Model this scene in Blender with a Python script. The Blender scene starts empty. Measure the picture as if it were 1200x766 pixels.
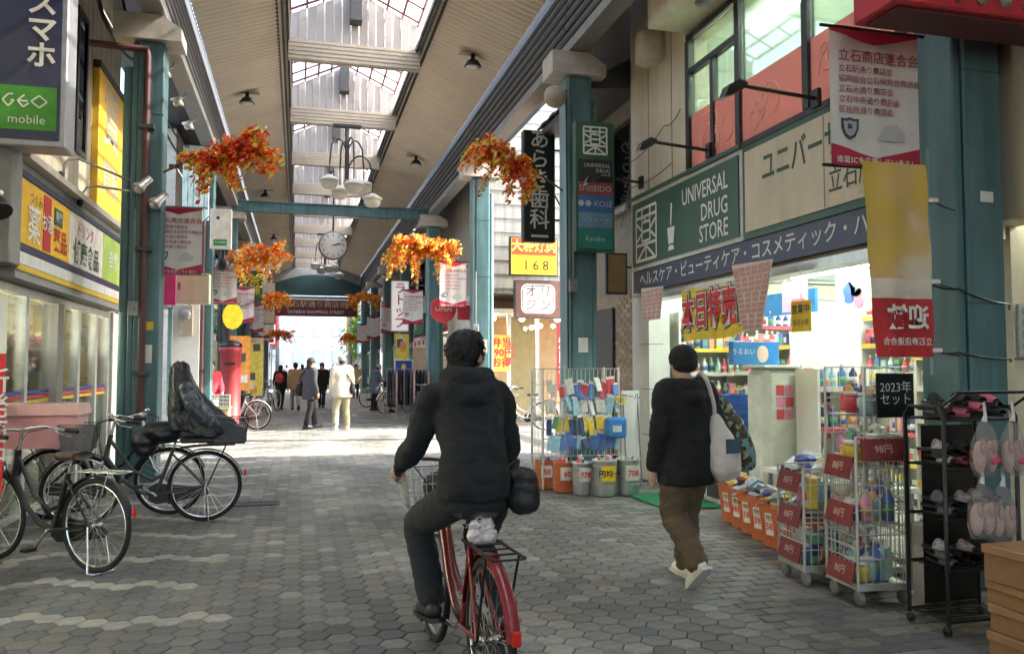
import bpy, math, random
from mathutils import Vector, Matrix, Euler, noise
random.seed(7)
sc = bpy.context.scene
COL = sc.collection
R = math.radians
# ------------------------------------------------------------------ camera, sky, sun, exposure
cam = bpy.data.objects.new('camera', bpy.data.cameras.new('camera'))
COL.objects.link(cam); sc.camera = cam
cam.location = (0, 0, 1.5)
cam.rotation_euler = (R(90 + 2.83), 0, R(-14.74))
cam.data.sensor_width = 36; cam.data.lens = 28.5; cam.data.clip_start = .05; cam.data.clip_end = 900
SUN_EL, SUN_TRAVEL = R(40), Vector((-1, .13, 0)).normalized()
w = bpy.data.worlds.new('World'); sc.world = w; w.use_nodes = True
nt = w.node_tree; bg = nt.nodes['Background']
sky = nt.nodes.new('ShaderNodeTexSky'); sky.sky_type = 'NISHITA'; sky.sun_disc = False
sky.sun_elevation = SUN_EL; sky.sun_rotation = math.atan2(-SUN_TRAVEL.x, -SUN_TRAVEL.y)
sky.air_density = 1.2; sky.dust_density = 3.0
nt.links.new(sky.outputs[0], bg.inputs[0]); bg.inputs[1].default_value = .15
sl = bpy.data.lights.new('sun', 'SUN'); sun = bpy.data.objects.new('sun', sl); COL.objects.link(sun)
sl.energy = 2.0; sl.angle = R(.5); sl.color = (1, .95, .86)
d = SUN_TRAVEL * math.cos(SUN_EL) + Vector((0, 0, -math.sin(SUN_EL)))
sun.rotation_euler = d.to_track_quat('-Z', 'Y').to_euler()
sun.location = (30, 10, 30)
vs = sc.view_settings; vs.view_transform = 'Standard'; vs.look = 'None'; vs.exposure = 3.3; vs.gamma = 1
cy = sc.cycles; cy.use_denoising = True
cy.max_bounces = 7; cy.diffuse_bounces = 5; cy.glossy_bounces = 3; cy.transmission_bounces = 4; cy.transparent_max_bounces = 12
cy.sample_clamp_indirect = 6; cy.caustics_reflective = False; cy.caustics_refractive = False
# ------------------------------------------------------------------ helpers
def V(*a): return Vector(a)
_M = {}
def mat(name, col=None, rough=.6, metal=0, var=.18, scale=6, bump=0, bscale=40, coat=0, alpha=1, spec=.5, attr=None, rnd=False, streak=0, stain=0):
    """procedural principled: colour broken up by two noises, fine relief by bump"""
    if name in _M: return _M[name]
    m = bpy.data.materials.new(name); m.use_nodes = True; _M[name] = m
    n = m.node_tree.nodes; l = m.node_tree.links; b = n['Principled BSDF']
    tc = n.new('ShaderNodeTexCoord')
    t1 = n.new('ShaderNodeTexNoise'); t1.inputs['Scale'].default_value = scale; t1.inputs['Detail'].default_value = 6; t1.inputs['Roughness'].default_value = .65
    l.new(tc.outputs['Object'], t1.inputs['Vector'])
    mr = n.new('ShaderNodeMapRange'); mr.inputs[1].default_value = .3; mr.inputs[2].default_value = .7
    mr.inputs[3].default_value = 1 - var; mr.inputs[4].default_value = 1 + var
    l.new(t1.outputs[0], mr.inputs[0])
    mx = n.new('ShaderNodeMix'); mx.data_type = 'RGBA'; mx.blend_type = 'MULTIPLY'; mx.inputs[0].default_value = 1
    if attr:
        at = n.new('ShaderNodeAttribute'); at.attribute_name = attr; l.new(at.outputs['Color'], mx.inputs[6])
    else: mx.inputs[6].default_value = (*col, 1)
    last = mr.outputs[0]
    if rnd:
        oi = n.new('ShaderNodeObjectInfo'); m2 = n.new('ShaderNodeMapRange'); m2.inputs[3].default_value = .75; m2.inputs[4].default_value = 1.2
        l.new(oi.outputs['Random'], m2.inputs[0]); mm = n.new('ShaderNodeMath'); mm.operation = 'MULTIPLY'
        l.new(mr.outputs[0], mm.inputs[0]); l.new(m2.outputs[0], mm.inputs[1]); last = mm.outputs[0]
    def times(sock, other):
        mm = n.new('ShaderNodeMath'); mm.operation = 'MULTIPLY'; l.new(sock, mm.inputs[0]); l.new(other, mm.inputs[1]); return mm.outputs[0]
    if streak or stain:
        ge_ = n.new('ShaderNodeNewGeometry'); mp = n.new('ShaderNodeMapping'); l.new(ge_.outputs['Position'], mp.inputs[0])
    if streak:      # rain and dust streaks running down a painted face
        mp.inputs['Scale'].default_value = (9, 9, .7); t3 = n.new('ShaderNodeTexNoise'); t3.inputs['Scale'].default_value = 1; t3.inputs['Detail'].default_value = 5; l.new(mp.outputs[0], t3.inputs['Vector'])
        m3 = n.new('ShaderNodeMapRange'); m3.inputs[1].default_value = .35; m3.inputs[2].default_value = .62; m3.inputs[3].default_value = 1 - streak; m3.inputs[4].default_value = 1.04; l.new(t3.outputs[0], m3.inputs[0]); last = times(last, m3.outputs[0])
    if stain:       # worn patches and small dark gum spots across the paving
        t3 = n.new('ShaderNodeTexNoise'); t3.inputs['Scale'].default_value = .9; t3.inputs['Detail'].default_value = 5; l.new(mp.outputs[0], t3.inputs['Vector'])
        m3 = n.new('ShaderNodeMapRange'); m3.inputs[1].default_value = .35; m3.inputs[2].default_value = .65; m3.inputs[3].default_value = 1 - stain; m3.inputs[4].default_value = 1.1; l.new(t3.outputs[0], m3.inputs[0]); last = times(last, m3.outputs[0])
        vo = n.new('ShaderNodeTexVoronoi'); vo.inputs['Scale'].default_value = 3.2; l.new(mp.outputs[0], vo.inputs['Vector'])
        m4 = n.new('ShaderNodeMapRange'); m4.inputs[1].default_value = .05; m4.inputs[2].default_value = .075; m4.inputs[3].default_value = .45; m4.inputs[4].default_value = 1; l.new(vo.outputs[0], m4.inputs[0]); last = times(last, m4.outputs[0])
    l.new(last, mx.inputs[7]); l.new(mx.outputs[2], b.inputs['Base Color'])
    rr = n.new('ShaderNodeMapRange'); rr.inputs[3].default_value = max(.03, rough - .1); rr.inputs[4].default_value = min(1, rough + .12)
    l.new(t1.outputs[0], rr.inputs[0]); l.new(rr.outputs[0], b.inputs['Roughness'])
    b.inputs['Metallic'].default_value = metal; b.inputs['Specular IOR Level'].default_value = spec
    if coat: b.inputs['Coat Weight'].default_value = coat; b.inputs['Coat Roughness'].default_value = .12
    if alpha < 1: b.inputs['Alpha'].default_value = alpha
    if bump:
        t2 = n.new('ShaderNodeTexNoise'); t2.inputs['Scale'].default_value = bscale; t2.inputs['Detail'].default_value = 4
        l.new(tc.outputs['Object'], t2.inputs['Vector'])
        bp = n.new('ShaderNodeBump'); bp.inputs['Strength'].default_value = bump; bp.inputs['Distance'].default_value = .01
        l.new(t2.outputs[0], bp.inputs['Height']); l.new(bp.outputs[0], b.inputs['Normal'])
    return m
def emit(name, col, s):
    if name in _M: return _M[name]
    m = bpy.data.materials.new(name); m.use_nodes = True; _M[name] = m
    b = m.node_tree.nodes['Principled BSDF']; b.inputs['Base Color'].default_value = (*col, 1)
    b.inputs['Emission Color'].default_value = (*col, 1); b.inputs['Emission Strength'].default_value = s
    return m
def glass(name, tint=(.9, .95, .93), refl=.12, rough=.02):
    if name in _M: return _M[name]
    m = bpy.data.materials.new(name); m.use_nodes = True; _M[name] = m
    n = m.node_tree.nodes; l = m.node_tree.links
    n.remove(n['Principled BSDF']); o = n['Material Output']
    t = n.new('ShaderNodeBsdfTransparent'); t.inputs[0].default_value = (*tint, 1)
    g = n.new('ShaderNodeBsdfGlossy'); g.inputs['Roughness'].default_value = rough
    f = n.new('ShaderNodeLayerWeight'); f.inputs[0].default_value = .3
    mp = n.new('ShaderNodeMapRange'); mp.inputs[3].default_value = refl * .4; mp.inputs[4].default_value = .7; l.new(f.outputs['Fresnel'], mp.inputs[0])
    x = n.new('ShaderNodeMixShader'); l.new(mp.outputs[0], x.inputs[0]); l.new(t.outputs[0], x.inputs[1]); l.new(g.outputs[0], x.inputs[2])
    l.new(x.outputs[0], o.inputs[0]); return m
def translucent(name, col, k=.5, dirt=.15):
    """milky plastic sheet: part lets light straight through, part scatters it"""
    if name in _M: return _M[name]
    m = bpy.data.materials.new(name); m.use_nodes = True; _M[name] = m
    n = m.node_tree.nodes; l = m.node_tree.links
    n.remove(n['Principled BSDF']); o = n['Material Output']
    t = n.new('ShaderNodeBsdfTransparent'); t.inputs[0].default_value = (*col, 1)
    s = n.new('ShaderNodeBsdfTranslucent'); df = n.new('ShaderNodeBsdfDiffuse'); ad = n.new('ShaderNodeMixShader'); ad.inputs[0].default_value = .5
    tc = n.new('ShaderNodeTexCoord'); no = n.new('ShaderNodeTexNoise'); no.inputs['Scale'].default_value = 3; l.new(tc.outputs['Object'], no.inputs[0])
    mr = n.new('ShaderNodeMapRange'); mr.inputs[3].default_value = 1 - dirt; mr.inputs[4].default_value = 1; l.new(no.outputs[0], mr.inputs[0])
    mx = n.new('ShaderNodeMix'); mx.data_type = 'RGBA'; mx.blend_type = 'MULTIPLY'; mx.inputs[0].default_value = 1; mx.inputs[6].default_value = (*col, 1); l.new(mr.outputs[0], mx.inputs[7])
    l.new(mx.outputs[2], s.inputs[0]); l.new(mx.outputs[2], df.inputs[0]); l.new(s.outputs[0], ad.inputs[1]); l.new(df.outputs[0], ad.inputs[2])
    x = n.new('ShaderNodeMixShader'); x.inputs[0].default_value = 1 - k; l.new(t.outputs[0], x.inputs[1]); l.new(ad.outputs[0], x.inputs[2])
    l.new(x.outputs[0], o.inputs[0]); return m

def basis(dv, ref=None):
    dv = dv.normalized(); ref = ref or (V(0, 0, 1) if abs(dv.z) < .9 else V(0, 1, 0))
    s = dv.cross(ref)
    if s.length < 1e-5: s = dv.orthogonal()
    s.normalize(); return s, s.cross(dv).normalized()
class MB:
    def __init__(s): s.v = []; s.f = []; s.m = []; s.sm = []; s.c = None
    def add(s, vs, fs, mi=0, sm=False):
        o = len(s.v); s.v += [tuple(p) for p in vs]
        for f in fs: s.f.append(tuple(i + o for i in f)); s.m.append(mi); s.sm.append(sm)
        return s
    def box(s, x0, x1, y0, y1, z0, z1, mi=0):
        return s.add([(x, y, z) for z in (z0, z1) for y in (y0, y1) for x in (x0, x1)],
              [(0, 2, 3, 1), (4, 5, 7, 6), (0, 1, 5, 4), (1, 3, 7, 5), (3, 2, 6, 7), (2, 0, 4, 6)], mi)
    def bbox(s, x0, x1, y0, y1, z0, z1, b=.006, mi=0):
        """box with chamfered edges"""
        pts = []
        for ax in range(3):
            for sx in (0, 1):
                for sy in (0, 1):
                    for sz in (0, 1):
                        e = [b, b, b]; e[ax] = 0
                        pts.append((x1 - e[0] if sx else x0 + e[0], y1 - e[1] if sy else y0 + e[1], z1 - e[2] if sz else z0 + e[2]))
        I = lambda ax, sx, sy, sz: ax * 8 + sx * 4 + sy * 2 + sz
        fs = []
        for q in (0, 1):
            a = [I(0, q, 0, 0), I(0, q, 1, 0), I(0, q, 1, 1), I(0, q, 0, 1)]; fs.append(a if q else a[::-1])
            a = [I(1, 0, q, 0), I(1, 0, q, 1), I(1, 1, q, 1), I(1, 1, q, 0)]; fs.append(a if q else a[::-1])
            a = [I(2, 0, 0, q), I(2, 1, 0, q), I(2, 1, 1, q), I(2, 0, 1, q)]; fs.append(a if q else a[::-1])
        for p in (0, 1):
            for q in (0, 1):
                fs.append([I(0, p, q, 0), I(1, p, q, 0), I(1, p, q, 1), I(0, p, q, 1)])
                fs.append([I(0, p, 0, q), I(0, p, 1, q), I(2, p, 1, q), I(2, p, 0, q)])
                fs.append([I(1, 0, p, q), I(2, 0, p, q), I(2, 1, p, q), I(1, 1, p, q)])
                for r in (0, 1): fs.append([I(0, p, q, r), I(1, p, q, r), I(2, p, q, r)])
        return s.add(pts, fs, mi)
    def quad(s, a, b, c, d, mi=0): return s.add([a, b, c, d], [(0, 1, 2, 3)], mi)
    def tube(s, pts, r, n=6, mi=0, closed=False, caps=True, ref=None):
        pts = [Vector(p) for p in pts]; k = len(pts); rs = r if isinstance(r, (list, tuple)) else [r] * k
        vs = []; side = None
        for i, p in enumerate(pts):
            a = pts[(i - 1) % k] if (i or closed) else p; b = pts[(i + 1) % k] if (i < k - 1 or closed) else p
            dv = (b - a).normalized()
            if side is None: side, _ = basis(dv, ref)
            else: side = (side - dv * side.dot(dv)).normalized()
            up = dv.cross(side)
            for j in range(n):
                t = 2 * math.pi * j / n; vs.append(p + (side * math.cos(t) + up * math.sin(t)) * rs[i])
        fs = []
        for i in range(k if closed else k - 1):
            for j in range(n):
                a = i * n + j; b = i * n + (j + 1) % n; c = ((i + 1) % k) * n + (j + 1) % n; e = ((i + 1) % k) * n + j
                fs.append((a, b, c, e))
        s.add(vs, fs, mi, n > 4)
        if caps and not closed: s.add(vs[:n], [tuple(range(n))[::-1]], mi); s.add(vs[-n:], [tuple(range(n))], mi)
        return s
    def rod(s, a, b, r, n=6, mi=0): return s.tube([a, b], r, n, mi)
    def lathe(s, prof, n=16, c=(0, 0, 0), mi=0, axis='z', sm=True):
        vs = []
        for r, z in prof:
            for j in range(n):
                t = 2 * math.pi * j / n; x, y = r * math.cos(t), r * math.sin(t)
                p = (x, y, z) if axis == 'z' else ((z, x, y) if axis == 'x' else (x, z, y))
                vs.append((p[0] + c[0], p[1] + c[1], p[2] + c[2]))
        k = len(prof); fs = []
        for i in range(k - 1):
            for j in range(n): fs.append((i * n + j, i * n + (j + 1) % n, (i + 1) * n + (j + 1) % n, (i + 1) * n + j))
        if prof[0][0] > 1e-4: fs.append(tuple(range(n))[::-1])
        if prof[-1][0] > 1e-4: fs.append(tuple(range((k - 1) * n, k * n)))
        return s.add(vs, fs, mi, sm)
    def ell(s, c, rx, ry, rz, n=12, k=8, mi=0, rot=None):
        vs = []; fs = []
        for i in range(k + 1):
            a = math.pi * i / k
            for j in range(n):
                t = 2 * math.pi * j / n; p = V(rx * math.sin(a) * math.cos(t), ry * math.sin(a) * math.sin(t), rz * math.cos(a))
                if rot: p = rot @ p
                vs.append(p + Vector(c))
        for i in range(k):
            for j in range(n): fs.append((i * n + j, (i + 1) * n + j, (i + 1) * n + (j + 1) % n, i * n + (j + 1) % n))
        return s.add(vs, fs, mi, True)
    def prism(s, poly, o, u, vv, depth, mi=0):
        """poly in (u,v) from origin o, extruded along u x v by depth"""
        o = Vector(o); u = Vector(u); vv = Vector(vv); nn = u.cross(vv).normalized() * depth; k = len(poly)
        a = [o + u * p[0] + vv * p[1] for p in poly]; b = [p + nn for p in a]
        return s.add(a + b, [tuple(range(k))[::-1], tuple(range(k, 2 * k))] + [(i, (i + 1) % k, (i + 1) % k + k, i + k) for i in range(k)], mi)
    def mesh(s, name, mats):
        me = bpy.data.meshes.new(name); me.from_pydata(s.v, [], s.f)
        for m in (mats if isinstance(mats, (list, tuple)) else [mats]): me.materials.append(m)
        me.polygons.foreach_set('material_index', s.m); me.polygons.foreach_set('use_smooth', s.sm); me.update(); return me
    def obj(s, name, mats, parent=None, loc=(0, 0, 0), rz=0, rot=None):
        return link(name, s.mesh(name, mats), parent, loc, rz, rot)
def link(name, me, parent=None, loc=(0, 0, 0), rz=0, rot=None):
    o = bpy.data.objects.new(name, me); COL.objects.link(o); o.location = loc
    o.rotation_euler = rot if rot else (0, 0, rz)
    if parent: o.parent = parent
    return o
def tag(o, label, cat, group=None, kind=None):
    if label: o['label'] = label
    if cat: o['category'] = cat
    if group: o['group'] = group
    if kind: o['kind'] = kind
    return o
def thing(name, label, cat, loc=(0, 0, 0), rz=0, group=None):
    return tag(link(name, None, None, loc, rz), label, cat, group)
def struct(o): o['kind'] = 'structure'; return o
KIDS = {}
def copy_tree(o, parent=None):
    c = o.copy(); COL.objects.link(c); c.parent = parent
    for ch in o.children: copy_tree(ch, c)
    return c
def dup(root, loc, rz, label, group=None, scale=None):
    c = copy_tree(root); c.location = loc; c.rotation_euler = (0, 0, rz); c['label'] = label
    if group: c['group'] = group
    if scale: c.scale = (scale,) * 3
    return c
_dg = None
WORK = bpy.data.scenes.new('work')
def evaluated(o):
    """mesh of o after its modifiers, worked out in a scratch scene that holds nothing else"""
    for c in list(o.users_collection): c.objects.unlink(o)
    WORK.collection.objects.link(o); vl = WORK.view_layers[0]; vl.update(); dg = vl.depsgraph; dg.update()
    return bpy.data.meshes.new_from_object(o.evaluated_get(dg))
TXT = {}
def text(body, size, m, parent, loc, face='-y', align='CENTER', name='lettering', ext=.002, sx=1, bold=0, tilt=0, mirror=False, spacing=1):
    """flat lettering as a mesh part; face = the direction it is read from"""
    key = (body, align, bold, spacing)
    if key not in TXT:
        cu = bpy.data.curves.new('t', 'FONT'); cu.body = body; cu.size = 1; cu.align_x = align; cu.align_y = 'CENTER'; cu.extrude = 0; cu.offset = bold; cu.space_character = spacing
        cu.resolution_u = 2; cu.space_line = .95
        ob = bpy.data.objects.new('t', cu); COL.objects.link(ob); me = evaluated(ob); bpy.data.objects.remove(ob)
        TXT[key] = me
    me = TXT[key].copy(); me.materials.clear(); me.materials.append(m); me.name = name
    o = link(name, me, parent, loc)
    zr = {'-y': 0, '+y': math.pi, '-x': -math.pi / 2, '+x': math.pi / 2}[face]
    o.rotation_euler = Euler((R(90), tilt, zr)) if not tilt else (Matrix.Rotation(zr, 3, 'Z') @ Matrix.Rotation(R(90), 3, 'X') @ Matrix.Rotation(tilt, 3, 'Z')).to_euler()
    o.scale = (size * sx * (-1 if mirror else 1), size, 1)
    return o
def vtext(body, size, m, parent, loc, face='-y', step=1.1, **k):
    """vertical Japanese writing, one mesh"""
    return text('\n'.join(body), size, m, parent, loc, face, **k)

# shared materials
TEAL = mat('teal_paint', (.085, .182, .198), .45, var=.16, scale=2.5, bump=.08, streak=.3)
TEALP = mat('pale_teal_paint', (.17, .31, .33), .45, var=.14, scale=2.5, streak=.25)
MAROON = mat('maroon_pipe', (.09, .035, .035), .5)
BLACK = mat('black_paint', (.006, .006, .0065), .4)
DGREY = mat('dark_grey_metal', (.06, .063, .065), .5, .2)
GREY = mat('grey_metal', (.25, .25, .24), .5, .3)
CHROME = mat('chrome', (.6, .6, .6), .22, 1, var=.05)
WHITE = mat('white_paint', (.74, .73, .69), .55, var=.08, streak=.12)
CREAM = mat('cream_panel', (.64, .57, .43), .6, var=.1, scale=1.5, bump=.04, streak=.07)
RED = mat('red_paint', (.5, .02, .025), .45)
RUBBER = mat('tyre_rubber', (.007, .007, .007), .75)
YELLOW = mat('yellow_panel', (.75, .5, .03), .5, var=.1)
# ================================================================== GROUND
def tone_rgb(t):
    a, b, c = (.05, .055, .053), (.178, .18, .16), (.4, .375, .32)
    t = max(0, min(1, t)); k = t * 2
    return tuple(a[i] + (b[i] - a[i]) * k for i in range(3)) if k < 1 else tuple(b[i] + (c[i] - b[i]) * (k - 1) for i in range(3))
PAVER = mat('concrete_paver', None, .62, var=.3, scale=14, bump=.35, bscale=55, attr='tone', stain=.28)
BED = mat('paver_joint_sand', (.03, .03, .028), .9, var=.3, scale=20, bump=.4)
ROADM = mat('asphalt_street', (.13, .125, .118), .8, var=.25, scale=5, bump=.3)
ground = struct(MB().add([(-260, -60, -.04), (260, -60, -.04), (260, 420, -.04), (-260, 420, -.04)], [(0, 1, 2, 3)]).obj('ground', ROADM))
bed = struct(MB().add([(-3.2, -30, -.016), (4.9, -30, -.016), (4.9, 56, -.016), (-3.2, 56, -.016)], [(0, 1, 2, 3)]).obj('pavement', BED))
HR = .093
def hex_shape(mb, cx, cy, jig, z=0):
    e = .0045; pts = []
    for r, zz in ((HR - .004, -.014), (HR - .004, -.003 + z), (HR - .011, z)):
        for k in range(6):
            t = math.pi / 3 * k + jig; pts.append((cx + r * math.cos(t), cy + r * math.sin(t), zz))
    fs = [tuple(range(12, 18))]
    for a in (0, 6):
        for k in range(6): fs.append((a + k, a + (k + 1) % 6, a + 6 + (k + 1) % 6, a + 6 + k))
    mb.add(pts, fs)
def tile_tone(x, y):
    r = random.random()
    if x < -.5 + .12 * math.sin(y * 1.7):
        ph = (y + .22 * math.sin(x * 2.1 + y * .25) + .1 * math.sin(x * 4.3)) % .86
        return .74 + .18 * r if ph < .165 else .24 + .2 * r
    n = noise.noise((x * 1.1, y * .7, 3.1))
    return .46 + .4 * n + (r - .5) * .3 + (.12 if r > .93 else 0)
def paint(me, tones, per):
    at = me.attributes.new('tone', 'FLOAT_COLOR', 'FACE'); buf = []
    for t in tones:
        c = tone_rgb(t); g = random.uniform(-.06, .06); buf += [c[0] * (1 + g), c[1], c[2] * (1 - g * 1.1), 1.0] * per
    at.data.foreach_set('color', buf)
fwv = V(math.sin(R(14.74)), math.cos(R(14.74)), 0)
cells = []
i = 0
x = -3.1
while x < 2.62:
    y = 2.9 + (HR * .866 if i % 2 else 0)
    while y < 30:
        cells.append((x, y)); y += HR * 1.732
    x += HR * 1.5; i += 1
def seen(x, y):
    p = V(x, y, 0); dpt = p.dot(fwv); s = x * fwv.y - y * fwv.x
    return dpt > .5 and abs(s) < dpt * .66 and dpt > 3.85
vis = sorted([c for c in cells if seen(*c)], key=lambda c: c[0] ** 2 + c[1] ** 2)
near = vis[:300]; nearset = set(near)
TN = 16; hexes = []
for k in range(TN):
    hexes.append([])
    for v in range(3): mb = MB(); hex_shape(mb, 0, 0, 0); me = mb.mesh('paving_stone', PAVER); paint(me, [(k + .5) / TN], 13); hexes[-1].append(me)
for c in near:
    o = link('paving_stone', random.choice(hexes[min(TN - 1, int(max(0, tile_tone(*c)) * TN))]), bed, (c[0], c[1], random.uniform(-.0015, .0015)))
    o.rotation_euler = (random.uniform(-.008, .008), random.uniform(-.008, .008), random.uniform(-.02, .02))
mb = MB(); tones = []
for c in cells:
    if c not in nearset: hex_shape(mb, c[0], c[1], random.uniform(-.02, .02), random.uniform(-.0015, .0015)); tones.append(tile_tone(*c))
me = mb.mesh('paving', PAVER); paint(me, tones, 13); tag(link('paving', me, bed), None, None, kind='stuff')
# rectangular pavers along the right hand shops
mb = MB(); tones = []; bricks = []
y = 2.9; row = 0
while y < 30:
    x = 2.5 + (.0 if row % 2 else .1)
    while x < 4.45: bricks.append((x, y)); x += .2

    y += .125; row += 1
bv = sorted([c for c in bricks if seen(*c) and c[1] < 8], key=lambda c: c[0] ** 2 + c[1] ** 2)[:300]; bset = set(bv)
bm = []
for k in range(8):
    q = MB(); q.bbox(-.096, .096, -.058, .058, -.025, -.0055, .006); me = q.mesh('paving_brick', PAVER); paint(me, [.3 + .4 * k / 8], 26); bm.append(me)
for c in bv: link('paving_brick', random.choice(bm), bed, (c[0], c[1], random.uniform(-.002, 0)))
for c in bricks:
    if c not in bset: mb.box(c[0] - .096, c[0] + .096, c[1] - .058, c[1] + .058, -.018, random.uniform(-.008, -.0055)); tones.append(.3 + .4 * random.random())
me = mb.mesh('brick_paving', PAVER); paint(me, tones, 6); tag(link('brick_paving', me, bed), None, None, kind='stuff')
# far paving beyond the tiles
mb = MB().box(-3.15, 4.85, 30.05, 55.9, -.012, -.001)
me = mb.mesh('far_paving', PAVER); paint(me, [.55], 6); link('far_paving', me, bed)
tag(MB().box(3.75, 4.45, 7.9, 8.95, .002, .014).obj('door_mat', mat('green_mat', (.02, .22, .08), .95, bump=.8, bscale=300)), 'small green mat on the ground at the drug store entrance', 'mat')
dc = thing('drain_cover', 'small rectangular iron drain grating set in the grey paving', 'drain cover', (-.42, 9.4, .003)); DI = mat('drain_iron', (.07, .065, .06), .6, .4)
MB().box(-.24, .24, -.13, .13, -.006, -.001).obj('pit', BLACK, dc); 
for k in range(9): MB().box(-.23 + .052 * k, -.2 + .052 * k, -.12, .12, 0, .006).obj('bar', DI, dc)
for y_ in (-.13, .12): MB().box(-.24, .24, y_, y_ + .012, 0, .007).obj('rim', DI, dc)

# ================================================================== ARCADE ROOF
roof = struct(link('arcade_roof', None))
CEIL = mat('ribbed_ceiling', (.66, .58, .47), .6, var=.1, scale=1.2, bump=.03)
XL, XR, SL, SR = -1.65, 3.55, -.22, 2.12
Y0, Y1 = -14.2, 50
def ceiling(xa, za, xb, zb, bays):
    for (ya, yb) in bays:
        mb = MB(); n = int((yb - ya) / .04); vs = []; fs = []
        for k in range(n + 1):
            y = ya + (yb - ya) * k / n; dz = (0, .03, .03, 0)[k % 4] if 0 < k < n else 0
            vs += [(xa, y, za + dz), (xb, y, zb + dz)]
            if k: fs.append((2 * k - 2, 2 * k, 2 * k + 1, 2 * k - 1))
        mb.add(vs, fs); mb.obj('ceiling_panel', CEIL, roof)
BAYS = [4.4 + 6.2 * k for k in range(-3, 8)]
bays = [(a, a + 6.2) for a in BAYS if a < 50]
bays[-1] = (bays[-1][0], 50)
ceiling(XL, 7.0, SL, 7.5, bays); ceiling(XR, 7.0, SR, 7.5, bays)
# louvres: five long slats a bay on either side
LOUV = mat('louvre_metal', (.085, .088, .09), .5, .3, var=.12, scale=3)
LBACK = mat('louvre_back', (.035, .036, .037), .8)
for sgn, X in ((-1, -1.68), (1, 3.58)):
    sm = MB(); L = 6.17
    sm.tube([(0, 0, 0), (0, L, 0)], .058, 8); me = sm.mesh('slat', LOUV)
    for (ya, yb) in bays:
        for k in range(6):
            o = link('slat', me, roof, (X + sgn * .012 * k, ya, 6.08 + .165 * k)); o.scale = (.8, (yb - ya - .02) / L, 1)
    MB().box(min(X + sgn * .06, X + sgn * .09), max(X + sgn * .06, X + sgn * .09), Y0, Y1, 5.98, 7.25).obj('louvre_board', LBACK, roof)
    MB().box(min(X - sgn * .04, X + sgn * .22), max(X - sgn * .04, X + sgn * .22), Y0, Y1, 5.84, 5.975).obj('edge_beam', GREY, roof)
    a, b = (-3.4, -1.74) if sgn < 0 else (3.64, 5.2)
    MB().add([(a, Y0, 7.3), (b, Y0, 7.3), (b, Y1, 7.3), (a, Y1, 7.3)], [(0, 1, 2, 3)]).obj('gutter_roof', DGREY, roof)
# skylight rails
for X in (SL, SR):
    s = -1 if X < 1 else 1
    for k in range(3):
        MB().box(X - .035 + s * k * .085 - .02, X - .035 + s * k * .085 + .02, Y0, Y1, 7.40 + (.03 if k != 1 else .05), 7.53).obj('rail', (BLACK, DGREY, BLACK)[k], roof)
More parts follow.
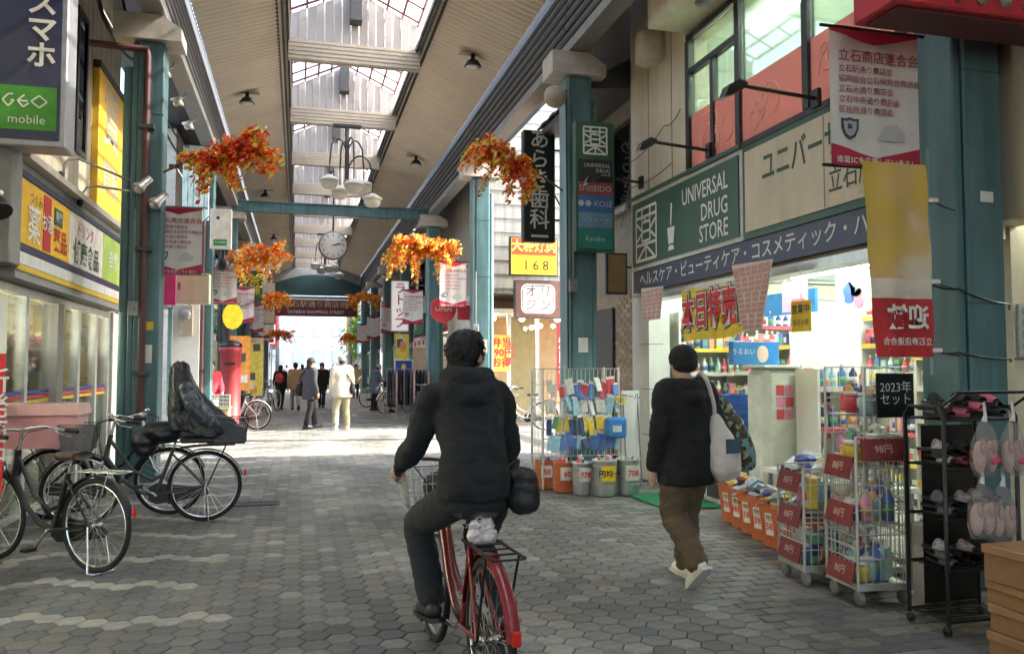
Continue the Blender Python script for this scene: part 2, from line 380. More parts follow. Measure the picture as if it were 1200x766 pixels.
# skylight monitor: beam, white ribbed gable and milky panes for each bay
GABW = mat('white_corrugated', (.3, .275, .26), .5, var=.08, scale=2)
PANE = translucent('milky_roof_pane', (.86, .83, .79), .4)
PURL = mat('red_oxide_purlin', (.16, .05, .045), .6)
RB, RE, RG = 7.5, 7.95, 8.5            # sill, eaves, ridge
xc = (SL + SR) / 2
ys = [-12.65 + 3.95 * k for k in range(16)]
beam_me = None
for k, y in enumerate(ys):
    if beam_me is None:
        q = MB(); q.box(SL - .03, SR + .03, 0, .12, 7.08, 7.46)
        for j in range(5): q.box(SL - .03, SR + .03, -.012, -.001, 7.1 + j * .075, 7.1 + j * .075 + .045)
        beam_me = q.mesh('tie_beam', mat('beam_beige', (.4, .34, .27), .6, var=.12))
        q = MB(); n = 15
        for j in range(n):
            xa = SL + (SR - SL) * j / n; xb = SL + (SR - SL) * (j + .82) / n; xm = (xa + xb) / 2
            zt = lambda x: RE + (RG - RE) * (1 - abs(x - xc) / (xc - SL))
            yy = 0 if j % 2 else .02
            q.add([(xa, yy, 7.47), (xb, yy, 7.47), (xb, yy, zt(xb)), (xm, yy, zt(xm)), (xa, yy, zt(xa))], [(0, 1, 2, 3, 4)])
            xd = SL + (SR - SL) * (j + 1) / n
            q.add([(xb, yy, 7.47), (xd, .05, 7.47), (xd, .05, zt(xd)), (xb, yy, zt(xb))], [(0, 1, 2, 3)])
        gab_me = q.mesh('gable_panel', GABW)
        q = MB()
        for s in (-1, 1):
            xe = xc + s * (xc - SL + .02)
            q.tube([(xe, -.03, RE + .03), (xc, -.03, RG + .03)], .025, 4)
        rim_me = q.mesh('gable_trim', PURL)
        q = MB(); q.bbox(xc - .11, xc + .11, -.12, .14, 7.83, 8.42, .01); box_me = q.mesh('ridge_unit', mat('ridge_box', (.05, .052, .055), .5))
        pane = {}
        for s in (-1, 1):
            for j in range(4):
                xe = xc + s * (xc - SL); t0, t1 = j / 4 + .01, (j + 1) / 4 - .01
                P = lambda t: (xe + (xc - xe) * t, RE + .06 + (RG - RE) * t)
                a, b = P(t0), P(t1); q = MB()
                q.add([(a[0], .05, a[1]), (a[0], 3.9, a[1]), (b[0], 3.9, b[1]), (b[0], .05, b[1])], [(0, 1, 2, 3)]); pane[s, j] = q.mesh('roof_pane', PANE)
                q = MB(); p = P(j / 4); q.box(p[0] - .02, p[0] + .02, .04, 3.9, p[1] - .05, p[1] - .005); pane[s, j, 'p'] = q.mesh('purlin', PURL)
            q = MB(); xe = xc + s * (xc - SL + .04); q.add([(xe, .05, 7.5), (xe, 3.9, 7.5), (xe, 3.9, RE + .05), (xe, .05, RE + .05)], [(0, 1, 2, 3)]); pane[s, 'v'] = q.mesh('side_pane', PANE)
        q = MB()
        for j in range(1, 6):
            for s in (-1, 1):
                xe = xc + s * (xc - SL); q.tube([(xe, .65 * j, RE), (xc, .65 * j, RG)], .02, 4)
        raf_me = q.mesh('rafters', PURL)
    if y > 48: break
    link('tie_beam', beam_me, roof, (0, y, 0)); link('gable_panel', gab_me, roof, (0, y + .06, 0)); link('gable_trim', rim_me, roof, (0, y, 0))
    link('ridge_unit', box_me, roof, (0, y - .1, 0))
    for s in (-1, 1):
        for j in range(4): link('roof_pane', pane[s, j], roof, (0, y, 0)); link('purlin', pane[s, j, 'p'], roof, (0, y, 0))
        link('side_pane', pane[s, 'v'], roof, (0, y, 0))
    link('rafters', raf_me, roof, (0, y, 0))
# end arch with the arcade's name board
arch = thing('entrance_arch', 'dark teal arch with a maroon name board at the far end of the arcade', 'arch', (0, 49.6, 0))
poly = [(-1.9, 5.75)] + [(-1.9 + 5.8 * k / 12, 6.25 + .75 * math.sin(math.pi * k / 12)) for k in range(13)] + [(3.9, 5.75)]
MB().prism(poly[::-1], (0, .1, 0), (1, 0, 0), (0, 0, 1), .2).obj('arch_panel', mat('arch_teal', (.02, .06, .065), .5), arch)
MB().box(-1.5, 3.4, -.15, -.02, 4.5, 5.5).obj('name_board', mat('maroon_board', (.12, .02, .035), .5), arch)
MB().box(-1.5, 3.4, -.16, -.05, 5.52, 5.7).obj('board_cap', GREY, arch)
text('立石駅通り商店街', .42, mat('gold_letter', (.55, .42, .2), .5), arch, (.95, -.16, 5.2), sx=1.1)
text('TATEISHI SHOPPING STREET', .26, WHITE, arch, (.95, -.16, 4.75))
for X in (-1.85, 3.75): MB().box(X - .14, X + .14, -.1, .1, 0, 5.74).obj('post', TEAL, arch)
gp = [(-1.75, 6.3)] + [(3.65, 6.3), (3.65, 7.05), (SR, 7.55), (SR, RE + .1), (xc, RG + .1), (SL, RE + .1), (SL, 7.55), (-1.75, 7.05)]
MB().prism(gp, (0, .3, 0), (1, 0, 0), (0, 0, 1), .06).obj('end_gable', mat('end_gable_grey', (.3, .31, .31), .6), arch)
# portal beam across the street
pb = thing('cross_beam', 'teal steel beam spanning the arcade high above the street', 'beam', (0, 23, 0))
MB().box(-1.78, 3.62, -.09, .09, 5.72, 5.98).obj('beam', TEAL, pb); MB().box(-1.78, 3.62, -.13, .13, 5.985, 6.01).obj('flange', TEAL, pb)

# ================================================================== PILLARS
def pillar(x, y, side, label, wdt=.36, pipes=True):
    """side: +1 right hand row, -1 left hand row"""
    t = thing('arcade_pillar', label, 'pillar', (x, y, 0), 0, 'teal pillars carrying the arcade roof')
    h = wdt / 2
    MB().bbox(-h * .62, h, -h, h, .12, 5.5, .012).obj('shaft', TEAL, t)
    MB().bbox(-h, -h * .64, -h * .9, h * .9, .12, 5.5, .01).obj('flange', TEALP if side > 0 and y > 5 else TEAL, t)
    MB().bbox(-h - .05, h + .05, -h - .05, h + .05, 0, .115, .015).obj('base', mat('pillar_base', (.3, .3, .28), .8, bump=.3), t)
    for z in (1.9, 3.4, 4.6): MB().box(-h * .615, h + .003, -h - .003, h + .003, z, z + .008).obj('seam', mat('seam_dark', (.03, .08, .085), .5), t)
    cap = MB(); s = 1
    cap.prism([(-h - .22, 5.52), (h + .2, 5.52), (h + .2, 5.68), (h - .05, 5.83), (-h - .22, 5.83)], (0, -h - .06, 0), (1, 0, 0), (0, 0, 1), -(wdt + .12))
    cap.obj('cap', mat('pillar_cap', (.5, .46, .42), .6), t)
    if pipes:
        px = h + .055 if side > 0 else -h - .055
        MB().tube([(px, -.02, .1), (px, -.02, 5.2)], .07, 10).obj('downpipe', TEAL, t)
        if side < 0:
            MB().tube([(0, -h - .05, .9), (0, -h - .05, 5.3), (-.0, -h - .05, 5.38), (-.65, -h - .05, 5.4)], .045, 8).obj('drain_pipe', MAROON, t)
            for z in (1.4, 2.9, 4.4): MB().box(-.09, .09, -h - .1, -h + .02, z, z + .05).obj('pipe_clip', DGREY, t)
    return t
PY = [4.4 + 6.2 * k for k in range(8)]
ordn = ['nearest', 'second', 'third', 'fourth', 'fifth', 'sixth', 'seventh', 'eighth']
pillar(4.2, 4.38, 1, 'wide teal pillar in the right foreground behind the slipper rack', .36)
for k, y in enumerate(PY[1:], 1):
    pillar(3.7, y, 1, ['', 'teal pillar behind the wire rack of the drug store, carrying the tall dark sign', 'teal pillar just beyond the sunlit crossing on the right', 'teal pillar at the right end of the cross beam'][k] if k < 4 else '%s teal pillar in the right hand row, far down the arcade' % ordn[k].capitalize())
for k, y in enumerate(PY[1:], 1):
    pillar(-1.83, y + .2, -1, ['', 'teal pillar with a maroon drain pipe behind the parked bicycles', 'teal pillar left of the sunlit crossing beside the cream cabinet', 'teal pillar at the left end of the cross beam'][k] if k < 4 else '%s teal pillar in the left hand row, far down the arcade' % ordn[k].capitalize())
# ================================================================== RIGHT: DRUG STORE BUILDING
SOFW = mat('interior_white', (.8, .84, .8), .6, var=.05)
TILEW = mat('white_tile_pier', (.66, .68, .62), .4, var=.08)
NAVY = mat('navy_band', (.035, .045, .1), .4, var=.12)
DGREEN = mat('deep_green_sign', (.02, .085, .05), .4, var=.12, scale=3)
LETW = mat('letter_white', (.75, .76, .7), .5, var=.05)
LETG = mat('letter_dark_green', (.03, .07, .045), .5)
TUBE = emit('fluorescent_tube', (.92, 1, .95), 3.7)
TUBEU = emit('upper_fluorescent_tube', (.95, 1, .93), 7.5)
WARM = emit('warm_bulb', (1, .72, .38), 5)
SIGNLIT = 1
ds = thing('drug_store', 'cream two storey drug store with green sign and brightly lit open front', 'building', (0, 0, 0))
FX = 4.5
# piers and walls
MB().box(FX, FX + .3, 9.95, 10.5, 0, 2.46).obj('pier', TILEW, ds)
for z in (.6, 1.2, 1.8): MB().box(FX - .004, FX + .2, 9.945, 10.2, z, z + .012).obj('joint', GREY, ds)
MB().box(FX, FX + .3, 8.84, 10.5, 3.8, 7.2).obj('wall', CREAM, ds)
MB().box(FX, FX + .3, 1.5, 10.5, 2.47, 3.795).obj('fascia_backing', CREAM, ds)
MB().box(FX + .02, FX + .3, 1.5, 8.835, 5.5, 7.2).obj('upper_wall', CREAM, ds)
MB().box(3.98, FX - .003, 1.5, 8.75, 5.52, 6.1).obj('eaves_soffit', CREAM, ds)
for y in (7.9, 6.4): MB().lathe([(.09, 0), (.09, .02), (.06, .025), (.06, .01), (.0, .01)], 14, (4.25, y, 5.49)).obj('downlight', GREY, ds)
MB().lathe([(.2, 0), (.2, .34), (.17, .4), (0, .4)], 18, (FX - .12, 9.55, 5.45)).obj('vent_hood', mat('vent_cream', (.6, .56, .46), .5), ds)
for y in (9.2, 9.9): MB().box(FX - .006, FX + .01, y, y + .01, 3.82, 5.9).obj('joint', mat('joint_brown', (.2, .17, .12), .7), ds)
MB().box(FX + .01, 9.4, 10.3, 10.5, 2.48, 2.7).obj('lintel', CREAM, ds)
MB().box(9.2, 9.4, 1.5, 10.5, 0, 7.2).obj('back_wall', SOFW, ds)
MB().box(FX + .305, 9.19, 10.35, 10.5, 0, 2.475).obj('side_wall', SOFW, ds)
MB().box(FX + .31, 9.19, 10.35, 10.5, 2.72, 7.19).obj('upper_side_wall', SOFW, ds)
MB().box(5.62, 9.19, 3.9, 4.05, 0, 2.75).obj('party_wall', SOFW, ds)
MB().box(FX + .31, 9.19, 1.5, 10.3, 2.76, 2.9).obj('shop_ceiling', SOFW, ds)
MB().box(FX + .01, 9.19, 4.06, 10.34, -.008, .03).obj('shop_floor', mat('shop_floor', (.55, .55, .5), .25), ds)
MB().box(FX + .31, 9.19, 1.5, 10.3, 3.3, 3.4).obj('upper_floor', SOFW, ds)
MB().box(FX + .31, 9.19, 1.5, 10.3, 5.75, 5.85).obj('upper_ceiling', mat('upper_ceiling', (.75, .82, .72), .6, var=.04), ds)
MB().box(FX - .1, 9.4, 1.5, 10.5, 7.21, 7.29).obj('roof', DGREY, ds)
for x in (5.2, 6.6, 8.0):
    for y in (4.7, 6.3, 7.9, 9.2):
        MB().box(x - .04, x + .04, y - .6, y + .6, 2.70, 2.735).obj('ceiling_tube', TUBE, ds)
for y in (3.6, 5.2, 6.7, 8.2):
    MB().box(5.4, 5.5, y - .6, y + .6, 5.68, 5.71).obj('upper_tube', TUBEU, ds)
    MB().box(7.2, 7.3, y - .6, y + .6, 5.68, 5.71).obj('upper_tube', TUBEU, ds)
MB().box(9.1, 9.19, 5.5, 7.2, 4.4, 5.1).obj('green_panel', mat('lime_panel', (.25, .5, .1), .6), ds)
# upper window with graphic film
FRAME = mat('dark_window_frame', (.018, .018, .017), .4)
win = MB().box(FX - .02, FX + .06, 1.6, 8.78, 3.8, 3.86).obj('window', FRAME, ds)
MB().box(FX - .02, FX + .06, 1.6, 8.78, 5.42, 5.49).obj('frame', FRAME, win)
posts = [8.74, 7.6, 6.41, 5.2, 4.0, 2.8]
for y in posts: MB().box(FX - .03, FX + .05, y - .045, y + .045, 3.865, 5.415).obj('mullion', FRAME, win)
MB().box(FX - .02, FX + .05, 7.65, 8.69, 5.0, 5.07).obj('transom', FRAME, win)
MB().box(FX - .02, FX + .05, 8.13, 8.2, 3.865, 4.995).obj('mullion', FRAME, win)
PG = glass('window_glass', (.86, .95, .9), .15)
FILM = translucent('red_window_film', (.74, .37, .37), .2, .1)
FILM2 = mat('film_swirl', (.85, .5, .42), .35)
for a, b in zip(posts[1:], posts):
    MB().box(FX + .012, FX + .02, a + .05, b - .05, 3.87, 5.41).obj('pane', PG, win)
    f = MB().box(FX + .005, FX + .009, a + .05, b - .05, 3.87, 4.5).obj('film', FILM, win)
    for k in range(4):
        yy = random.uniform(a + .25, b - .25); zz = random.uniform(4.0, 4.3); r = random.uniform(.07, .2)
        MB().tube([(FX + .002, min(b - .06, max(a + .06, yy + r * math.cos(t * .4) * (1 + .05 * t))), min(4.41, max(3.88, zz + r * 1.3 * math.sin(t * .4)))) for t in range(13)], .008, 4).obj('swirl', FILM2, win)
# fascia signs
gs = thing('green_shop_sign', 'dark green sign board reading UNIVERSAL DRUG STORE above the shop front', 'sign', (0, 0, 0))
MB().box(FX - .12, FX - .002, 7.36, 10.22, 2.79, 3.74).obj('frame', mat('sign_rim', (.6, .6, .55), .5), gs)
MB().box(FX - .135, FX - .122, 7.42, 10.16, 2.84, 3.69).obj('panel', DGREEN, gs)
MB().box(FX - .15, FX - .124, 7.36, 10.22, 3.745, 3.79).obj('top_rail', mat('green_rail', (.03, .1, .06), .5), gs)
tx = FX - .139
text('UNIVERSAL', .27, LETW, gs, (tx, 7.62, 3.48), '-x', 'RIGHT', sx=.78, bold=.01)
text('DRUG', .27, LETW, gs, (tx, 7.62, 3.22), '-x', 'RIGHT', sx=.8, bold=.01)
text('STORE', .27, LETW, gs, (tx, 7.62, 2.98), '-x', 'RIGHT', sx=.8, bold=.01)
def kanji_yaku(parent, o, u, v, S, m, wd=.045, n=V(-1, 0, 0)):
    """squared seal-style 薬 as bars; o lower left, u right, v up"""
    mb = MB()
    def bar(x0, y0, x1, y1):
        a = Vector(o) + u * x0 * S + v * y0 * S; b = Vector(o) + u * x1 * S + v * y1 * S
        dd = (b - a).normalized(); s = dd.cross(n).normalized() * wd * S / 2
        mb.add([a - s, a + s, b + s, b - s], [(0, 1, 2, 3)])
    for q in [(0, 0, 0, 1.1), (1, 0, 1, 1.1), (0, 1.1, 1, 1.1), (0, 0, 1, 0), (0, .92, 1, .92), (.3, .84, .3, 1.1), (.7, .84, .7, 1.1), (.3, .4, .3, .8), (.7, .4, .7, .8), (.3, .8, .7, .8), (.3, .6, .7, .6), (.3, .4, .7, .4), (0, .33, 1, .33), (.5, 0, .5, .4), (.5, .3, .1, .03), (.5, .3, .9, .03), (.04, .8, .26, .65), (.04, .42, .26, .56), (.96, .8, .74, .65), (.96, .42, .74, .56), (.5, .8, .42, .9)]: bar(*q)
    return mb.obj('emblem', m, parent)
kanji_yaku(gs, (tx, 10.02, 2.9), V(0, -1, 0), V(0, 0, 1), .62, LETW, .06)
mm = MB(); C0 = V(tx, 8.98, 2.98)      # mortar and pestle
mm.add([C0 + V(0, q[0], q[1]) for q in [(.1, .22), (-.1, .22), (-.07, .02), (.07, .02)]], [(0, 1, 2, 3)]); mm.add([C0 + V(0, q[0], q[1]) for q in [(.09, -.06), (-.09, -.06), (-.05, .0), (.05, .0)]], [(0, 1, 2, 3)])
mm.add([C0 + V(0, q[0], q[1]) for q in [(.02, .24), (-.01, .24), (-.04, .5), (-.0, .52)]], [(0, 1, 2, 3)]); mm.obj('emblem', LETW, gs)
cs = thing('cream_shop_sign', 'cream sign board with dark green katakana beside the green drug store sign', 'sign', (0, 0, 0))
MB().box(FX - .12, FX - .002, 4.5, 7.35, 2.79, 3.74).obj('frame', DGREEN, cs)
MB().box(FX - .135, FX - .122, 4.56, 7.29, 2.86, 3.68).obj('panel', CREAM, cs)
for y in (6.0, 4.9): MB().box(FX - .138, FX - .134, y, y + .012, 2.87, 3.67).obj('joint', GREY, cs)
text('ユニバーサルドラッグ', .34, LETG, cs, (tx, 6.98, 3.42), '-x', 'LEFT', sx=.72, bold=.012)
text('立石店', .24, LETG, cs, (tx, 5.95, 3.07), '-x', 'LEFT', sx=.8, bold=.006)
nb = thing('navy_sign_band', 'navy strip with white katakana running under the drug store sign boards', 'sign', (0, 0, 0))
MB().box(FX - .10, FX - .003, 4.5, 10.22, 2.50, 2.785).obj('band', NAVY, nb)
text('ヘルスケア・ビューティケア・コスメティック・ハウスキーピ', .2, LETW, nb, (FX - .104, 10.0, 2.645), '-x', 'LEFT', sx=.98, bold=.008)
# shop front track and shutter box under the band
MB().box(FX - .04, FX + .2, 4.5, 9.94, 2.38, 2.465).obj('shutter_track', mat('alu', (.6, .62, .6), .35, .6), ds)
# roller awning corner between store and next building
def spot_lamp(y, z, reach, label, tilt=.15):
    t = thing('spot_lamp', label, 'lamp', (FX - .12, y, z), 0, 'black sign lamps on the drug store')
    MB().tube([(0, 0, 0), (-reach, 0, .05)], .018, 6).obj('arm', BLACK, t)
    MB().box(-.02, .02, -.05, .05, -.08, .08).obj('wall_plate', BLACK, t)
    h = MB(); h.prism([(.02, .02), (-.06, .045), (-.16, -.01), (-.2, -.11), (-.15, -.1), (-.03, -.04)], (-reach, -.06, .04), (1, 0, 0), (0, 0, 1), -.12)
    h.obj('lamp_head', BLACK, t)
    MB().box(-.01, .01, -.045, .045, -.025, .025).obj('lens', mat('lamp_lens', (.5, .5, .48), .2), t, (-reach - .178, 0, -.068), rot=(0, R(60), 0))
spot_lamp(6.12, 3.86, .72, 'largest black sign lamp, over the cream katakana board'); spot_lamp(8.05, 3.9, .66, 'black sign lamp over the right end of the green sign'); spot_lamp(9.9, 3.95, .6, 'small black sign lamp at the far end of the green sign')
# cables
def cable(label, pts, r=.008, m=BLACK, sag=.0):
    P = []
    for a, b in zip(pts, pts[1:]):
        a, b = Vector(a), Vector(b)
        for k in range(8):
            t = k / 8; q = a.lerp(b, t); q.z -= sag * 4 * t * (1 - t); P.append(q)
    P.append(Vector(pts[-1])); return tag(MB().tube(P, r, 4).obj('cable', m), label, 'cable')
cable('thin black cable sagging across the upper cream wall of the drug store', [(4.44, 10.4, 4.35), (4.44, 9.3, 4.55), (4.44, 8.85, 4.62)], .007, BLACK, .06)
cable('lower black cable running to the small sign lamp', [(4.7, 11.4, 3.6), (4.42, 10.4, 3.98), (4.4, 9.0, 4.0)], .007, BLACK, .05)

# ================================================================== RIGHT: SHOE SHOP NEAR THE CAMERA (wall right of the pillar and red sign)
ss = thing('shoe_shop', 'cream fronted shoe shop at the right edge, behind the near pillar', 'building', (0, 0, 0))
MB().box(4.74, 5.6, 4.5, 4.62, 0, 5.4).obj('wall', CREAM, ss); MB().box(5.3, 5.45, -14, 4.49, 0, 7.2).obj('side_wall', CREAM, ss)
for z in (1.55, 2.72): MB().box(4.742, 5.29, 4.492, 4.51, z, z + .012).obj('joint', mat('joint_brown', (.2, .17, .12), .7), ss)
nbd = thing('notice_board', 'grey notice with small print pasted on the cream wall at the right edge', 'notice')
MB().box(4.76, 5.2, 4.47, 4.489, 1.57, 1.93).obj('sheet', mat('notice_grey', (.45, .46, .42), .7), nbd)
for k, s in enumerate(('店内改装のため', '営業時間 10時から19時', '定休日 水曜日', 'お客様各位')): text(s, .055, mat('print_dark', (.05, .05, .05), .7), nbd, (4.78, 4.466, 1.88 - .08 * k), '-y', 'LEFT')
rs = thing('red_sign_box', 'red box sign with small round bulbs hanging at the top right corner', 'sign', (0, 3.95, 0))
MB().bbox(3.16, 5.6, -.25, .1, 3.52, 4.3, .01).obj('box', mat('sign_red', (.5, .03, .05), .4), rs)
MB().box(3.3, 5.6, -.27, -.252, 3.72, 4.25).obj('panel', mat('sign_cream', (.7, .66, .55), .5), rs)
MB().box(3.27, 5.6, -.262, -.2515, 3.66, 3.70).obj('trim', BLACK, rs)
MB().box(3.22, 5.6, -.20, .06, 3.505, 3.518).obj('underside', mat('sign_red_dark', (.12, .03, .035), .5), rs)
for k in range(7): MB().lathe([(.03, 0), (.03, .02), (.015, .045), (0, .05)], 10, (0, 0, 0), 0, 'y').obj('bulb', mat('dead_bulb', (.35, .33, .3), .3), rs, (3.42 + .16 * k, -.25, 3.585), rot=(0, 0, math.pi))
MB().lathe([(.035, 0), (.035, .02), (.02, .06), (0, .065)], 10, (0, 0, 0), 0, 'y').obj('lit_bulb', emit('yellow_bulb', (1, .8, .3), .4), rs, (3.3, -.25, 3.6), rot=(0, 0, math.pi))

# ================================================================== RIGHT: NARROW HOUSE BEFORE THE CROSSING
DW = mat('dark_mortar_wall', (.22, .2, .17), .8, var=.2, bump=.2)
nh = thing('narrow_house', 'dark grey narrow house between the drug store and the crossing', 'building')
MB().box(4.75, 9, 10.55, 13.2, 2.6, 7.2).obj('upper_wall', DW, nh)
MB().box(4.65, 9, 10.55, 13.2, 0, 2.595).obj('lower_wall', mat('tan_brick_wall', (.3, .22, .15), .8, bump=.3), nh)
bk = MB().bbox(-.006, .006, -.1, .1, -.03, .03, .004).mesh('brick', mat('tan_brick', (.36, .26, .17), .8, rnd=True))
for r in range(38):
    for c in range(4):
        yy = 10.68 + c * .22 + (.11 if r % 2 else 0)
        link('brick', bk, nh, (4.648, yy, .05 + r * .067))
MB().box(4.72, 4.747, 11.0, 11.9, 3.9, 5.2).obj('window', FRAME, nh); MB().box(4.712, 4.719, 11.08, 11.82, 3.98, 5.12).obj('pane', glass('dark_glass', (.2, .22, .22), .3), nh)
MB().box(4.60, 4.7, 10.9, 12, 3.8, 3.88).obj('sill', GREY, nh)
sh = MB(); sh.box(4.6, 4.648, 11.5, 12.9, .02, 2.4); sh.obj('shutter', DGREY, nh)
# tiled pent roof on the house
TILE = mat('roof_tile', (.12, .12, .12), .5, rnd=True)
tl = MB(); tl.tube([(0, -.13, 0), (0, .13, 0)], .06, 8); tl.box(-.2, .0, -.13, .13, -.03, -.01); 
tlm = MB().bbox(-.16, .16, -.11, .11, -.018, .018, .01).mesh('roof_tile', TILE)
pr = MB().prism([(4.75, 5.98), (3.95, 5.52), (3.95, 5.42), (4.75, 5.5)], (0, 10.6, 0), (1, 0, 0), (0, 0, 1), -2.6).obj('pent_roof', DGREY, nh)
for r in range(4):
    for c in range(11): link('roof_tile', tlm, nh, (4.05 + r * .2, 10.75 + c * .232, 5.62 + r * .115 + .02 * (c % 2)), rot=(0, R(-26), 0))

# ================================================================== RIGHT: CORNER SHOP ACROSS THE SUNLIT CROSSING
WWALL = mat('white_sunlit_wall', (.36, .35, .31), .7, var=.12, bump=.1, streak=.3)
co = thing('corner_shop', 'white corner shop with warm lit front facing the sunlit crossing', 'building')
MB().box(4.35, 10, 20.0, 24.2, 3.4, 9.0).obj('upper_wall', WWALL, co)
for k in range(14): MB().box(4.34, 10, 19.985, 20.0, 3.5 + k * .36, 3.52 + k * .36).obj('siding_joint', GREY, co)
MB().box(4.35, 4.6, 20.0, 24.2, 0, 3.39).obj('pier', mat('pale_tile', (.6, .56, .48), .5), co)
MB().box(4.61, 10, 22.4, 22.6, 0, 3.39).obj('inner_wall', mat('warm_wall', (.4, .27, .15), .6), co)
MB().box(4.61, 10, 20.2, 22.39, 2.9, 3.0).obj('inner_ceiling', WHITE, co)
MB().box(5.9, 6.0, 20.05, 20.12, 0, 2.85).obj('door_post', mat('alu', (.6, .62, .6), .35, .6), co); MB().box(5.15, 5.25, 20.05, 20.12, 0, 2.85).obj('door_post', _M['alu'], co)
MB().box(5.26, 5.89, 20.08, 20.09, .1, 2.8).obj('door_pane', PG, co)
for x in (5.0, 5.8, 6.8, 8): MB().ell((x, 21, 2.8), .08, .08, .08).obj('lamp', WARM, co)
for x, z in ((5.72, 2.5), (5.96, 2.55), (6.3, 2.55)): MB().ell((x, 19.8, z), .055, .055, .055).obj('outer_lamp', WARM, co)
def panel_sign(name, label, x0, x1, y, z0, z1, m, dep=.14, rimm=None, cat='sign', group=None):
    t = thing(name, label, cat, (0, y, 0), 0, group)
    MB().bbox(x0, x1, 0, dep, z0, z1, .008).obj('case', rimm or DGREY, t)
    MB().box(x0 + .03, x1 - .03, -.008, -.001, z0 + .03, z1 - .03).obj('panel', m, t)
    return t
LITW = emit('lit_white_sign', (.8, .76, .72), .05)
yk = panel_sign('lit_sign', 'red and yellow lit sign showing 168 above the corner shop door', 5.05, 6.3, 19.4, 3.78, 4.75, emit('lit_yellow', (.8, .42, .01), .05), rimm=BLACK)
MB().box(5.1, 6.25, -.014, -.009, 4.3, 4.71).obj('red_half', emit('lit_red', (.6, .05, .01), .05), yk)
text('大衆焼肉', .3, emit('lit_lemon', (1, .75, .08), .09), yk, (5.68, -.018, 4.5), bold=.02); text('168', .34, BLACK, yk, (5.72, -.018, 4.03), spacing=1.5)
og = panel_sign('framed_sign', 'brown sign with white rounded katakana panel under the 168 sign', 5.2, 6.45, 19.5, 2.72, 3.68, mat('sign_brown', (.16, .07, .05), .5))
def rrect(x0, x1, z0, z1, r, y, n=5):
    P = []
    for cx, cz, a in ((x1 - r, z1 - r, 0), (x0 + r, z1 - r, 90), (x0 + r, z0 + r, 180), (x1 - r, z0 + r, 270)):
        for k in range(n + 1): P.append((cx + r * math.cos(R(a + 90 * k / n)), y, cz + r * math.sin(R(a + 90 * k / n))))
    return P
q = MB(); P = rrect(5.36, 6.25, 2.84, 3.58, .16, -.014); q.add(P, [tuple(range(len(P)))[::-1]]); q.obj('white_field', LITW, og)
q = MB(); q.tube(rrect(5.4, 6.21, 2.88, 3.54, .14, -.017), .012, 4, closed=True); q.box(5.4, 6.21, -.02, -.016, 3.2, 3.215); q.box(5.8, 5.815, -.02, -.016, 3.215, 3.54); q.obj('outline', _M['sign_brown'], og)
text('オ リ', .3, _M['sign_brown'], og, (5.81, -.02, 3.38), bold=.015); text('ジ ン', .3, _M['sign_brown'], og, (5.81, -.02, 3.04), bold=.015)
MB().box(6.47, 6.6, 0, .08, 2.75, 3.5).obj('pink_strip', mat('magenta_sheet', (.6, .05, .3), .5), og)
for nm, lb, x, z0, z1, m, tx_ in (('poster', 'yellow and pink menu poster by the corner shop door', 4.68, 1.4, 2.3, mat('poster_orange', (.8, .4, .05), .6), '弁当\n290円\nお得'), ('banner_flag', 'red banner with white lettering beside the corner shop door', 6.35, .9, 2.6, mat('banner_red', (.6, .02, .03), .7), '焼\n肉\n丼')):
    t = thing(nm, lb, nm.split('_')[0], (x, 19.6, 0)); MB().box(0, .42, 0, .02, z0, z1).obj('sheet', m, t)
    text(tx_, .26 if nm == 'poster' else .38, LETW if nm != 'poster' else RED, t, (.21, -.004, (z0 + z1) / 2), bold=.02)
    MB().rod((.0, .03, 0), (.0, .03, z1), .012).obj('pole', GREY, t)
# hanging signs by the narrow house
dn = panel_sign('dental_sign', 'tall black sign with white vertical lettering for a dentist', 3.62, 4.18, 13.0, 3.6, 5.5, mat('sign_black_green', (.015, .025, .022), .4), .16)
vtext('あらき歯科', .36, LETW, dn, (3.9, -.012, 4.65), bold=.012); MB().box(3.75, 4.05, -.012, -.009, 3.68, 3.72).obj('small_print', LETW, dn)
for z in (4.0, 5.2): MB().rod((4.18, .08, z), (4.75, .08, z), .02).obj('bracket', BLACK, dn)
MB().tube([(4.18, .08, 4.45), (4.4, .05, 4.05), (4.6, .05, 3.95)], .015).obj('cable_loop', BLACK, dn)
wd = panel_sign('wooden_sign', 'small wooden plaque sign hanging right of the second pillar', 4.27, 4.6, 10.9, 2.55, 3.15, mat('sign_wood', (.42, .28, .12), .6, bump=.2, scale=3), .06)
MB().rod((4.6, .03, 2.95), (4.76, .03, 2.95), .015).obj('bracket', BLACK, wd)
sgn = thing('pharmacy_pillar_sign', 'tall dark green pharmacy sign with colour bands fixed to the teal pillar', 'sign', (0, 10.2, 0))
MB().bbox(3.55, 4.1, -.06, .08, 3.04, 4.8, .01).obj('case', DGREEN, sgn)
yv = -.066
MB().box(3.58, 4.07, yv, -.061, 3.98, 4.28).obj('black_band', BLACK, sgn); MB().box(3.58, 4.07, yv, -.061, 3.80, 3.975).obj('red_band', mat('band_maroon', (.3, .04, .06), .4), sgn)
MB().box(3.58, 4.07, yv, -.061, 3.57, 3.795).obj('blue_band', mat('band_blue', (.04, .14, .36), .4), sgn); MB().box(3.58, 4.07, yv, -.061, 3.36, 3.565).obj('grey_blue_band', mat('band_greyblue', (.14, .26, .38), .4), sgn)
MB().box(3.58, 4.07, yv, -.061, 3.08, 3.355).obj('sea_green_band', mat('band_seagreen', (.02, .2, .17), .4), sgn)
kanji_yaku(sgn, (3.66, -.064, 4.36), V(1, 0, 0), V(0, 0, 1), .33, LETW, .07, V(0, -1, 0))
PALE = mat('pale_letter', (.5, .53, .52), .5)
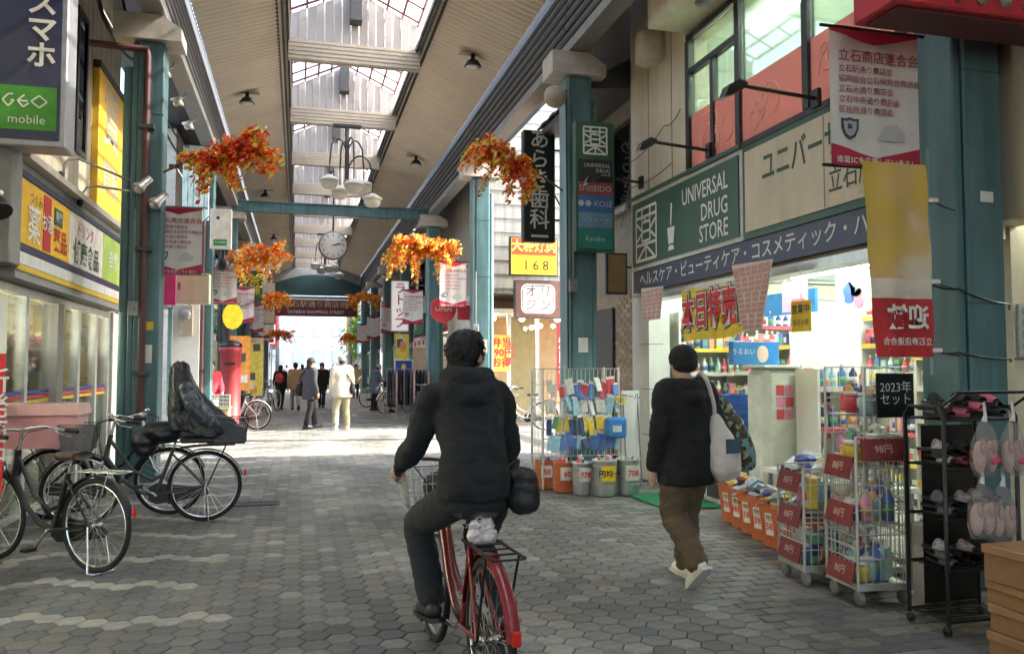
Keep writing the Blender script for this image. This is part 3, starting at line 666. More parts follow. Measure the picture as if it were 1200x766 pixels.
text('UNIVERSAL\nDRUG\nSTORE', .075, PALE, sgn, (4.04, -.069, 4.13), align='RIGHT'); text('SHISEIDO', .11, PALE, sgn, (3.82, -.069, 3.885)); text('●● KOSÉ', .11, PALE, sgn, (3.82, -.069, 3.68)); text('ソフィーナ', .08, PALE, sgn, (3.82, -.069, 3.46)); text('Kanebo', .09, PALE, sgn, (3.82, -.069, 3.21))
for z in (3.2, 4.6): MB().box(3.62, 3.72, .07, .2, z, z + .05).obj('bracket', BLACK, sgn)
# ================================================================== LEFT: BEIGE BUILDING WITH THE YELLOW SHOP
BEIGE = mat('beige_render', (.42, .38, .29), .85, var=.14, scale=2, bump=.35, bscale=25, streak=.3)
LX = -2.7
lb = thing('beige_building', 'rough beige building on the left with a glazed shop below', 'building')
MB().box(LX - .3, LX, -14, 13.4, 2.3, 7.2).obj('wall', BEIGE, lb)
MB().box(LX - .3, LX, -14, 2.49, 0, 2.299).obj('lower_wall', BEIGE, lb); MB().box(LX - 4, LX - .31, 13.2, 13.4, 0, 7.2).obj('end_wall', BEIGE, lb)
MB().box(LX - .25, LX + .06, 13.0, 13.4, 0, 2.295).obj('corner_pier', WHITE, lb)
MB().box(LX - 4, LX + .05, 2.5, 13.4, 7.21, 7.29).obj('roof', DGREY, lb)
MB().box(LX - 3.6, LX - .31, 2.5, 13.19, 2.4, 2.5).obj('shop_ceiling', SOFW, lb)
MB().box(LX - 3.7, LX - 3.6, 2.5, 13.19, 0, 2.4).obj('shop_back_wall', mat('warm_cream', (.75, .7, .5), .6), lb)
MB().box(LX - 3.6, LX + .04, 2.5, 13.3, -.006, .03).obj('shop_floor', _M['shop_floor'], lb)
for y in (5, 7.5, 10, 12): MB().box(LX - 1.8, LX - 1.7, y - .6, y + .6, 2.35, 2.39).obj('ceiling_tube', emit('warm_tube', (1, .93, .75), 20), lb)
w1 = MB().box(LX - .01, LX + .03, 10.86, 11.36, 4.15, 4.22).obj('window', FRAME, lb)
for y0, y1, z0, z1 in ((10.86, 10.93, 4.22, 5.9), (11.29, 11.36, 4.22, 5.9), (10.86, 11.36, 5.9, 5.97)): MB().box(LX - .01, LX + .03, y0, y1, z0, z1).obj('frame', FRAME, w1)
MB().box(LX + .002, LX + .01, 10.94, 11.28, 4.23, 5.89).obj('pane', _M['dark_glass'], w1)
# storefront: posts, door leaves, panes
ALU = _M['alu']
for y in (8.3, 9.25, 10.3, 11.3, 12.2, 12.95): MB().box(LX - .08, LX + .02, y - .05, y + .05, .03, 2.22).obj('mullion', ALU, lb)
MB().box(LX - .1, LX + .06, 10.18, 10.44, .03, 2.22).obj('steel_post', mat('steel_post', (.4, .39, .37), .4, .5), lb)
MB().box(LX - .08, LX + .02, 2.5, 12.99, 2.225, 2.295).obj('head_rail', ALU, lb)
dy = [2.5, 4.4, 6.3, 8.25, 9.2, 10.13]
ST = [mat('stripe_blue', (.03, .05, .25), .5), mat('stripe_red', (.5, .04, .04), .5), mat('stripe_yellow', (.7, .45, .03), .5)]
for a, b in ((5.2, 8.24), (8.36, 9.19), (9.31, 10.17), (10.46, 11.24), (11.36, 12.14), (12.26, 12.89)):
    p = MB().box(LX - .03, LX - .02, a, b, .05, 2.2).obj('door_pane', glass('shop_glass', (.95, .97, .93), .1), lb)
    for k in range(3): MB().box(LX - .018, LX - .014, a, b, 1.22 - .05 * k, 1.255 - .05 * k).obj('stripe', ST[k], p)
# goods and curtains behind the left glass
for k in range(26):
    y = 6.2 + k * .265; h = random.uniform(1.2, 2.0)
    o = MB().box(-.12, .12, -.11, .11, 0, h).obj('store_display', mat('panel_%d' % (k % 5), [(.75, .72, .45), (.65, .7, .4), (.8, .75, .6), (.7, .4, .3), (.6, .68, .55)][k % 5], .6), None, (LX - .55 - random.random() * .6, y, .03))
    tag(o, '%s upright display behind the %s glass of the left hand shop' % (['cream', 'lime', 'ivory', 'brick red', 'sage'][k % 5], 'nearer' if k < 13 else 'farther'), 'display', 'displays behind the left glass')
# sign box over the left shop
ysn = thing('yellow_shop_sign', 'long box sign with yellow, white and green fields over the left shop', 'sign')
SX = -2.52
MB().box(LX + .003, SX, 8.3, 12.95, 2.32, 3.42).obj('case', mat('sign_case_grey', (.3, .3, .28), .5), ysn)
MB().box(SX + .001, SX + .012, 8.36, 10.0, 2.66, 3.26).obj('yellow_field', mat('shop_sign_yellow', (.85, .5, .02), .45, var=.12), ysn)  # plain yellow sign colour, slightly mottled
MB().box(SX + .001, SX + .012, 10.01, 11.62, 2.66, 3.26).obj('white_field', mat('white_field', (.78, .74, .66), .5), ysn)
MB().box(SX + .001, SX + .012, 11.63, 12.9, 2.66, 3.26).obj('green_field', mat('lime_field', (.4, .6, .12), .5, var=.3, scale=1.5), ysn)
MB().box(SX + .001, SX + .02, 8.3, 12.95, 3.28, 3.34).obj('top_trim', NAVY, ysn); MB().box(SX + .001, SX + .02, 8.3, 12.95, 2.58, 2.65).obj('lower_trim', NAVY, ysn)
MB().box(SX + .001, SX + .016, 8.3, 12.95, 2.46, 2.575).obj('white_strip', WHITE, ysn); MB().box(SX + .001, SX + .016, 8.3, 12.95, 2.40, 2.455).obj('yellow_strip', YELLOW, ysn)
MB().box(SX - .2, SX + .1, 8.3, 12.95, 3.43, 3.5).obj('ledge', mat('ledge_cream', (.55, .52, .45), .6), ysn)
MB().box(SX + .013, SX + .018, 9.05, 9.3, 2.68, 3.24).obj('red_column', RED, ysn)
text('つぐみ', .13, BLACK, ysn, (SX + .02, 8.8, 3.12), '+x'); text('お酒', .2, LETW, ysn, (SX + .022, 9.175, 2.95), '+x', bold=.01)
MB().box(SX + .013, SX + .018, 9.42, 9.72, 3.0, 3.18).obj('green_plate', DGREEN, ysn); text('専門', .12, LETW, ysn, (SX + .022, 9.57, 3.09), '+x')
text('薬品', .26, RED, ysn, (SX + .02, 9.65, 2.83), '+x', bold=.02); text('薬', .4, LETW, ysn, (SX + .02, 8.75, 2.85), '+x', bold=.01)
text('健康食品', .3, DGREEN, ysn, (SX + .02, 10.8, 2.82), '+x', bold=.015); text('ドリンク', .2, _M['stripe_red'], ysn, (SX + .02, 10.7, 3.1), '+x'); text('自然', .26, LETW, ysn, (SX + .02, 12.2, 2.95), '+x', bold=.01)
bb = thing('yellow_billboard', 'faded yellow billboard on the upper beige wall behind the pillar', 'billboard')
MB().box(LX + .003, LX + .08, 11.72, 13.36, 3.55, 5.5).obj('panel', mat('billboard_yellow', (.8, .48, .04), .5, var=.25, scale=1.2), bb)
MB().box(LX + .003, LX + .1, 11.7, 13.38, 5.505, 5.6).obj('cap', DGREY, bb)
for k, s in enumerate(('質', '買取')): text(s, 1.0 - .5 * k, mat('faded_grey', (.5, .48, .42), .6), bb, (LX + .084, 12.5, 4.95 - .85 * k), '+x', bold=.01)
gw = thing('grey_wall_box', 'grey metal cabinet edge on the wall at the far left', 'cabinet', (0, 8.0, 0))
MB().bbox(-2.69, -2.48, 0, .3, 2.42, 3.7, .01).obj('case', mat('cabinet_grey', (.27, .27, .25), .6, .1), gw)
sp = thing('wall_spot_lamp', 'black spot lamp at the far left under the smartphone sign', 'lamp', (-2.62, 7.6, 2.95))
MB().tube([(-.1, 0, .05), (.05, 0, .06), (.12, -.02, .03)], .02, 6).obj('arm', BLACK, sp); MB().lathe([(.03, -.1), (.05, -.06), (.09, .1), (.1, .14), (.085, .14)], 14).obj('lamp_head', BLACK, sp, (.15, -.02, -.06), rot=(R(25), R(150), 0))
MB().ell((.19, -.03, -.0), .03, .03, .03, 8, 6).obj('bulb', WHITE, sp)
# projecting smartphone sign
ge = thing('smartphone_sign', 'large navy projecting sign with white katakana and a green panel at top left', 'sign', (0, 7.9, 0))
MB().bbox(-2.68, -2.03, 0, .3, 3.44, 6.2, .012).obj('case', mat('sign_silver', (.4, .41, .45), .4, .4), ge)
MB().box(-2.65, -2.08, -.012, -.001, 3.5, 6.15).obj('navy_field', mat('navy_field', (.035, .045, .1), .4), ge)
MB().box(-2.65, -2.105, -.018, -.0125, 3.58, 3.97).obj('green_field', mat('kelly_green', (.06, .3, .03), .45), ge)
vtext('スマホ', .25, LETW, ge, (-2.24, -.016, 4.48), bold=.025)
lg = MB(); Zc = 3.84
def zig(pts):
    for a, b in zip(pts, pts[1:]):
        a, b = V(a[0], -.021, a[1]), V(b[0], -.021, b[1]); s = (b - a).normalized().cross(V(0, 1, 0)) * .008; lg.add([a - s, a + s, b + s, b - s], [(0, 1, 2, 3)])
zig([(-2.5, Zc + .06), (-2.54, Zc + .06), (-2.59, Zc), (-2.54, Zc - .06), (-2.49, Zc), (-2.52, Zc)]); zig([(-2.4, Zc + .06), (-2.46, Zc), (-2.41, Zc - .06), (-2.36, Zc - .02)]); zig([(-2.46, Zc), (-2.37, Zc)]); zig([(-2.27, Zc + .06), (-2.34, Zc), (-2.27, Zc - .06), (-2.2, Zc), (-2.27, Zc + .06)])
o_ = lg.obj('emblem', LETW, ge, (.04 - .24, 0, .38)); o_.scale = (.9, 1, .9); text('mobile', .11, LETW, ge, (-2.34, -.021, 3.67))
# curved conduits from wall sign to the pillar, and flood lamps on the pillar
for k, (yw, z) in enumerate(((9.5, 3.75), (10.3, 3.62))):
    t = thing('lamp_bracket', ['upper', 'lower'][k] + ' thin grey curved bracket between the yellow sign and the pillar', 'bracket')
    MB().tube([(-2.45, yw, z - .28), (-2.45, yw, z - .1), (-2.42, yw + .03, z - .03), (-2.34, yw + .06, z), (-2.0, 10.55, z)], .014, 6).obj('pipe', mat('galvanised', (.3, .31, .3), .4, .6), t)
    MB().ell((-2.47, yw - .03, z - .22), .035, .035, .05, 8, 6).obj('clamp', BLACK, t)
for k, (x, z) in enumerate(((-1.84, 3.7), (-1.66, 3.52))):
    t = thing('pillar_flood_lamp', ['upper', 'lower'][k] + ' silver flood lamp clamped to the pillar with the maroon pipe', 'lamp', (x, 10.5, z))
    MB().lathe([(.045, .12), (.05, 0), (.075, -.06), (.08, -.1), (.07, -.1), (.02, -.05)], 14).obj('lamp_head', mat('lamp_silver', (.5, .5, .48), .35, .6), t, rot=(R(-20), R(40), 0))
    MB().ell((0, 0, 0), .05, .05, .05, 8, 6).obj('bulb', WHITE, t, (-.05, -.03, -.07)); MB().rod((.03, .02, .05), (.0, .14, .05), .014).obj('arm', GREY, t)
fl = thing('banner_flag', 'red and white upright banner flag at the left edge', 'banner', (-2.2, 6.95, 0))
MB().box(-.5, .045, 0, .008, .55, 1.6).obj('red_cloth', mat('flag_red', (.65, .03, .04), .8), fl); MB().box(-.5, .045, 0, .008, 1.605, 2.05).obj('white_cloth', WHITE, fl)
MB().rod((-.48, .02, 0), (-.48, .02, 2.15), .014).obj('pole', WHITE, fl); vtext('新発売中', .2, LETW, fl, (-.02, -.004, 1.1), bold=.01)
# black service cables up by the left gutter
cable('black cable bundle running along the left gutter above the pillar', [(-2.3, 9.5, 6.4), (-2.35, 10.6, 5.75), (-2.3, 12.5, 5.9), (-2.3, 16.5, 5.6)], .025, BLACK, .12)
cable('second cable hanging under the left gutter', [(-2.1, 10.2, 6.0), (-2.15, 13.0, 5.7), (-2.1, 16.6, 5.75)], .018, BLACK, .2)

# ================================================================== LEFT SIDE OF THE CROSSING
ks = thing('kiosk', 'low kiosk with an orange front, pink sign and white end wall left of the crossing', 'kiosk')
ORG = mat('orange_front', (.75, .28, .02), .5, var=.15)
MB().box(-3.6, -2.35, 14.6, 14.75, 0, 2.45).obj('front_wall', WHITE, ks); MB().box(-2.72, -2.36, 14.55, 14.595, .9, 2.42).obj('orange_door', ORG, ks)
MB().box(-2.55, -2.53, 14.53, 14.549, .9, 2.42).obj('door_gap', mat('gap_brown', (.2, .06, .01), .7), ks)
MB().box(-3.6, -2.33, 14.45, 14.77, 2.46, 2.62).obj('fascia', YELLOW, ks)
MB().box(-2.34, -1.86, 16.65, 17.15, 0, 3.1).obj('end_wall', mat('white_pier', (.78, .77, .72), .6, var=.06), ks)
MB().box(-3.6, -2.36, 14.78, 17.1, 2.63, 2.7).obj('roof', GREY, ks)
MB().box(-2.42, -2.35, 16.6, 16.64, 0, 3.1).obj('blue_edge', TEALP, ks)
cb = thing('cream_cabinet', 'cream switch cabinet mounted between the left pillars above head height', 'cabinet', (0, 14.0, 0)); MB().bbox(-1.97, -1.42, 0, .25, 2.53, 3.02, .01).obj('case', CREAM, cb)
MB().box(-1.9, -1.86, -.008, -.001, 2.75, 2.87).obj('label_plate', GREY, cb); MB().rod((-1.95, .12, 2.8), (-2.4, .5, 2.8), .02).obj('bracket', GREY, cb)
pk = thing('pink_sign', 'small magenta panel sign behind the first left banner', 'sign', (0, 13.6, 0)); MB().box(-2.6, -1.88, 0, .06, 2.47, 2.95).obj('panel', mat('magenta', (.6, .03, .2), .5), pk); MB().rod((-2.6, .03, 2.9), (-2.68, .03, 2.9), .015).obj('bracket', GREY, pk)
mt = thing('electric_meter', 'round electricity meter with pipes on the white pier at the crossing', 'meter', (-2.1, 16.62, 2.4))
MB().bbox(-.13, .13, -.06, .02, -.3, .28, .01).obj('back_board', mat('meter_board', (.45, .38, .3), .6), mt); MB().lathe([(.1, 0), (.1, .06), (.08, .09), (0, .09)], 16, (0, 0, 0), 0, 'y').obj('dial', mat('meter_glass', (.3, .32, .33), .15), mt, (0, -.06, .1), rot=(0, 0, math.pi))
for x in (-.07, .07): MB().rod((x, -.02, .28), (x, -.02, .6), .015).obj('conduit', GREY, mt)
ex = thing('exit_sign', 'white hanging sign with small green emergency plate left of the crossing', 'sign', (0, 15, 0)); MB().bbox(-1.53, -1.17, 0, .1, 3.57, 4.28, .008).obj('case', mat('white_plastic', (.8, .8, .76), .4), ex)
MB().box(-1.47, -1.25, -.006, -.001, 3.63, 3.74).obj('green_plate', mat('exit_green', (.02, .3, .12), .4), ex); text('広域避難', .045, LETW, ex, (-1.36, -.009, 3.685)); MB().ell((-1.4, -.003, 4.12), .03, .004, .03, 8, 6).obj('mark', _M['stripe_blue'], ex); MB().rod((-1.5, .05, 4.2), (-1.98, 1.7, 4.2), .015).obj('bracket', GREY, ex)
cam_ = thing('security_camera', 'black dome camera under the white emergency sign', 'camera', (-1.32, 15.1, 3.3)); MB().lathe([(0, -.12), (.09, -.08), (.12, 0), (.12, .1), (.03, .12), (.03, .26)], 14).obj('dome', BLACK, cam_)
rp = thing('red_drum_post', 'tall round red post with a black lid left of the crossing', 'post box', (-1.55, 20.2, 0))
MB().lathe([(.27, 0), (.27, .12), (.235, .14), (.235, 1.85), (.26, 1.87), (.26, 1.97)], 24).obj('body', mat('post_red', (.26, .02, .025), .55, streak=.2), rp); MB().lathe([(.26, 1.975), (.25, 2.05), (.12, 2.13), (0, 2.14)], 24).obj('lid', BLACK, rp); MB().box(-.12, .12, -.245, -.232, 1.55, 1.6).obj('slot', BLACK, rp)
ys_ = thing('yellow_sign', 'round edged yellow sign above the red post', 'sign', (-1.6, 20.6, 0)); P = [(.24 * math.cos(t * .52), .32 * math.sin(t * .52)) for t in range(12)]
MB().prism(P, (.05, .06, 2.72), (1, 0, 0), (0, 0, 1), .06).obj('panel', mat('sign_lemon', (.85, .65, .02), .5), ys_); MB().rod((-.3, .03, 2.75), (-.9, .03, 2.75), .02).obj('bracket', GREY, ys_)
st = thing('counter_box', 'wooden crate counter at the left of the crossing', 'counter', (-1.75, 18.3, 0)); MB().bbox(-.45, .35, -.3, .3, .0, .62, .01).obj('body', mat('plywood', (.55, .38, .18), .6, bump=.1), st); MB().box(-.47, .37, -.32, .32, .622, .65).obj('top', mat('plywood', None), st)
ct = thing('plastic_crate', 'small grey green plastic basket on the wooden counter', 'crate', (-1.6, 18.2, .65))
for a, b in (((-.2, -.15), (.2, -.15)), ((.2, -.15), (.2, .15)), ((.2, .15), (-.2, .15)), ((-.2, .15), (-.2, -.15))):
    q = MB()
    for z in (.02, .1, .18, .26): q.rod((a[0], a[1], z), (b[0], b[1], z), .008, 4)
    for k in range(7): t = k / 6; q.rod((a[0] + (b[0] - a[0]) * t, a[1] + (b[1] - a[1]) * t, 0), (a[0] + (b[0] - a[0]) * t, a[1] + (b[1] - a[1]) * t, .27), .006, 4)
    q.obj('side_grid', mat('crate_green', (.12, .2, .17), .6), ct)
MB().box(-.2, .2, -.15, .15, 0, .015).obj('base', _M['crate_green'], ct)

# ================================================================== FAR SHOPS ON BOTH SIDES
pal = [(.55, .5, .42), (.4, .36, .32), (.6, .57, .5), (.35, .3, .27), (.5, .45, .36)]
sgc = [(.6, .05, .05), (.05, .25, .12), (.75, .55, .08), (.1, .15, .4), (.7, .68, .6)]
awc = [(.5, .06, .05), (.1, .3, .25), (.6, .35, .1), (.2, .25, .4), (.55, .5, .4)]
GOOD = [mat('goods_%d' % k, c, .55, var=.25, scale=9) for k, c in enumerate([(.7, .3, .05), (.75, .6, .1), (.5, .06, .06), (.7, .68, .6), (.15, .35, .15), (.1, .15, .4), (.6, .25, .3), (.08, .08, .09)])]
names = ['first', 'second', 'third', 'fourth', 'fifth']
def far_shop(side, k, ya, yb):
    X = -2.9 if side < 0 else 4.6; s = side
    t = thing('shop', '%s shop beyond the crossing on the %s with %s sign' % (names[k], 'left' if s < 0 else 'right', ['a red', 'a green', 'a yellow', 'a navy', 'a cream'][k]), 'building', (X, ya, 0))
    Lh = yb - ya; bx = lambda x0, x1: (min(s * x0, s * x1), max(s * x0, s * x1))
    W = mat('far_wall_%d' % ((k + (s > 0)) % 5), pal[(k + (s > 0)) % 5], .8, bump=.2)
    MB().box(*bx(0, .3), .02, Lh - .02, 2.7, 7.2).obj('upper_wall', W, t); MB().box(*bx(.0, 4), .02, .3, 0, 2.69).obj('side_wall', W, t)
    MB().box(*bx(.31, 4), .02, .3, 2.7, 7.2).obj('end_wall', W, t); MB().box(*bx(2.4, 2.5), .31, Lh - .03, 0, 2.69).obj('back_wall', mat('far_inner', (.5, .42, .3), .7), t)
    MB().box(*bx(0, 4), .02, Lh - .02, 7.21, 7.28).obj('roof', DGREY, t)
    MB().box(*bx(.31, 2.39), .31, Lh - .03, 2.6, 2.68).obj('inner_ceiling', WHITE, t)
    MB().box(*bx(1.0, 1.08), 1, Lh - 1, 2.54, 2.58).obj('tube', emit('far_tube', (1, .9, .75), 4), t)
    for j in range(2):
        y0 = .9 + j * Lh / 2; wn = MB().box(*bx(-.03, .02), y0, y0 + 1.6, 4.2, 5.5).obj('window', FRAME, t); MB().box(*bx(-.036, -.031), y0 + .06, y0 + 1.54, 4.26, 5.44).obj('pane', _M['dark_glass'], wn)
    MB().box(*bx(-.15, -.003), .3, Lh - .3, 2.75, 3.5).obj('sign_board', mat('far_sign_%d' % k, sgc[k], .5), t)
    text(['青果', '薬局', '惣菜', '文具', '衣料'][k] if s > 0 else ['肉の店', '八百屋', '乾物', '靴店', '茶舗'][k], .5, LETW if k != 4 else BLACK, t, (-s * .156, Lh / 2, 3.12), '-x' if s > 0 else '+x', bold=.02)
    AW = mat('awning_%d' % k, awc[k], .7)
    a = MB(); n = 10
    for j in range(n):
        y0, y1 = .3 + (Lh - .6) * j / n, .3 + (Lh - .6) * (j + 1) / n
        a.add([(0, y0, 2.7), (0, y1, 2.7), (-s * .75, y1, 2.35), (-s * .75, y0, 2.35), (-s * .75, y1, 2.2), (-s * .75, y0, 2.2)], [(0, 1, 2, 3), (3, 2, 4, 5)], j % 2)
    a.obj('awning', [AW, WHITE], t)
    for j in range(3):
        y0 = .6 + j * (Lh - 1) / 3
        d_ = thing('display_table', 'goods table %s the %s %s shop beyond the crossing' % (['at the near end of', 'in the middle of', 'at the far end of'][j], names[k], 'left' if s < 0 else 'right'), 'table', (X - s * .35, ya + y0, 0), 0, 'goods tables in front of the far shops')
        MB().box(-.38, .38, 0, 1.3, .55, .6).obj('top', WHITE, d_)
        for x_ in (-.35, .33):
            for y_ in (.02, 1.26): MB().box(x_, x_ + .03, y_, y_ + .03, 0, .549).obj('leg', GREY, d_)
        gmat = GOOD[(k * 3 + j) % 8]
        for g_ in range(6):
            h = random.uniform(.12, .42); x_ = -.24 + .48 * (g_ % 2); y_ = .2 + .42 * (g_ // 2)
            o = MB().bbox(-.19, .19, -.18, .18, 0, h, .02).obj('goods_box', GOOD[(k * 3 + j + g_) % 8], None, (X - s * .35 + x_, ya + y0 + y_, .601))
            tag(o, '%s carton on table %s' % (['orange', 'yellow', 'red', 'white', 'green', 'navy', 'pink', 'black'][(k * 3 + j + g_) % 8], d_['label'][12:].replace('beyond the crossing', 'past crossing')), 'carton', 'cartons on the far goods tables')
for k in range(5):
    far_shop(-1, k, 20.6 + 5.9 * k, 20.6 + 5.9 * (k + 1))
    far_shop(1, k, 24.3 + 5.2 * k, 24.3 + 5.2 * (k + 1))
# beyond the arcade: open street with pale buildings in full daylight
for k, (x0, x1, y0, y1, h, c) in enumerate(((-14, -3.2, 54, 68, 9, (.3, .28, .25)), (-13, -3.0, 70, 86, 13, (.5, .5, .5)), (5.0, 15, 56, 70, 11, (.45, .43, .4)), (5.0, 16, 72, 90, 8, (.3, .27, .23)), (-8, 12, 96, 106, 22, (.5, .54, .56)))):
    t = thing('street_building', ['pale house on the left just past the arcade end', 'tall white block on the left beyond the arcade end', 'pale block on the right just past the arcade end', 'lower cream house on the right beyond the arcade end', 'white tower closing the street far behind the arcade'][k], 'building')
    MB().box(x0, x1, y0, y1, 0, h).obj('wall', mat('day_wall_%d' % k, c, .8), t); MB().box(x0 - .15, x1 + .15, y0 - .15, y1 + .15, h + .002, h + .25).obj('parapet', WHITE, t)
    xf = x1 if x1 < 0 else x0; sg = 1 if x1 < 0 else -1
    if k < 4:
        for fl_ in range(int(h // 3)):
            for j in range(4):
                yy = y0 + 1 + j * (y1 - y0 - 2) / 4; wn = MB().box(min(xf, xf + sg * .05), max(xf, xf + sg * .05), yy, yy + 1.6, fl_ * 3 + 1, fl_ * 3 + 2.5).obj('window', _M['dark_glass'] if fl_ else GREY, t)
    else:
        for fl_ in range(6):
            for j in range(6): MB().box(x0 + .8 + j * 2.2, x0 + 2.2 + j * 2.2, y0 - .05, y0, fl_ * 3 + 2, fl_ * 3 + 3.6).obj('window', mat('pale_pane', (.32, .37, .4), .3), t)
FT = [0]
def leaf_cloud(n, fn, cols, size, name, parent, loc=(0, 0, 0)):
    mb = MB(); cc = []
    for i in range(n):
        p = fn(i / n); a = V(random.gauss(0, 1), random.gauss(0, 1), random.gauss(0, 1)).normalized(); b = a.orthogonal().normalized(); c = a.cross(b)
        s = size * random.uniform(.6, 1.3)
        q = random.uniform(.35, .6)
        mb.add([p - b * s, p + c * s * q, p + b * s + a * s * .3, p - c * s * q], [(0, 1, 2), (0, 2, 3)]); cc += [cols(FT[0]) if callable(cols) else random.choices(cols[0], cols[1])[0]] * 2
    me = mb.mesh(name, FOL); at = me.attributes.new('tone', 'FLOAT_COLOR', 'FACE'); buf = []
    for c in cc: k = random.uniform(.75, 1.15); buf += [min(1, c[0] * k), min(1, c[1] * k), min(1, c[2] * k), 1]
    at.data.foreach_set('color', buf); return link(name, me, parent, loc)
FOL = mat('leaf', None, .6, var=.12, attr='tone')
_n = FOL.node_tree.nodes; _tr = _n.new('ShaderNodeBsdfTranslucent'); _mx = _n.new('ShaderNodeMixShader'); _mx.inputs[0].default_value = .45
_l = FOL.node_tree.links; _bs = _n['Principled BSDF']; _l.new([l.from_socket for l in _l if l.to_socket == _bs.inputs['Base Color']][0], _tr.inputs[0])
_l.new(_bs.outputs[0], _mx.inputs[1]); _l.new(_tr.outputs[0], _mx.inputs[2]); _l.new(_mx.outputs[0], _n['Material Output'].inputs[0])
tr = thing('street_tree', 'slim green street tree beyond the end of the arcade', 'tree', (4.3, 58, 0)); MB().tube([(0, 0, 0), (.05, 0, 1.5), (0, .05, 3), (.1, 0, 4.6)], [.12, .09, .07, .03], 8).obj('trunk', mat('bark', (.12, .09, .06), .9), tr)
leaf_cloud(2600, lambda t: V(random.gauss(0, .55), random.gauss(0, .55), 3.7 + random.gauss(0, .8)), ([(.12, .22, .03), (.2, .28, .04), (.3, .32, .06)], [3, 3, 1]), .12, 'crown', tr)

# poster boards and hung goods crowding the left side past the crossing
for k, (x_, y_, w_, z0, z1, m, lb_) in enumerate(((-1.45, 21.9, .5, .9, 2.3, GOOD[0], 'orange poster board on the left just past the red post'), (-1.2, 23.9, .45, .7, 2.2, GOOD[1], 'yellow poster board on the left by the far shops'), (-1.35, 26.2, .6, .8, 2.4, mat('poster_cream', (.75, .68, .5), .7), 'cream poster board on the left farther along the shops'), (3.05, 24.7, .4, 1.5, 2.5, GOOD[1], 'yellow poster board on the right past the crossing'))):
    t = thing('poster_board', lb_, 'board', (x_, y_, 0)); MB().box(-w_ / 2, w_ / 2, 0, .03, z0, z1).obj('sheet', m, t)
    for s in (-1, 1): MB().rod((s * w_ * .4, .05, 0), (s * w_ * .4, .05, z1), .014).obj('leg', GREY, t)
    for j in range(5): a_, b_ = random.uniform(-w_ / 2 + .02, .0), random.uniform(z0 + .05, z1 - .25); MB().box(a_, a_ + w_ * .42, -.006 - .001 * j, -.002 - .001 * j, b_, b_ + .2).obj('patch', random.choice(GOOD), t)

# signs, awnings and poles in the open street past the arch
for k, (x_, y_, z0, z1, w_, m, lb_) in enumerate(((-2.2, 55, 2.6, 5.2, .7, mat('far_sign_blue', (.05, .2, .3), .5), 'blue upright sign past the arch on the left'), (-1.9, 61, 3.0, 6, .8, RED, 'red upright sign past the arch on the left'), (4.2, 56, 2.4, 4.6, .7, mat('far_sign_teal', (.06, .25, .25), .5), 'teal upright sign past the arch on the right'), (4.0, 64, 2.8, 6.4, .9, YELLOW, 'yellow upright sign past the arch on the right'), (-2.4, 72, 3, 7, 1.0, DGREEN, 'green upright sign far past the arch'))):
    t = thing('street_sign', lb_, 'sign', (x_, y_, 0)); MB().bbox(-w_ / 2, w_ / 2, 0, .2, z0, z1, .02).obj('case', m, t); MB().rod((0, .1, 0), (0, .1, z0), .05).obj('pole', GREY, t)
    for j in range(3): MB().box(-w_ * .3, w_ * .3, -.012, -.002, z0 + (j + .2) * (z1 - z0) / 3.2, z0 + (j + .75) * (z1 - z0) / 3.2).obj('white_field', WHITE, t)
for k, (x_, y_) in enumerate(((3.6, 60), (-1.6, 66))):
    t = thing('utility_pole', ['right hand utility pole past the arch', 'left hand utility pole past the arch'][k], 'pole', (x_, y_, 0)); MB().tube([(0, 0, 0), (0, 0, 9)], [.16, .11], 10).obj('pole', mat('pole_concrete', (.25, .25, .24), .8), t); MB().box(-.7, .7, -.05, .05, 7.6, 7.7).obj('cross_arm', DGREY, t); MB().lathe([(.2, 0), (.2, .6), (0, .62)], 12, (.3, .0, 6.4)).obj('transformer', GREY, t)
for k, (x_, y_, s_) in enumerate(((-3.15, 56, 1), (-2.95, 71, 1), (4.95, 57, -1), (4.95, 73, -1))):
    t = thing('street_awning', '%s awning of the open street past the arch' % ['striped red', 'striped green', 'striped orange', 'striped blue'][k], 'awning', (x_, y_, 0)); q = MB()
    for j in range(8): q.add([(0, j * 1.2, 3), (0, j * 1.2 + 1.2, 3), (s_ * 1.1, j * 1.2 + 1.2, 2.5), (s_ * 1.1, j * 1.2, 2.5)], [(0, 1, 2, 3)], j % 2)
    q.obj('canvas', [mat('awning_%d' % k, None), WHITE], t)
    for j in (0, 9.6): MB().rod((0, j, 2.5), (s_ * 1.1, j, 2.5), .03).obj('strut', GREY, t)
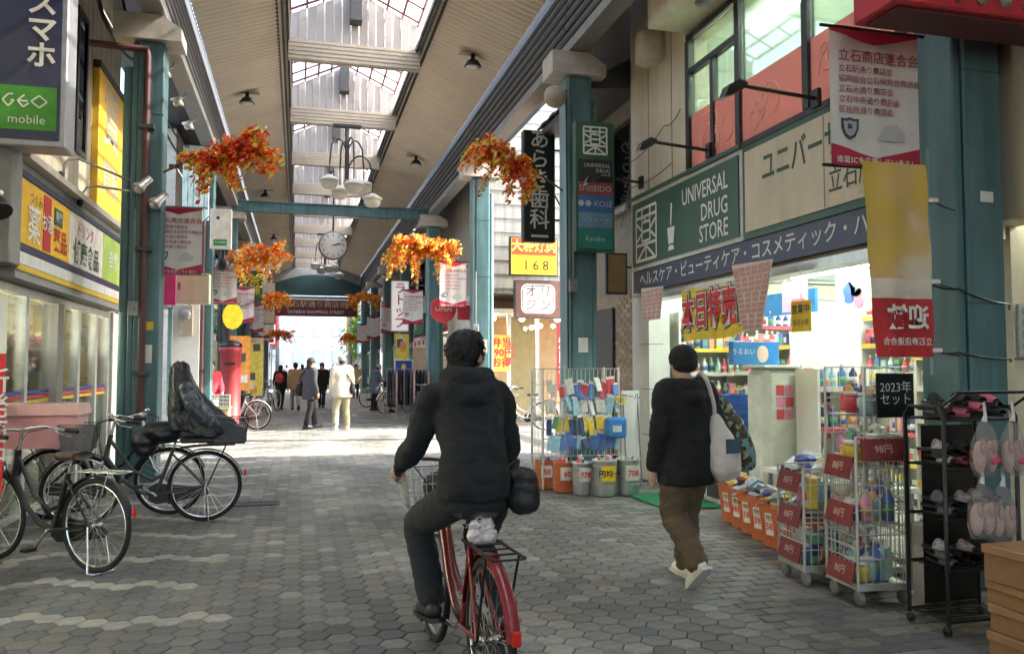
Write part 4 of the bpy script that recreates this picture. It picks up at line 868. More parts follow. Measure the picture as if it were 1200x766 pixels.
# ================================================================== BANNERS
BANW = mat('banner_cloth', (.66, .64, .62), .85, var=.08, bump=.05)
BANR = mat('banner_crimson', (.42, .025, .06), .8, var=.1)
INK = mat('crimson_ink', (.38, .03, .07), .8); INKD = mat('dark_ink', (.06, .07, .09), .8)
lines = ['立石商店連合会', '立石駅通り商店会', '協同組合立石仲見世商店会', '立石大通り商店会', '立石中央通り商店会', '区役所通り商店会']
def banner(x0, x1, y, zt, zb, label, side, detail=2, pole_to=None):
    t = thing('street_banner', label, 'banner', (0, y, 0), 0, 'white and crimson shopping street banners')
    W, H = x1 - x0, zt - zb; n = 16; ph = random.random() * 6
    wv = lambda x: .006 * math.sin((x - x0) / W * 16 + ph) 
    def patch(poly_top, poly_bot, mi, nm, dy):
        q = MB(); vs = []; fs = []
        for k in range(n + 1):
            u = k / n; x = x0 + W * u; vs += [(x, wv(x) + dy, poly_top(u)), (x, wv(x) + dy, poly_bot(u))]
            if k: fs.append((2 * k - 2, 2 * k - 1, 2 * k + 1, 2 * k))
        q.add(vs, fs, 0, True); return q.obj(nm, mi, t)
    tri = lambda u: 1 - abs(2 * u - 1)
    patch(lambda u: zt, lambda u: zb, BANW, 'cloth', 0)
    patch(lambda u: zt, lambda u: zt - .015 - .085 * H * tri(u), BANR, 'top_chevron', -.003)
    patch(lambda u: zb + H * (.16 - .09 * tri(u)) , lambda u: zb, BANR, 'lower_chevron', -.003)
    rx = pole_to if pole_to is not None else (x1 if side > 0 else x0)
    for z in (zt + .012, zb - .0): MB().rod((min(x0, rx) - .06, .006, z), (max(x1, rx) + .06, .006, z), .011).obj('pole', BLACK if side > 0 else GREY, t)
    cx = (x0 + x1) / 2
    if detail:
        for k, s in enumerate(lines[:6]):
            text(s, (.088 if k == 0 else .052) * W / .67, INK, t, (x0 + W * .08, -.0125, zt - H * (.2 + (.095 if k else 0) + .075 * max(0, k - 1) + (0 if k < 1 else .0))), align='LEFT', bold=.004)
        if detail > 1: text('南葛SCを応援しています！', .05 * W / .67, LETW, t, (cx, -.0125, zb + H * .04), bold=.004)
        sh = MB(); c = V(x0 + W * .2, -.011, zb + H * .27); S = W * .1
        P = [(0, 1.1), (.5, .95), (1, 1.0), (.95, 0), (.6, -.75), (0, -1.1), (-.6, -.75), (-.95, 0), (-1, 1.0), (-.5, .95)]
        sh.add([c + V(p[0] * S, 0, p[1] * S) for p in P], [tuple(range(10))[::-1]]); sh.add([c + V(p[0] * S * .72, -.002, p[1] * S * .72) for p in P], [tuple(range(10))[::-1]], 1); sh.add([c + V(a * S * .3, -.004, b * S * .4 + .01) for a, b in ((-1, -.6), (1, -.3), (.4, .2), (.8, .9), (-.2, .5), (-.9, 1))], [(0, 1, 2, 3, 4, 5)]); sh.obj('crest', [INKD, mat('crest_grey', (.4, .43, .45), .8)], t)
        if detail > 1: MB().add([(x0 + W * a, -.0115, zb + H * b) for a, b in ((.5, .2), (.82, .2), (.82, .27), (.72, .33), (.6, .31))], [(0, 1, 2, 3, 4)]).obj('grey_patch', mat('patch_grey', (.5, .5, .5), .8), t)
    return t
banner(3.18, 3.83, 4.3, 3.62, 2.75, 'nearest shopping street banner, left of the wide right hand pillar', 1, 2)
banner(-1.78, -1.21, 10.95, 3.52, 2.67, 'left hand shopping street banner on the pillar with the maroon pipe', -1, 2)
banner(-1.74, -1.22, 17.1, 3.6, 2.76, 'left hand shopping street banner at the pillar by the crossing', -1, 2)
banner(2.83, 3.4, 16.7, 3.7, 2.75, 'right hand shopping street banner at the pillar past the crossing', 1, 2)
for k in (3, 4, 5, 6):
    y = PY[k]
    banner(-1.75, -1.2, y + .25, 3.68, 2.72, '%s left hand shopping street banner down the arcade' % ordn[k], -1, 1 if k < 5 else 0)
    banner(2.83, 3.4, y - .1, 3.68, 2.72, '%s right hand shopping street banner down the arcade' % ordn[k], 1, 1 if k < 5 else 0)
# long yellow and red vertical banner on the near pillar (its reverse is seen)
PRINT = mat('faded_cloth_print', (.62, .42, .06), .85); _pt = PRINT.node_tree; _no = _pt.nodes.new('ShaderNodeTexNoise'); _no.inputs['Scale'].default_value = 2.6; _no.inputs['Detail'].default_value = 1.5
_rp = _pt.nodes.new('ShaderNodeValToRGB'); _rp.color_ramp.interpolation = 'EASE'
for p_, c_ in ((0, (.6, .4, .06, 1)), (.45, (.62, .43, .08, 1)), (.55, (.62, .42, .16, 1)), (.66, (.66, .56, .38, 1)), (.8, (.66, .6, .5, 1))): e_ = _rp.color_ramp.elements.new(p_) if p_ else _rp.color_ramp.elements[0]; e_.color = c_
_pt.links.new([q_ for q_ in _pt.nodes if q_.type == 'TEX_COORD'][0].outputs['Object'], _no.inputs['Vector']); _pt.links.new(_no.outputs[0], _rp.inputs[0]); _pt.links.new(_rp.outputs[0], _pt.nodes['Principled BSDF'].inputs['Base Color'])
nb2 = thing('sale_banner', 'long yellow banner with red lower third tied to the near right pillar', 'banner', (0, 4.12, 0))
def cloth(x0t, x1t, x0b, x1b, zt, zb, m, nm, dy=0):
    q = MB(); nx, nz = 10, 8; vs = []
    for j in range(nz + 1):
        v = j / nz
        for i in range(nx + 1):
            u = i / nx; vs.append((x0t + (x0b - x0t) * v + ((x1t - x0t) * (1 - v) + (x1b - x0b) * v) * u, dy + .026 * math.sin(u * 11 + v * 2.6) * (.4 + v), zt + (zb - zt) * v))
    q.add(vs, [(j * (nx + 1) + i, (j + 1) * (nx + 1) + i, (j + 1) * (nx + 1) + i + 1, j * (nx + 1) + i + 1) for j in range(nz) for i in range(nx)], 0, True); return q.obj(nm, m, nb2)
q = MB(); nx, nz = 14, 30; vs = []; fs = []
for j in range(nz + 1):
    v = j / nz
    for i in range(nx + 1):
        u = i / nx; vs.append((3.26 + .08 * v + (.45 - .055 * v) * u, .022 * math.sin(u * 10 + v * 2.4) * (.35 + .65 * v) + .006 * math.sin(v * 17 + u * 3), 2.74 - 1.18 * v))
q.add(vs, []); q.f = [(j * (nx + 1) + i, (j + 1) * (nx + 1) + i, (j + 1) * (nx + 1) + i + 1, j * (nx + 1) + i + 1) for j in range(nz) for i in range(nx)]
q.m = [0 if j / nz < .57 else (1 if j / nz < .68 else 2) for j in range(nz) for i in range(nx)]; q.sm = [True] * len(q.f)
q.obj('cloth', [PRINT, mat('cloth_white', (.68, .62, .5), .85), mat('cloth_red', (.5, .035, .04), .85)], nb2)
text('迎歓', .15, LETW, nb2, (3.53, -.034, 1.79), bold=.03, mirror=True); text('立石商店連合会', .05, LETW, nb2, (3.53, -.03, 1.65), bold=.01, mirror=True)
MB().rod((3.745, .02, 1.45), (3.745, .02, 2.85), .012).obj('pole', TEALP, nb2)
for z in (2.52, 2.02, 1.6): MB().bbox(3.72, 3.79, -.02, .04, z - .014, z + .014, .006).obj('tie', mat('tie_white', (.7, .67, .6), .7), nb2); MB().tube([(3.78, .02, z), (3.9, .06, z - .02), (4.02, .1, z - .03)], .004, 4).obj('string', BLACK, nb2)
# vertical signs hung among the far banners
vs1 = panel_sign('vertical_sign', 'white vertical sign with magenta katakana hanging on the right before the far shops', 2.8, 3.36, 25.6, 2.62, 4.22, LITW, .12, WHITE); vtext('ラトップ', .38, mat('magenta_ink', (.55, .03, .3), .6), vs1, (3.08, -.012, 3.42), bold=.015); MB().rod((3.36, .06, 4.1), (4.6, .06, 4.1), .02).obj('bracket', GREY, vs1)
rd = thing('round_red_sign', 'round red sign under the banner at the right hand pillar past the crossing', 'sign', (2.95, 16.9, 2.72)); MB().lathe([(0, 0), (.27, 0), (.28, .02), (.28, .06), (0, .06)], 24, (0, 0, 0), 0, 'y').obj('disc', mat('disc_red', (.5, .03, .05), .5), rd); text('OPEN', .14, LETW, rd, (0, -.004, 0)); MB().box(.3, .75, 0, .03, -.22, .1).obj('side_plate', mat('disc_red', None), rd); MB().rod((.2, .05, .15), (.7, .05, .15), .014).obj('bracket', GREY, rd)
g1 = panel_sign('green_sign', 'dark green hanging sign with yellow characters on the left past the crossing', -1.5, -1.06, 25, 3.5, 4.32, mat('sign_leaf', (.02, .16, .05), .5), .1); vtext('茶舗', .3, YELLOW, g1, (-1.28, -.012, 3.9), bold=.01); MB().rod((-1.5, .05, 4.2), (-2.9, .05, 4.2), .02).obj('bracket', GREY, g1)
w1_ = panel_sign('cream_sign', 'narrow cream hanging sign beyond the dark green one', -1.3, -.8, 29.6, 3.0, 4.5, CREAM, .1); vtext('薬局', .36, RED, w1_, (-1.05, -.012, 3.75), bold=.01); MB().rod((-1.3, .05, 4.3), (-2.9, .05, 4.3), .02).obj('bracket', GREY, w1_)
# added pale strips high on the left crossing pillar, colour standing in for sunlight
pn = thing('sunlit_teal_panel', 'pale ribbed plastic panel fixed high on the left pillar at the crossing', 'panel', (0, 16.72, 0)); 
for k in range(5): MB().bbox(-2.22 + .1 * k, -2.13 + .1 * k, -.03, .0, 4.35, 5.45, .01).obj('rib', mat('pale_cyan', (.55, .72, .76), .4), pn)
# ================================================================== CLOCK AND LANTERNS
ck = thing('hanging_clock', 'round white clock hanging from the arcade roof', 'clock', (.93, 24, 5.02))
MB().lathe([(0, -.1), (.4, -.1), (.42, -.07), (.42, .07), (.4, .1), (0, .1)], 32, (0, 0, 0), 0, 'y').obj('case', GREY, ck)
MB().lathe([(0, 0), (.375, 0), (.375, .006), (0, .006)], 32, (0, -.108, 0), 0, 'y').obj('face', mat('clock_face', (.85, .85, .82), .4, var=.03), ck)
for h in range(12): a = h * math.pi / 6; MB().box(-.01, .01, -.004, 0, .27, .34).obj('hour_mark', BLACK, ck, (0, -.11, 0), rot=(0, a, 0))
MB().box(-.013, .013, -.004, 0, -.03, .2).obj('hour_hand', BLACK, ck, (0, -.114, 0), rot=(0, R(72), 0)); MB().box(-.009, .009, -.004, 0, -.04, .3).obj('minute_hand', BLACK, ck, (0, -.119, 0), rot=(0, R(80), 0)); MB().rod((0, 0, .42), (0, 0, 2.4), .025).obj('rod', DGREY, ck)
LAMPW = translucent('lantern_glass', (.85, .84, .78), .25)
def chandelier(y, label):
    t = thing('lantern_cluster', label, 'lamp', (1.02, y, 0), 0, 'lantern clusters under the skylight')
    MB().bbox(-.32, .32, -.06, .06, 7.0, 7.075, .008).obj('plate', BLACK, t); MB().rod((0, 0, 7), (0, 0, 5.75), .05, 10).obj('post', DGREY, t)
    MB().ell((0, 0, 5.72), .08, .08, .1).obj('finial', GREY, t)
    for k, (a, r) in enumerate(((20, .42), (110, .4), (200, .42), (290, .4), (335, .62))):
        dx, dy = math.cos(R(a)) * r, math.sin(R(a)) * r; z0 = 6.35 if k < 4 else 5.95
        ar = [V(dx * u, dy * u, z0 + .38 * math.sin(math.pi * min(1, u * 1.0)) ** .6 - (.25 if u >= .99 else 0)) for u in [j / 10 for j in range(11)]]
        MB().tube(ar, .02, 6).obj('arm', DGREY, t); b = ar[-1]; zt = b.z
        MB().rod((dx, dy, zt), (dx, dy, zt - .25 - .12 * (k % 2)), .012).obj('hanger', DGREY, t); zb = zt - .25 - .12 * (k % 2)
        MB().lathe([(.05, .0), (.1, -.03), (.22, -.1), (.23, -.13), (.2, -.13)], 16, (dx, dy, zb)).obj('shade', WHITE, t)
        MB().lathe([(.19, -.132), (.18, -.24), (.13, -.3), (.04, -.32)], 16, (dx, dy, zb)).obj('globe', LAMPW, t)
chandelier(18.8, 'nearest cluster of white lanterns hanging under the skylight'); chandelier(34.6, 'second cluster of white lanterns, far down the arcade')
for side, X, Y_, lbl in ((1, 3.0, 14.2, 'nearest ceiling spot lamp right of the skylight'), (1, 3.0, 21.6, 'second ceiling spot lamp right of the skylight'), (-1, -1.1, 17.4, 'nearest ceiling spot lamp left of the skylight'), (-1, -1.1, 27, 'second ceiling spot lamp left of the skylight'), (1, 3.0, 30, 'third ceiling spot lamp right of the skylight'), (-1, -1.1, 36, 'third ceiling spot lamp left of the skylight')):
    z = 7.0 + .5 * (abs(X - (XR if side > 0 else XL)) / 1.43); t = thing('ceiling_lamp', lbl, 'lamp', (X, Y_, z), 0, 'spot lamps on the ribbed ceiling')
    MB().lathe([(.04, 0), (.04, -.1), (.1, -.14), (.16, -.24), (.15, -.25)], 14).obj('hood', BLACK, t); MB().lathe([(.145, -.248), (.08, -.27), (0, -.275)], 14).obj('lens', WHITE, t); MB().box(-.25, .25, -.1, .1, -.012, -.001).obj('plate', mat('ceil_plate', (.4, .33, .26), .6), t)
lsp = thing('loudspeaker', 'round beige loudspeaker on the pillar behind the wire rack', 'loudspeaker', (3.36, 10.45, 5.2)); MB().lathe([(0, -.16), (.08, -.15), (.15, -.06), (.16, 0), (.12, .1), (0, .12)], 18, (0, 0, 0), 0, 'y').obj('horn', mat('speaker_beige', (.42, .38, .3), .4), lsp); MB().rod((0, .1, 0), (.12, .12, 0), .03).obj('bracket', BLACK, lsp)
for k, y in enumerate((12.3, 13.6, 14.9)):
    t = thing('gutter_lamp', '%s white reflector lamp under the left gutter' % ordn[k].replace('nearest', 'first'), 'lamp', (-1.78, y, 5.72), 0, 'reflector lamps under the left gutter'); MB().tube([(.0, 0, .14), (-.02, -.05, .05), (-.1, -.08, 0)], .018).obj('arm', WHITE, t); MB().lathe([(.03, .1), (.05, .06), (.11, 0), (.1, 0)], 14).obj('reflector', WHITE, t, (-.12, -.1, -.06), rot=(R(30), R(30), 0)); MB().ell((-.13, -.12, -.09), .045, .045, .045, 8, 6).obj('bulb', mat('bulb_off', (.7, .68, .6), .2), t)
# ================================================================== AUTUMN GARLANDS
RD, OR, YE, GR, CRm = (.85, .06, .03), (.95, .27, .03), (.95, .62, .07), (.55, .58, .08), (.95, .85, .55)
def garland(x, y, z, w, h, side, label, wts, n=1300, tilt=0):
    """sprays of leaves on thin arching stems; leaves crowd the stems and turn yellow towards the tips"""
    t = thing('leaf_garland', label, 'garland', (x, y, z), 0, 'artificial autumn leaf garlands on the pillars')
    stems = []
    for k in range(34):
        u = random.uniform(-1, 1); g = random.random()
        a = V(u * w * .35, random.gauss(0, .06), h * random.uniform(-.25, .2)); b = V(u * w * .7, random.uniform(-.25, .25), h * random.uniform(.1, .5) * (1 - .4 * abs(u))); c = V(u * w * random.uniform(.75, 1.25), random.uniform(-.3, .3), -h * (random.uniform(-.25, .15) if g < .45 else random.uniform(.2, .75)))
        stems.append((a, b, c))
    bz = lambda s, t: s[0] * (1 - t) ** 2 + s[1] * 2 * t * (1 - t) + s[2] * t * t
    rot = Matrix.Rotation(-tilt, 3, 'Y'); stems = [tuple(rot @ p for p in s) for s in stems]
    sm = MB()
    for s in stems: sm.tube([bz(s, j / 5) for j in range(6)], .005, 4)
    sm.obj('twigs', mat('twig', (.14, .08, .04), .8), t)
    def fn(_):
        s = random.choice(stems); FT[0] = random.random() ** .75; p = bz(s, FT[0]); return p + V(random.gauss(0, .038), random.gauss(0, .038), random.gauss(0, .038) - .012)
    def col(f):
        w_ = list(wts); w_[0] *= 2.2 * (1.2 - f); w_[2] *= .5 + 1.5 * f; w_[3] *= .2 + 2.6 * f * f; return random.choices([RD, OR, YE, GR, CRm], w_)[0]
    leaf_cloud(int(n * 1.15), fn, col, .046, 'foliage', t)
    px = (3.45 if side > 0 else -1.75) - x
    MB().tube([(px, 0, -.35), (px * .5, 0, -.1), (0, 0, .05)], .014, 6).obj('stalk', mat('twig', None), t)
garland(-.85, 10.7, 4.2, .6, .62, -1, 'red and orange leaf garland nearest on the left', [6, 3, 3, 1.5, .5], 2900, R(24))
garland(-.78, 17.0, 3.75, .55, .75, -1, 'bright orange leaf garland on the left at the crossing', [2, 6, 4, .2, 2], 2700, R(14))
garland(2.62, 10.4, 4.25, .55, .65, 1, 'red and orange leaf garland nearest on the right', [5, 4, 3, 1.2, 1.5], 2600, R(-22))
garland(2.48, 16.8, 3.98, .78, .9, 1, 'large drooping orange leaf garland on the right past the crossing', [2, 5, 5, .5, 1], 4300)
for k, (x, y, z, w_, lb_) in enumerate(((-.6, 23.2, 3.4, .42, 'orange leaf garland on the left beyond the cross beam'), (2.25, 29.2, 3.95, .62, 'round orange leaf garland on the right far down the arcade'), (-.7, 35.4, 2.9, .5, 'small orange garland on the far left'), (2.4, 41.6, 3.0, .5, 'small orange garland on the far right'))): garland(x, y, z, w_, w_ * 1.05, 1 if x > 0 else -1, lb_, [3, 6, 4, .5, .5], 1400)
# ================================================================== DRUG STORE CONTENTS
PC = [(.75, .73, .68), (.1, .2, .5), (.7, .1, .12), (.8, .6, .08), (.15, .4, .2), (.75, .3, .45), (.35, .6, .7), (.05, .07, .18), (.85, .45, .15), (.55, .7, .5)]
PM = [mat('pack_%d' % k, c, .4, var=.2, scale=25) for k, c in enumerate(PC)]
SHELFW = mat('shelf_white', (.72, .74, .68), .5, var=.06)
def pack_mesh(kind, k):
    key = (kind, k)
    if key in KIDS: return KIDS[key]
    q = MB(); m = [PM[k], PM[(k + 3) % 10] if k else PM[1], WHITE]
    if kind == 'box': q.bbox(-.045, .045, -.03, .03, 0, .17, .004); q.box(-.036, .036, -.0325, -.0305, .05, .12, 1)
    elif kind == 'bottle': q.lathe([(.035, 0), (.037, .01), (.037, .13), (.015, .165), (.015, .18)], 10); q.lathe([(.018, .181), (.018, .205), (0, .207)], 8, mi=2); q.lathe([(.0376, .04), (.0378, .1)], 10, mi=1)
    elif kind == 'tub': q.lathe([(.05, 0), (.055, .08), (.05, .1)], 12); q.lathe([(.057, .101), (.057, .12), (0, .122)], 12, mi=2)
    else: q.bbox(-.06, .06, -.04, .04, 0, .12, .02); q.box(-.04, .04, -.043, -.0405, .03, .09, 1); q.box(-.05, .05, -.003, .003, .12, .15, 0)
    KIDS[key] = q.mesh(kind, m); return KIDS[key]
def product(x, y, z, rz, where, group, kinds=('box', 'bottle', 'tub', 'pouch'), sc_=1):
    kd = random.choice(kinds); k = random.randrange(10)
    o = link({'box': 'product_box', 'bottle': 'product_bottle', 'tub': 'product_tub', 'pouch': 'product_pouch'}[kd], pack_mesh(kd, k), None, (x, y, z), rz + random.uniform(-.15, .15)); o.scale = (sc_ * random.uniform(.85, 1.1),) * 3
    cn = ['white', 'blue', 'red', 'yellow', 'green', 'pink', 'light blue', 'navy', 'orange', 'pale green'][k]
    tag(o, '%s %s %s' % (cn, {'box': 'carton', 'bottle': 'bottle', 'tub': 'tub', 'pouch': 'packet'}[kd], where), {'box': 'carton', 'bottle': 'bottle', 'tub': 'tub', 'pouch': 'packet'}[kd], group); return o
def shelf_unit(x, y, rz, w, h, dep, n, label, where, gaps=.105, fill=1):
    t = thing('shelf_unit', label, 'shelf', (x, y, .03), rz)
    MB().box(-w / 2, w / 2, dep - .02, dep, 0, h).obj('back_panel', SHELFW, t)
    for s in (-1, 1): MB().box(s * w / 2 - .015, s * w / 2 + .015, -.003, dep + .002, 0, h).obj('upright', SHELFW, t)
    c, s_ = math.cos(rz), math.sin(rz)
    for k in range(n):
        z = .12 + (h - .3) * k / max(1, n - 1)
        MB().box(-w / 2 + .016, w / 2 - .016, 0, dep - .021, z - .02, z).obj('shelf', SHELFW, t); MB().box(-w / 2 + .016, w / 2 - .016, -.012, -.001, z - .035, z + .015).obj('price_rail', [WHITE, PM[3], PM[2], WHITE][k % 4], t)
        u = -w / 2 + .08
        kinds = random.choice([('box',), ('bottle',), ('tub', 'box'), ('pouch',), ('bottle', 'box')])
        while u < w / 2 - .06:
            v = .06
            product(x + c * u - s_ * v, y + s_ * u + c * v, z + .031, rz, where, 'goods ' + where, kinds); u += gaps * random.uniform(.9, 1.2)
    return t
PIH = math.pi / 2
# gondola shelves facing the street (front is -x): rz=-90deg turns local -y to -x
shelf_unit(5.7, 9.3, -PIH, 1.5, 1.9, .4, 6, 'white shelf of small packs deep inside the store behind the walking woman', 'on the white shelf behind the walking woman')
shelf_unit(6.3, 7.2, -PIH, 1.7, 1.9, .4, 6, 'middle white shelf of coloured packs inside the drug store', 'on the middle shelf of the drug store')
shelf_unit(5.55, 5.6, -PIH, 1.5, 1.75, .4, 6, 'nearest white shelf of bottles behind the wire cages', 'on the shelf behind the wire cages')
shelf_unit(5.2, 6.75, 0, .8, 1.45, .35, 4, 'short shelf end facing the camera inside the drug store', 'on the short shelf end in the drug store')
shelf_unit(7.3, 8.0, -PIH, 2.6, 2.3, .4, 6, 'tall rear shelf of small packs above the middle shelf', 'on the tall rear shelf of the drug store', .13)
shelf_unit(5.9, 9.85, 0, 2.0, 2.2, .4, 7, 'wide shelf of boxes along the far side wall of the drug store', 'on the side wall shelf of the drug store', .1)
shelf_unit(8.6, 8.3, -PIH, 3.4, 2.2, .4, 5, 'long back wall shelf at the rear of the drug store', 'on the rear wall shelf of the drug store', .2)
cyl = thing('round_display', 'tall pale rounded display stand with pink labels at the shop entrance', 'display', (4.72, 7.35, .03)); 
MB().bbox(-.24, .24, -.2, .2, 0, 1.46, .07).obj('body', mat('display_pale', (.66, .7, .6), .45), cyl)
MB().bbox(-.27, .27, -.23, .23, 1.461, 1.49, .008).obj('top', SHELFW, cyl)
for i_ in range(2):
    for j_ in range(3):
        MB().box(-.12 + .1 * i_, -.035 + .1 * i_, -.206, -.2015, .95 + .12 * j_, 1.05 + .12 * j_).obj('pink_label', PM[5] if (i_ + j_) % 2 else PM[2], cyl)
ad = thing('blue_advert_box', 'blue advertising box on top of the pale rounded display', 'advert', (4.62, 7.55, 1.525)); MB().bbox(-.28, .26, -.03, .06, 0, .24, .006).obj('panel', mat('advert_blue', (.02, .22, .55), .4), ad); MB().ell((.06, -.034, .11), .07, .004, .09, 12, 8).obj('pale_oval', mat('skin_print', (.65, .5, .42), .6), ad); text('うるおい', .07, LETW, ad, (-.16, -.034, .13))
bs = thing('shopping_basket_stack', 'tall stack of blue shopping baskets beside the store entrance', 'baskets', (4.72, 8.3, .03))
for k in range(15):
    q = MB(); z = .3 + k * .058
    a, b = .17, .21
    for zz, e in ((0, 0), (.055, .012)):
        pass
    q.add([(-a, -b, z), (a, -b, z), (a, b, z), (-a, b, z), (-a - .015, -b - .015, z + .05), (a + .015, -b - .015, z + .05), (a + .015, b + .015, z + .05), (-a - .015, b + .015, z + .05)], [(0, 1, 5, 4), (1, 2, 6, 5), (2, 3, 7, 6), (3, 0, 4, 7)]); q.obj('basket', mat('basket_blue', (.02, .1, .38), .4) if k > 7 else mat('basket_teal', (.02, .22, .3), .4), bs)
q = MB(); q.box(-.17, .17, -.21, .21, 0, .299); q.obj('base', DGREY, bs)
shelf_unit(-3.35, 9.2, PIH, 1.6, 1.9, .35, 5, 'goods shelf behind the nearer glass of the left hand shop', 'behind the nearer glass on the left', .13)
shelf_unit(-3.35, 11.6, PIH, 1.8, 1.9, .35, 5, 'goods shelf behind the farther glass of the left hand shop', 'behind the farther glass on the left', .13)
cr_ = thing('card_rack', 'narrow white rack hung with pink and white cards beside the pale display', 'rack', (5.02, 7.1, .03)); MB().box(-.16, .16, 0, .02, 0, 1.5).obj('panel', SHELFW, cr_)
for i_ in range(3):
    for j_ in range(9): MB().bbox(-.145 + .1 * i_, -.06 + .1 * i_, -.03, -.003, .4 + .12 * j_, .5 + .12 * j_, .004).obj('card_pack', PM[random.choice([0, 5, 5, 2, 0, 6, 7])], cr_)
# hanging sale sheets at the shop opening
tk = thing('sale_sheet', 'yellow sheet with red outlined sale lettering hanging in the shop front', 'poster', (0, 0, 0))
MB().add([(4.28, 8.55, 2.38), (4.28, 6.98, 2.33), (4.28, 6.95, 1.88), (4.28, 7.6, 1.8), (4.28, 8.5, 1.8)], [(0, 1, 2, 3, 4)]).obj('sheet', mat('sheet_yellow', (.85, .6, .02), .6), tk)
for dx, m, bo in ((0, BLACK, .10), (-.004, LETW, .07), (-.008, mat('sale_red', (.65, .02, .02), .6), .025)): text('本日特売日', .42, m, tk, (4.27 + dx, 7.76, 2.1), '-x', sx=.72, bold=bo, tilt=.02)
MB().rod((4.285, 8.55, 2.4), (4.285, 6.95, 2.35), .008).obj('string', WHITE, tk)
BRK = mat('pink_brick_print', (.6, .33, .28), .8, var=.1)
for k, (y0, y1, yb0, yb1, z0, z1, lb_) in enumerate(((6.55, 7.28, 6.75, 7.1, 1.85, 2.52, 'large pink brick patterned cloth hanging under the sign band'), (8.9, 9.56, 9.0, 9.5, 2.08, 2.5, 'small pink brick patterned cloth hanging at the far end of the shop front'))):
    t = thing('patterned_cloth', lb_, 'cloth', (4.2 + .02 * k, 0, 0)); MB().add([(0, y1, z1), (0, y0, z1 - .03), (0, yb0, z0), (0, yb1, z0)], [(0, 1, 2, 3)]).obj('sheet', mat('cloth_mortar', (.72, .62, .56), .8), t)
    bkm = MB().box(-.004, -.001, -.045, .045, -.02, .02).mesh('print_brick', BRK); nr = int((z1 - z0 - .04) / .052)
    for r in range(nr):
        f = (r + .5) / nr; a, b = y1 + (yb1 - y1) * f - .07, y0 + (yb0 - y0) * f + .07; n = int((a - b) / .105)
        for c in range(n + 1): link('print_brick', bkm, t, (0, b + (a - b) * c / max(1, n) , z1 - .04 - (z1 - z0 - .05) * f))
tg = thing('price_sheet', 'small yellow price sheet hanging in the shop front', 'poster', (4.4, 0, 0)); MB().box(0, .006, 6.28, 6.58, 1.82, 2.1).obj('sheet', mat('sheet_yellow', None), tg); text('営業中', .09, BLACK, tg, (-.004, 6.43, 2.02), '-x', bold=.02); text('毎日お得', .06, BLACK, tg, (-.004, 6.43, 1.9), '-x'); MB().rod((.003, 6.43, 2.1), (.003, 6.43, 2.4), .004).obj('string', WHITE, tg)
bp = thing('blue_header', 'bright blue header panel hanging inside the drug store', 'panel', (6.3, 0, 0)); MB().box(0, .04, 8.9, 10.1, 2.2, 2.5).obj('panel', mat('advert_blue', None), bp)
ps = thing('cosmetics_poster', 'white poster with blue and pink splash hanging inside the store', 'poster', (5.9, 0, 0)); MB().box(0, .01, 7.4, 7.95, 2.1, 2.58).obj('sheet', WHITE, ps)
for y_, z_, r_, m in ((7.6, 2.4, .11, PM[6]), (7.72, 2.32, .1, mat('splash_blue', (.08, .2, .6), .5)), (7.56, 2.25, .09, PM[5])): MB().prism([(r_ * (1 + .25 * math.sin(5 * a_)) * math.cos(a_), r_ * 1.2 * math.sin(a_)) for a_ in [j * .4 for j in range(16)]], (-.002, y_, z_), (0, -1, 0), (0, 0, 1), .003).obj('splash', m, ps)
ps2 = thing('line_poster', 'pale poster with a grey arch drawing hanging behind the sale banner', 'poster', (5.3, 0, 0)); MB().box(0, .01, 5.4, 6.4, 1.62, 1.98).obj('sheet', SHELFW, ps2)
for r_ in (.22, .16): MB().tube([(-.004, 5.9 + r_ * math.cos(t * .314) * 1.4, 1.68 + r_ * math.sin(t * .314)) for t in range(11)], .006, 4).obj('arch_line', GREY, ps2)
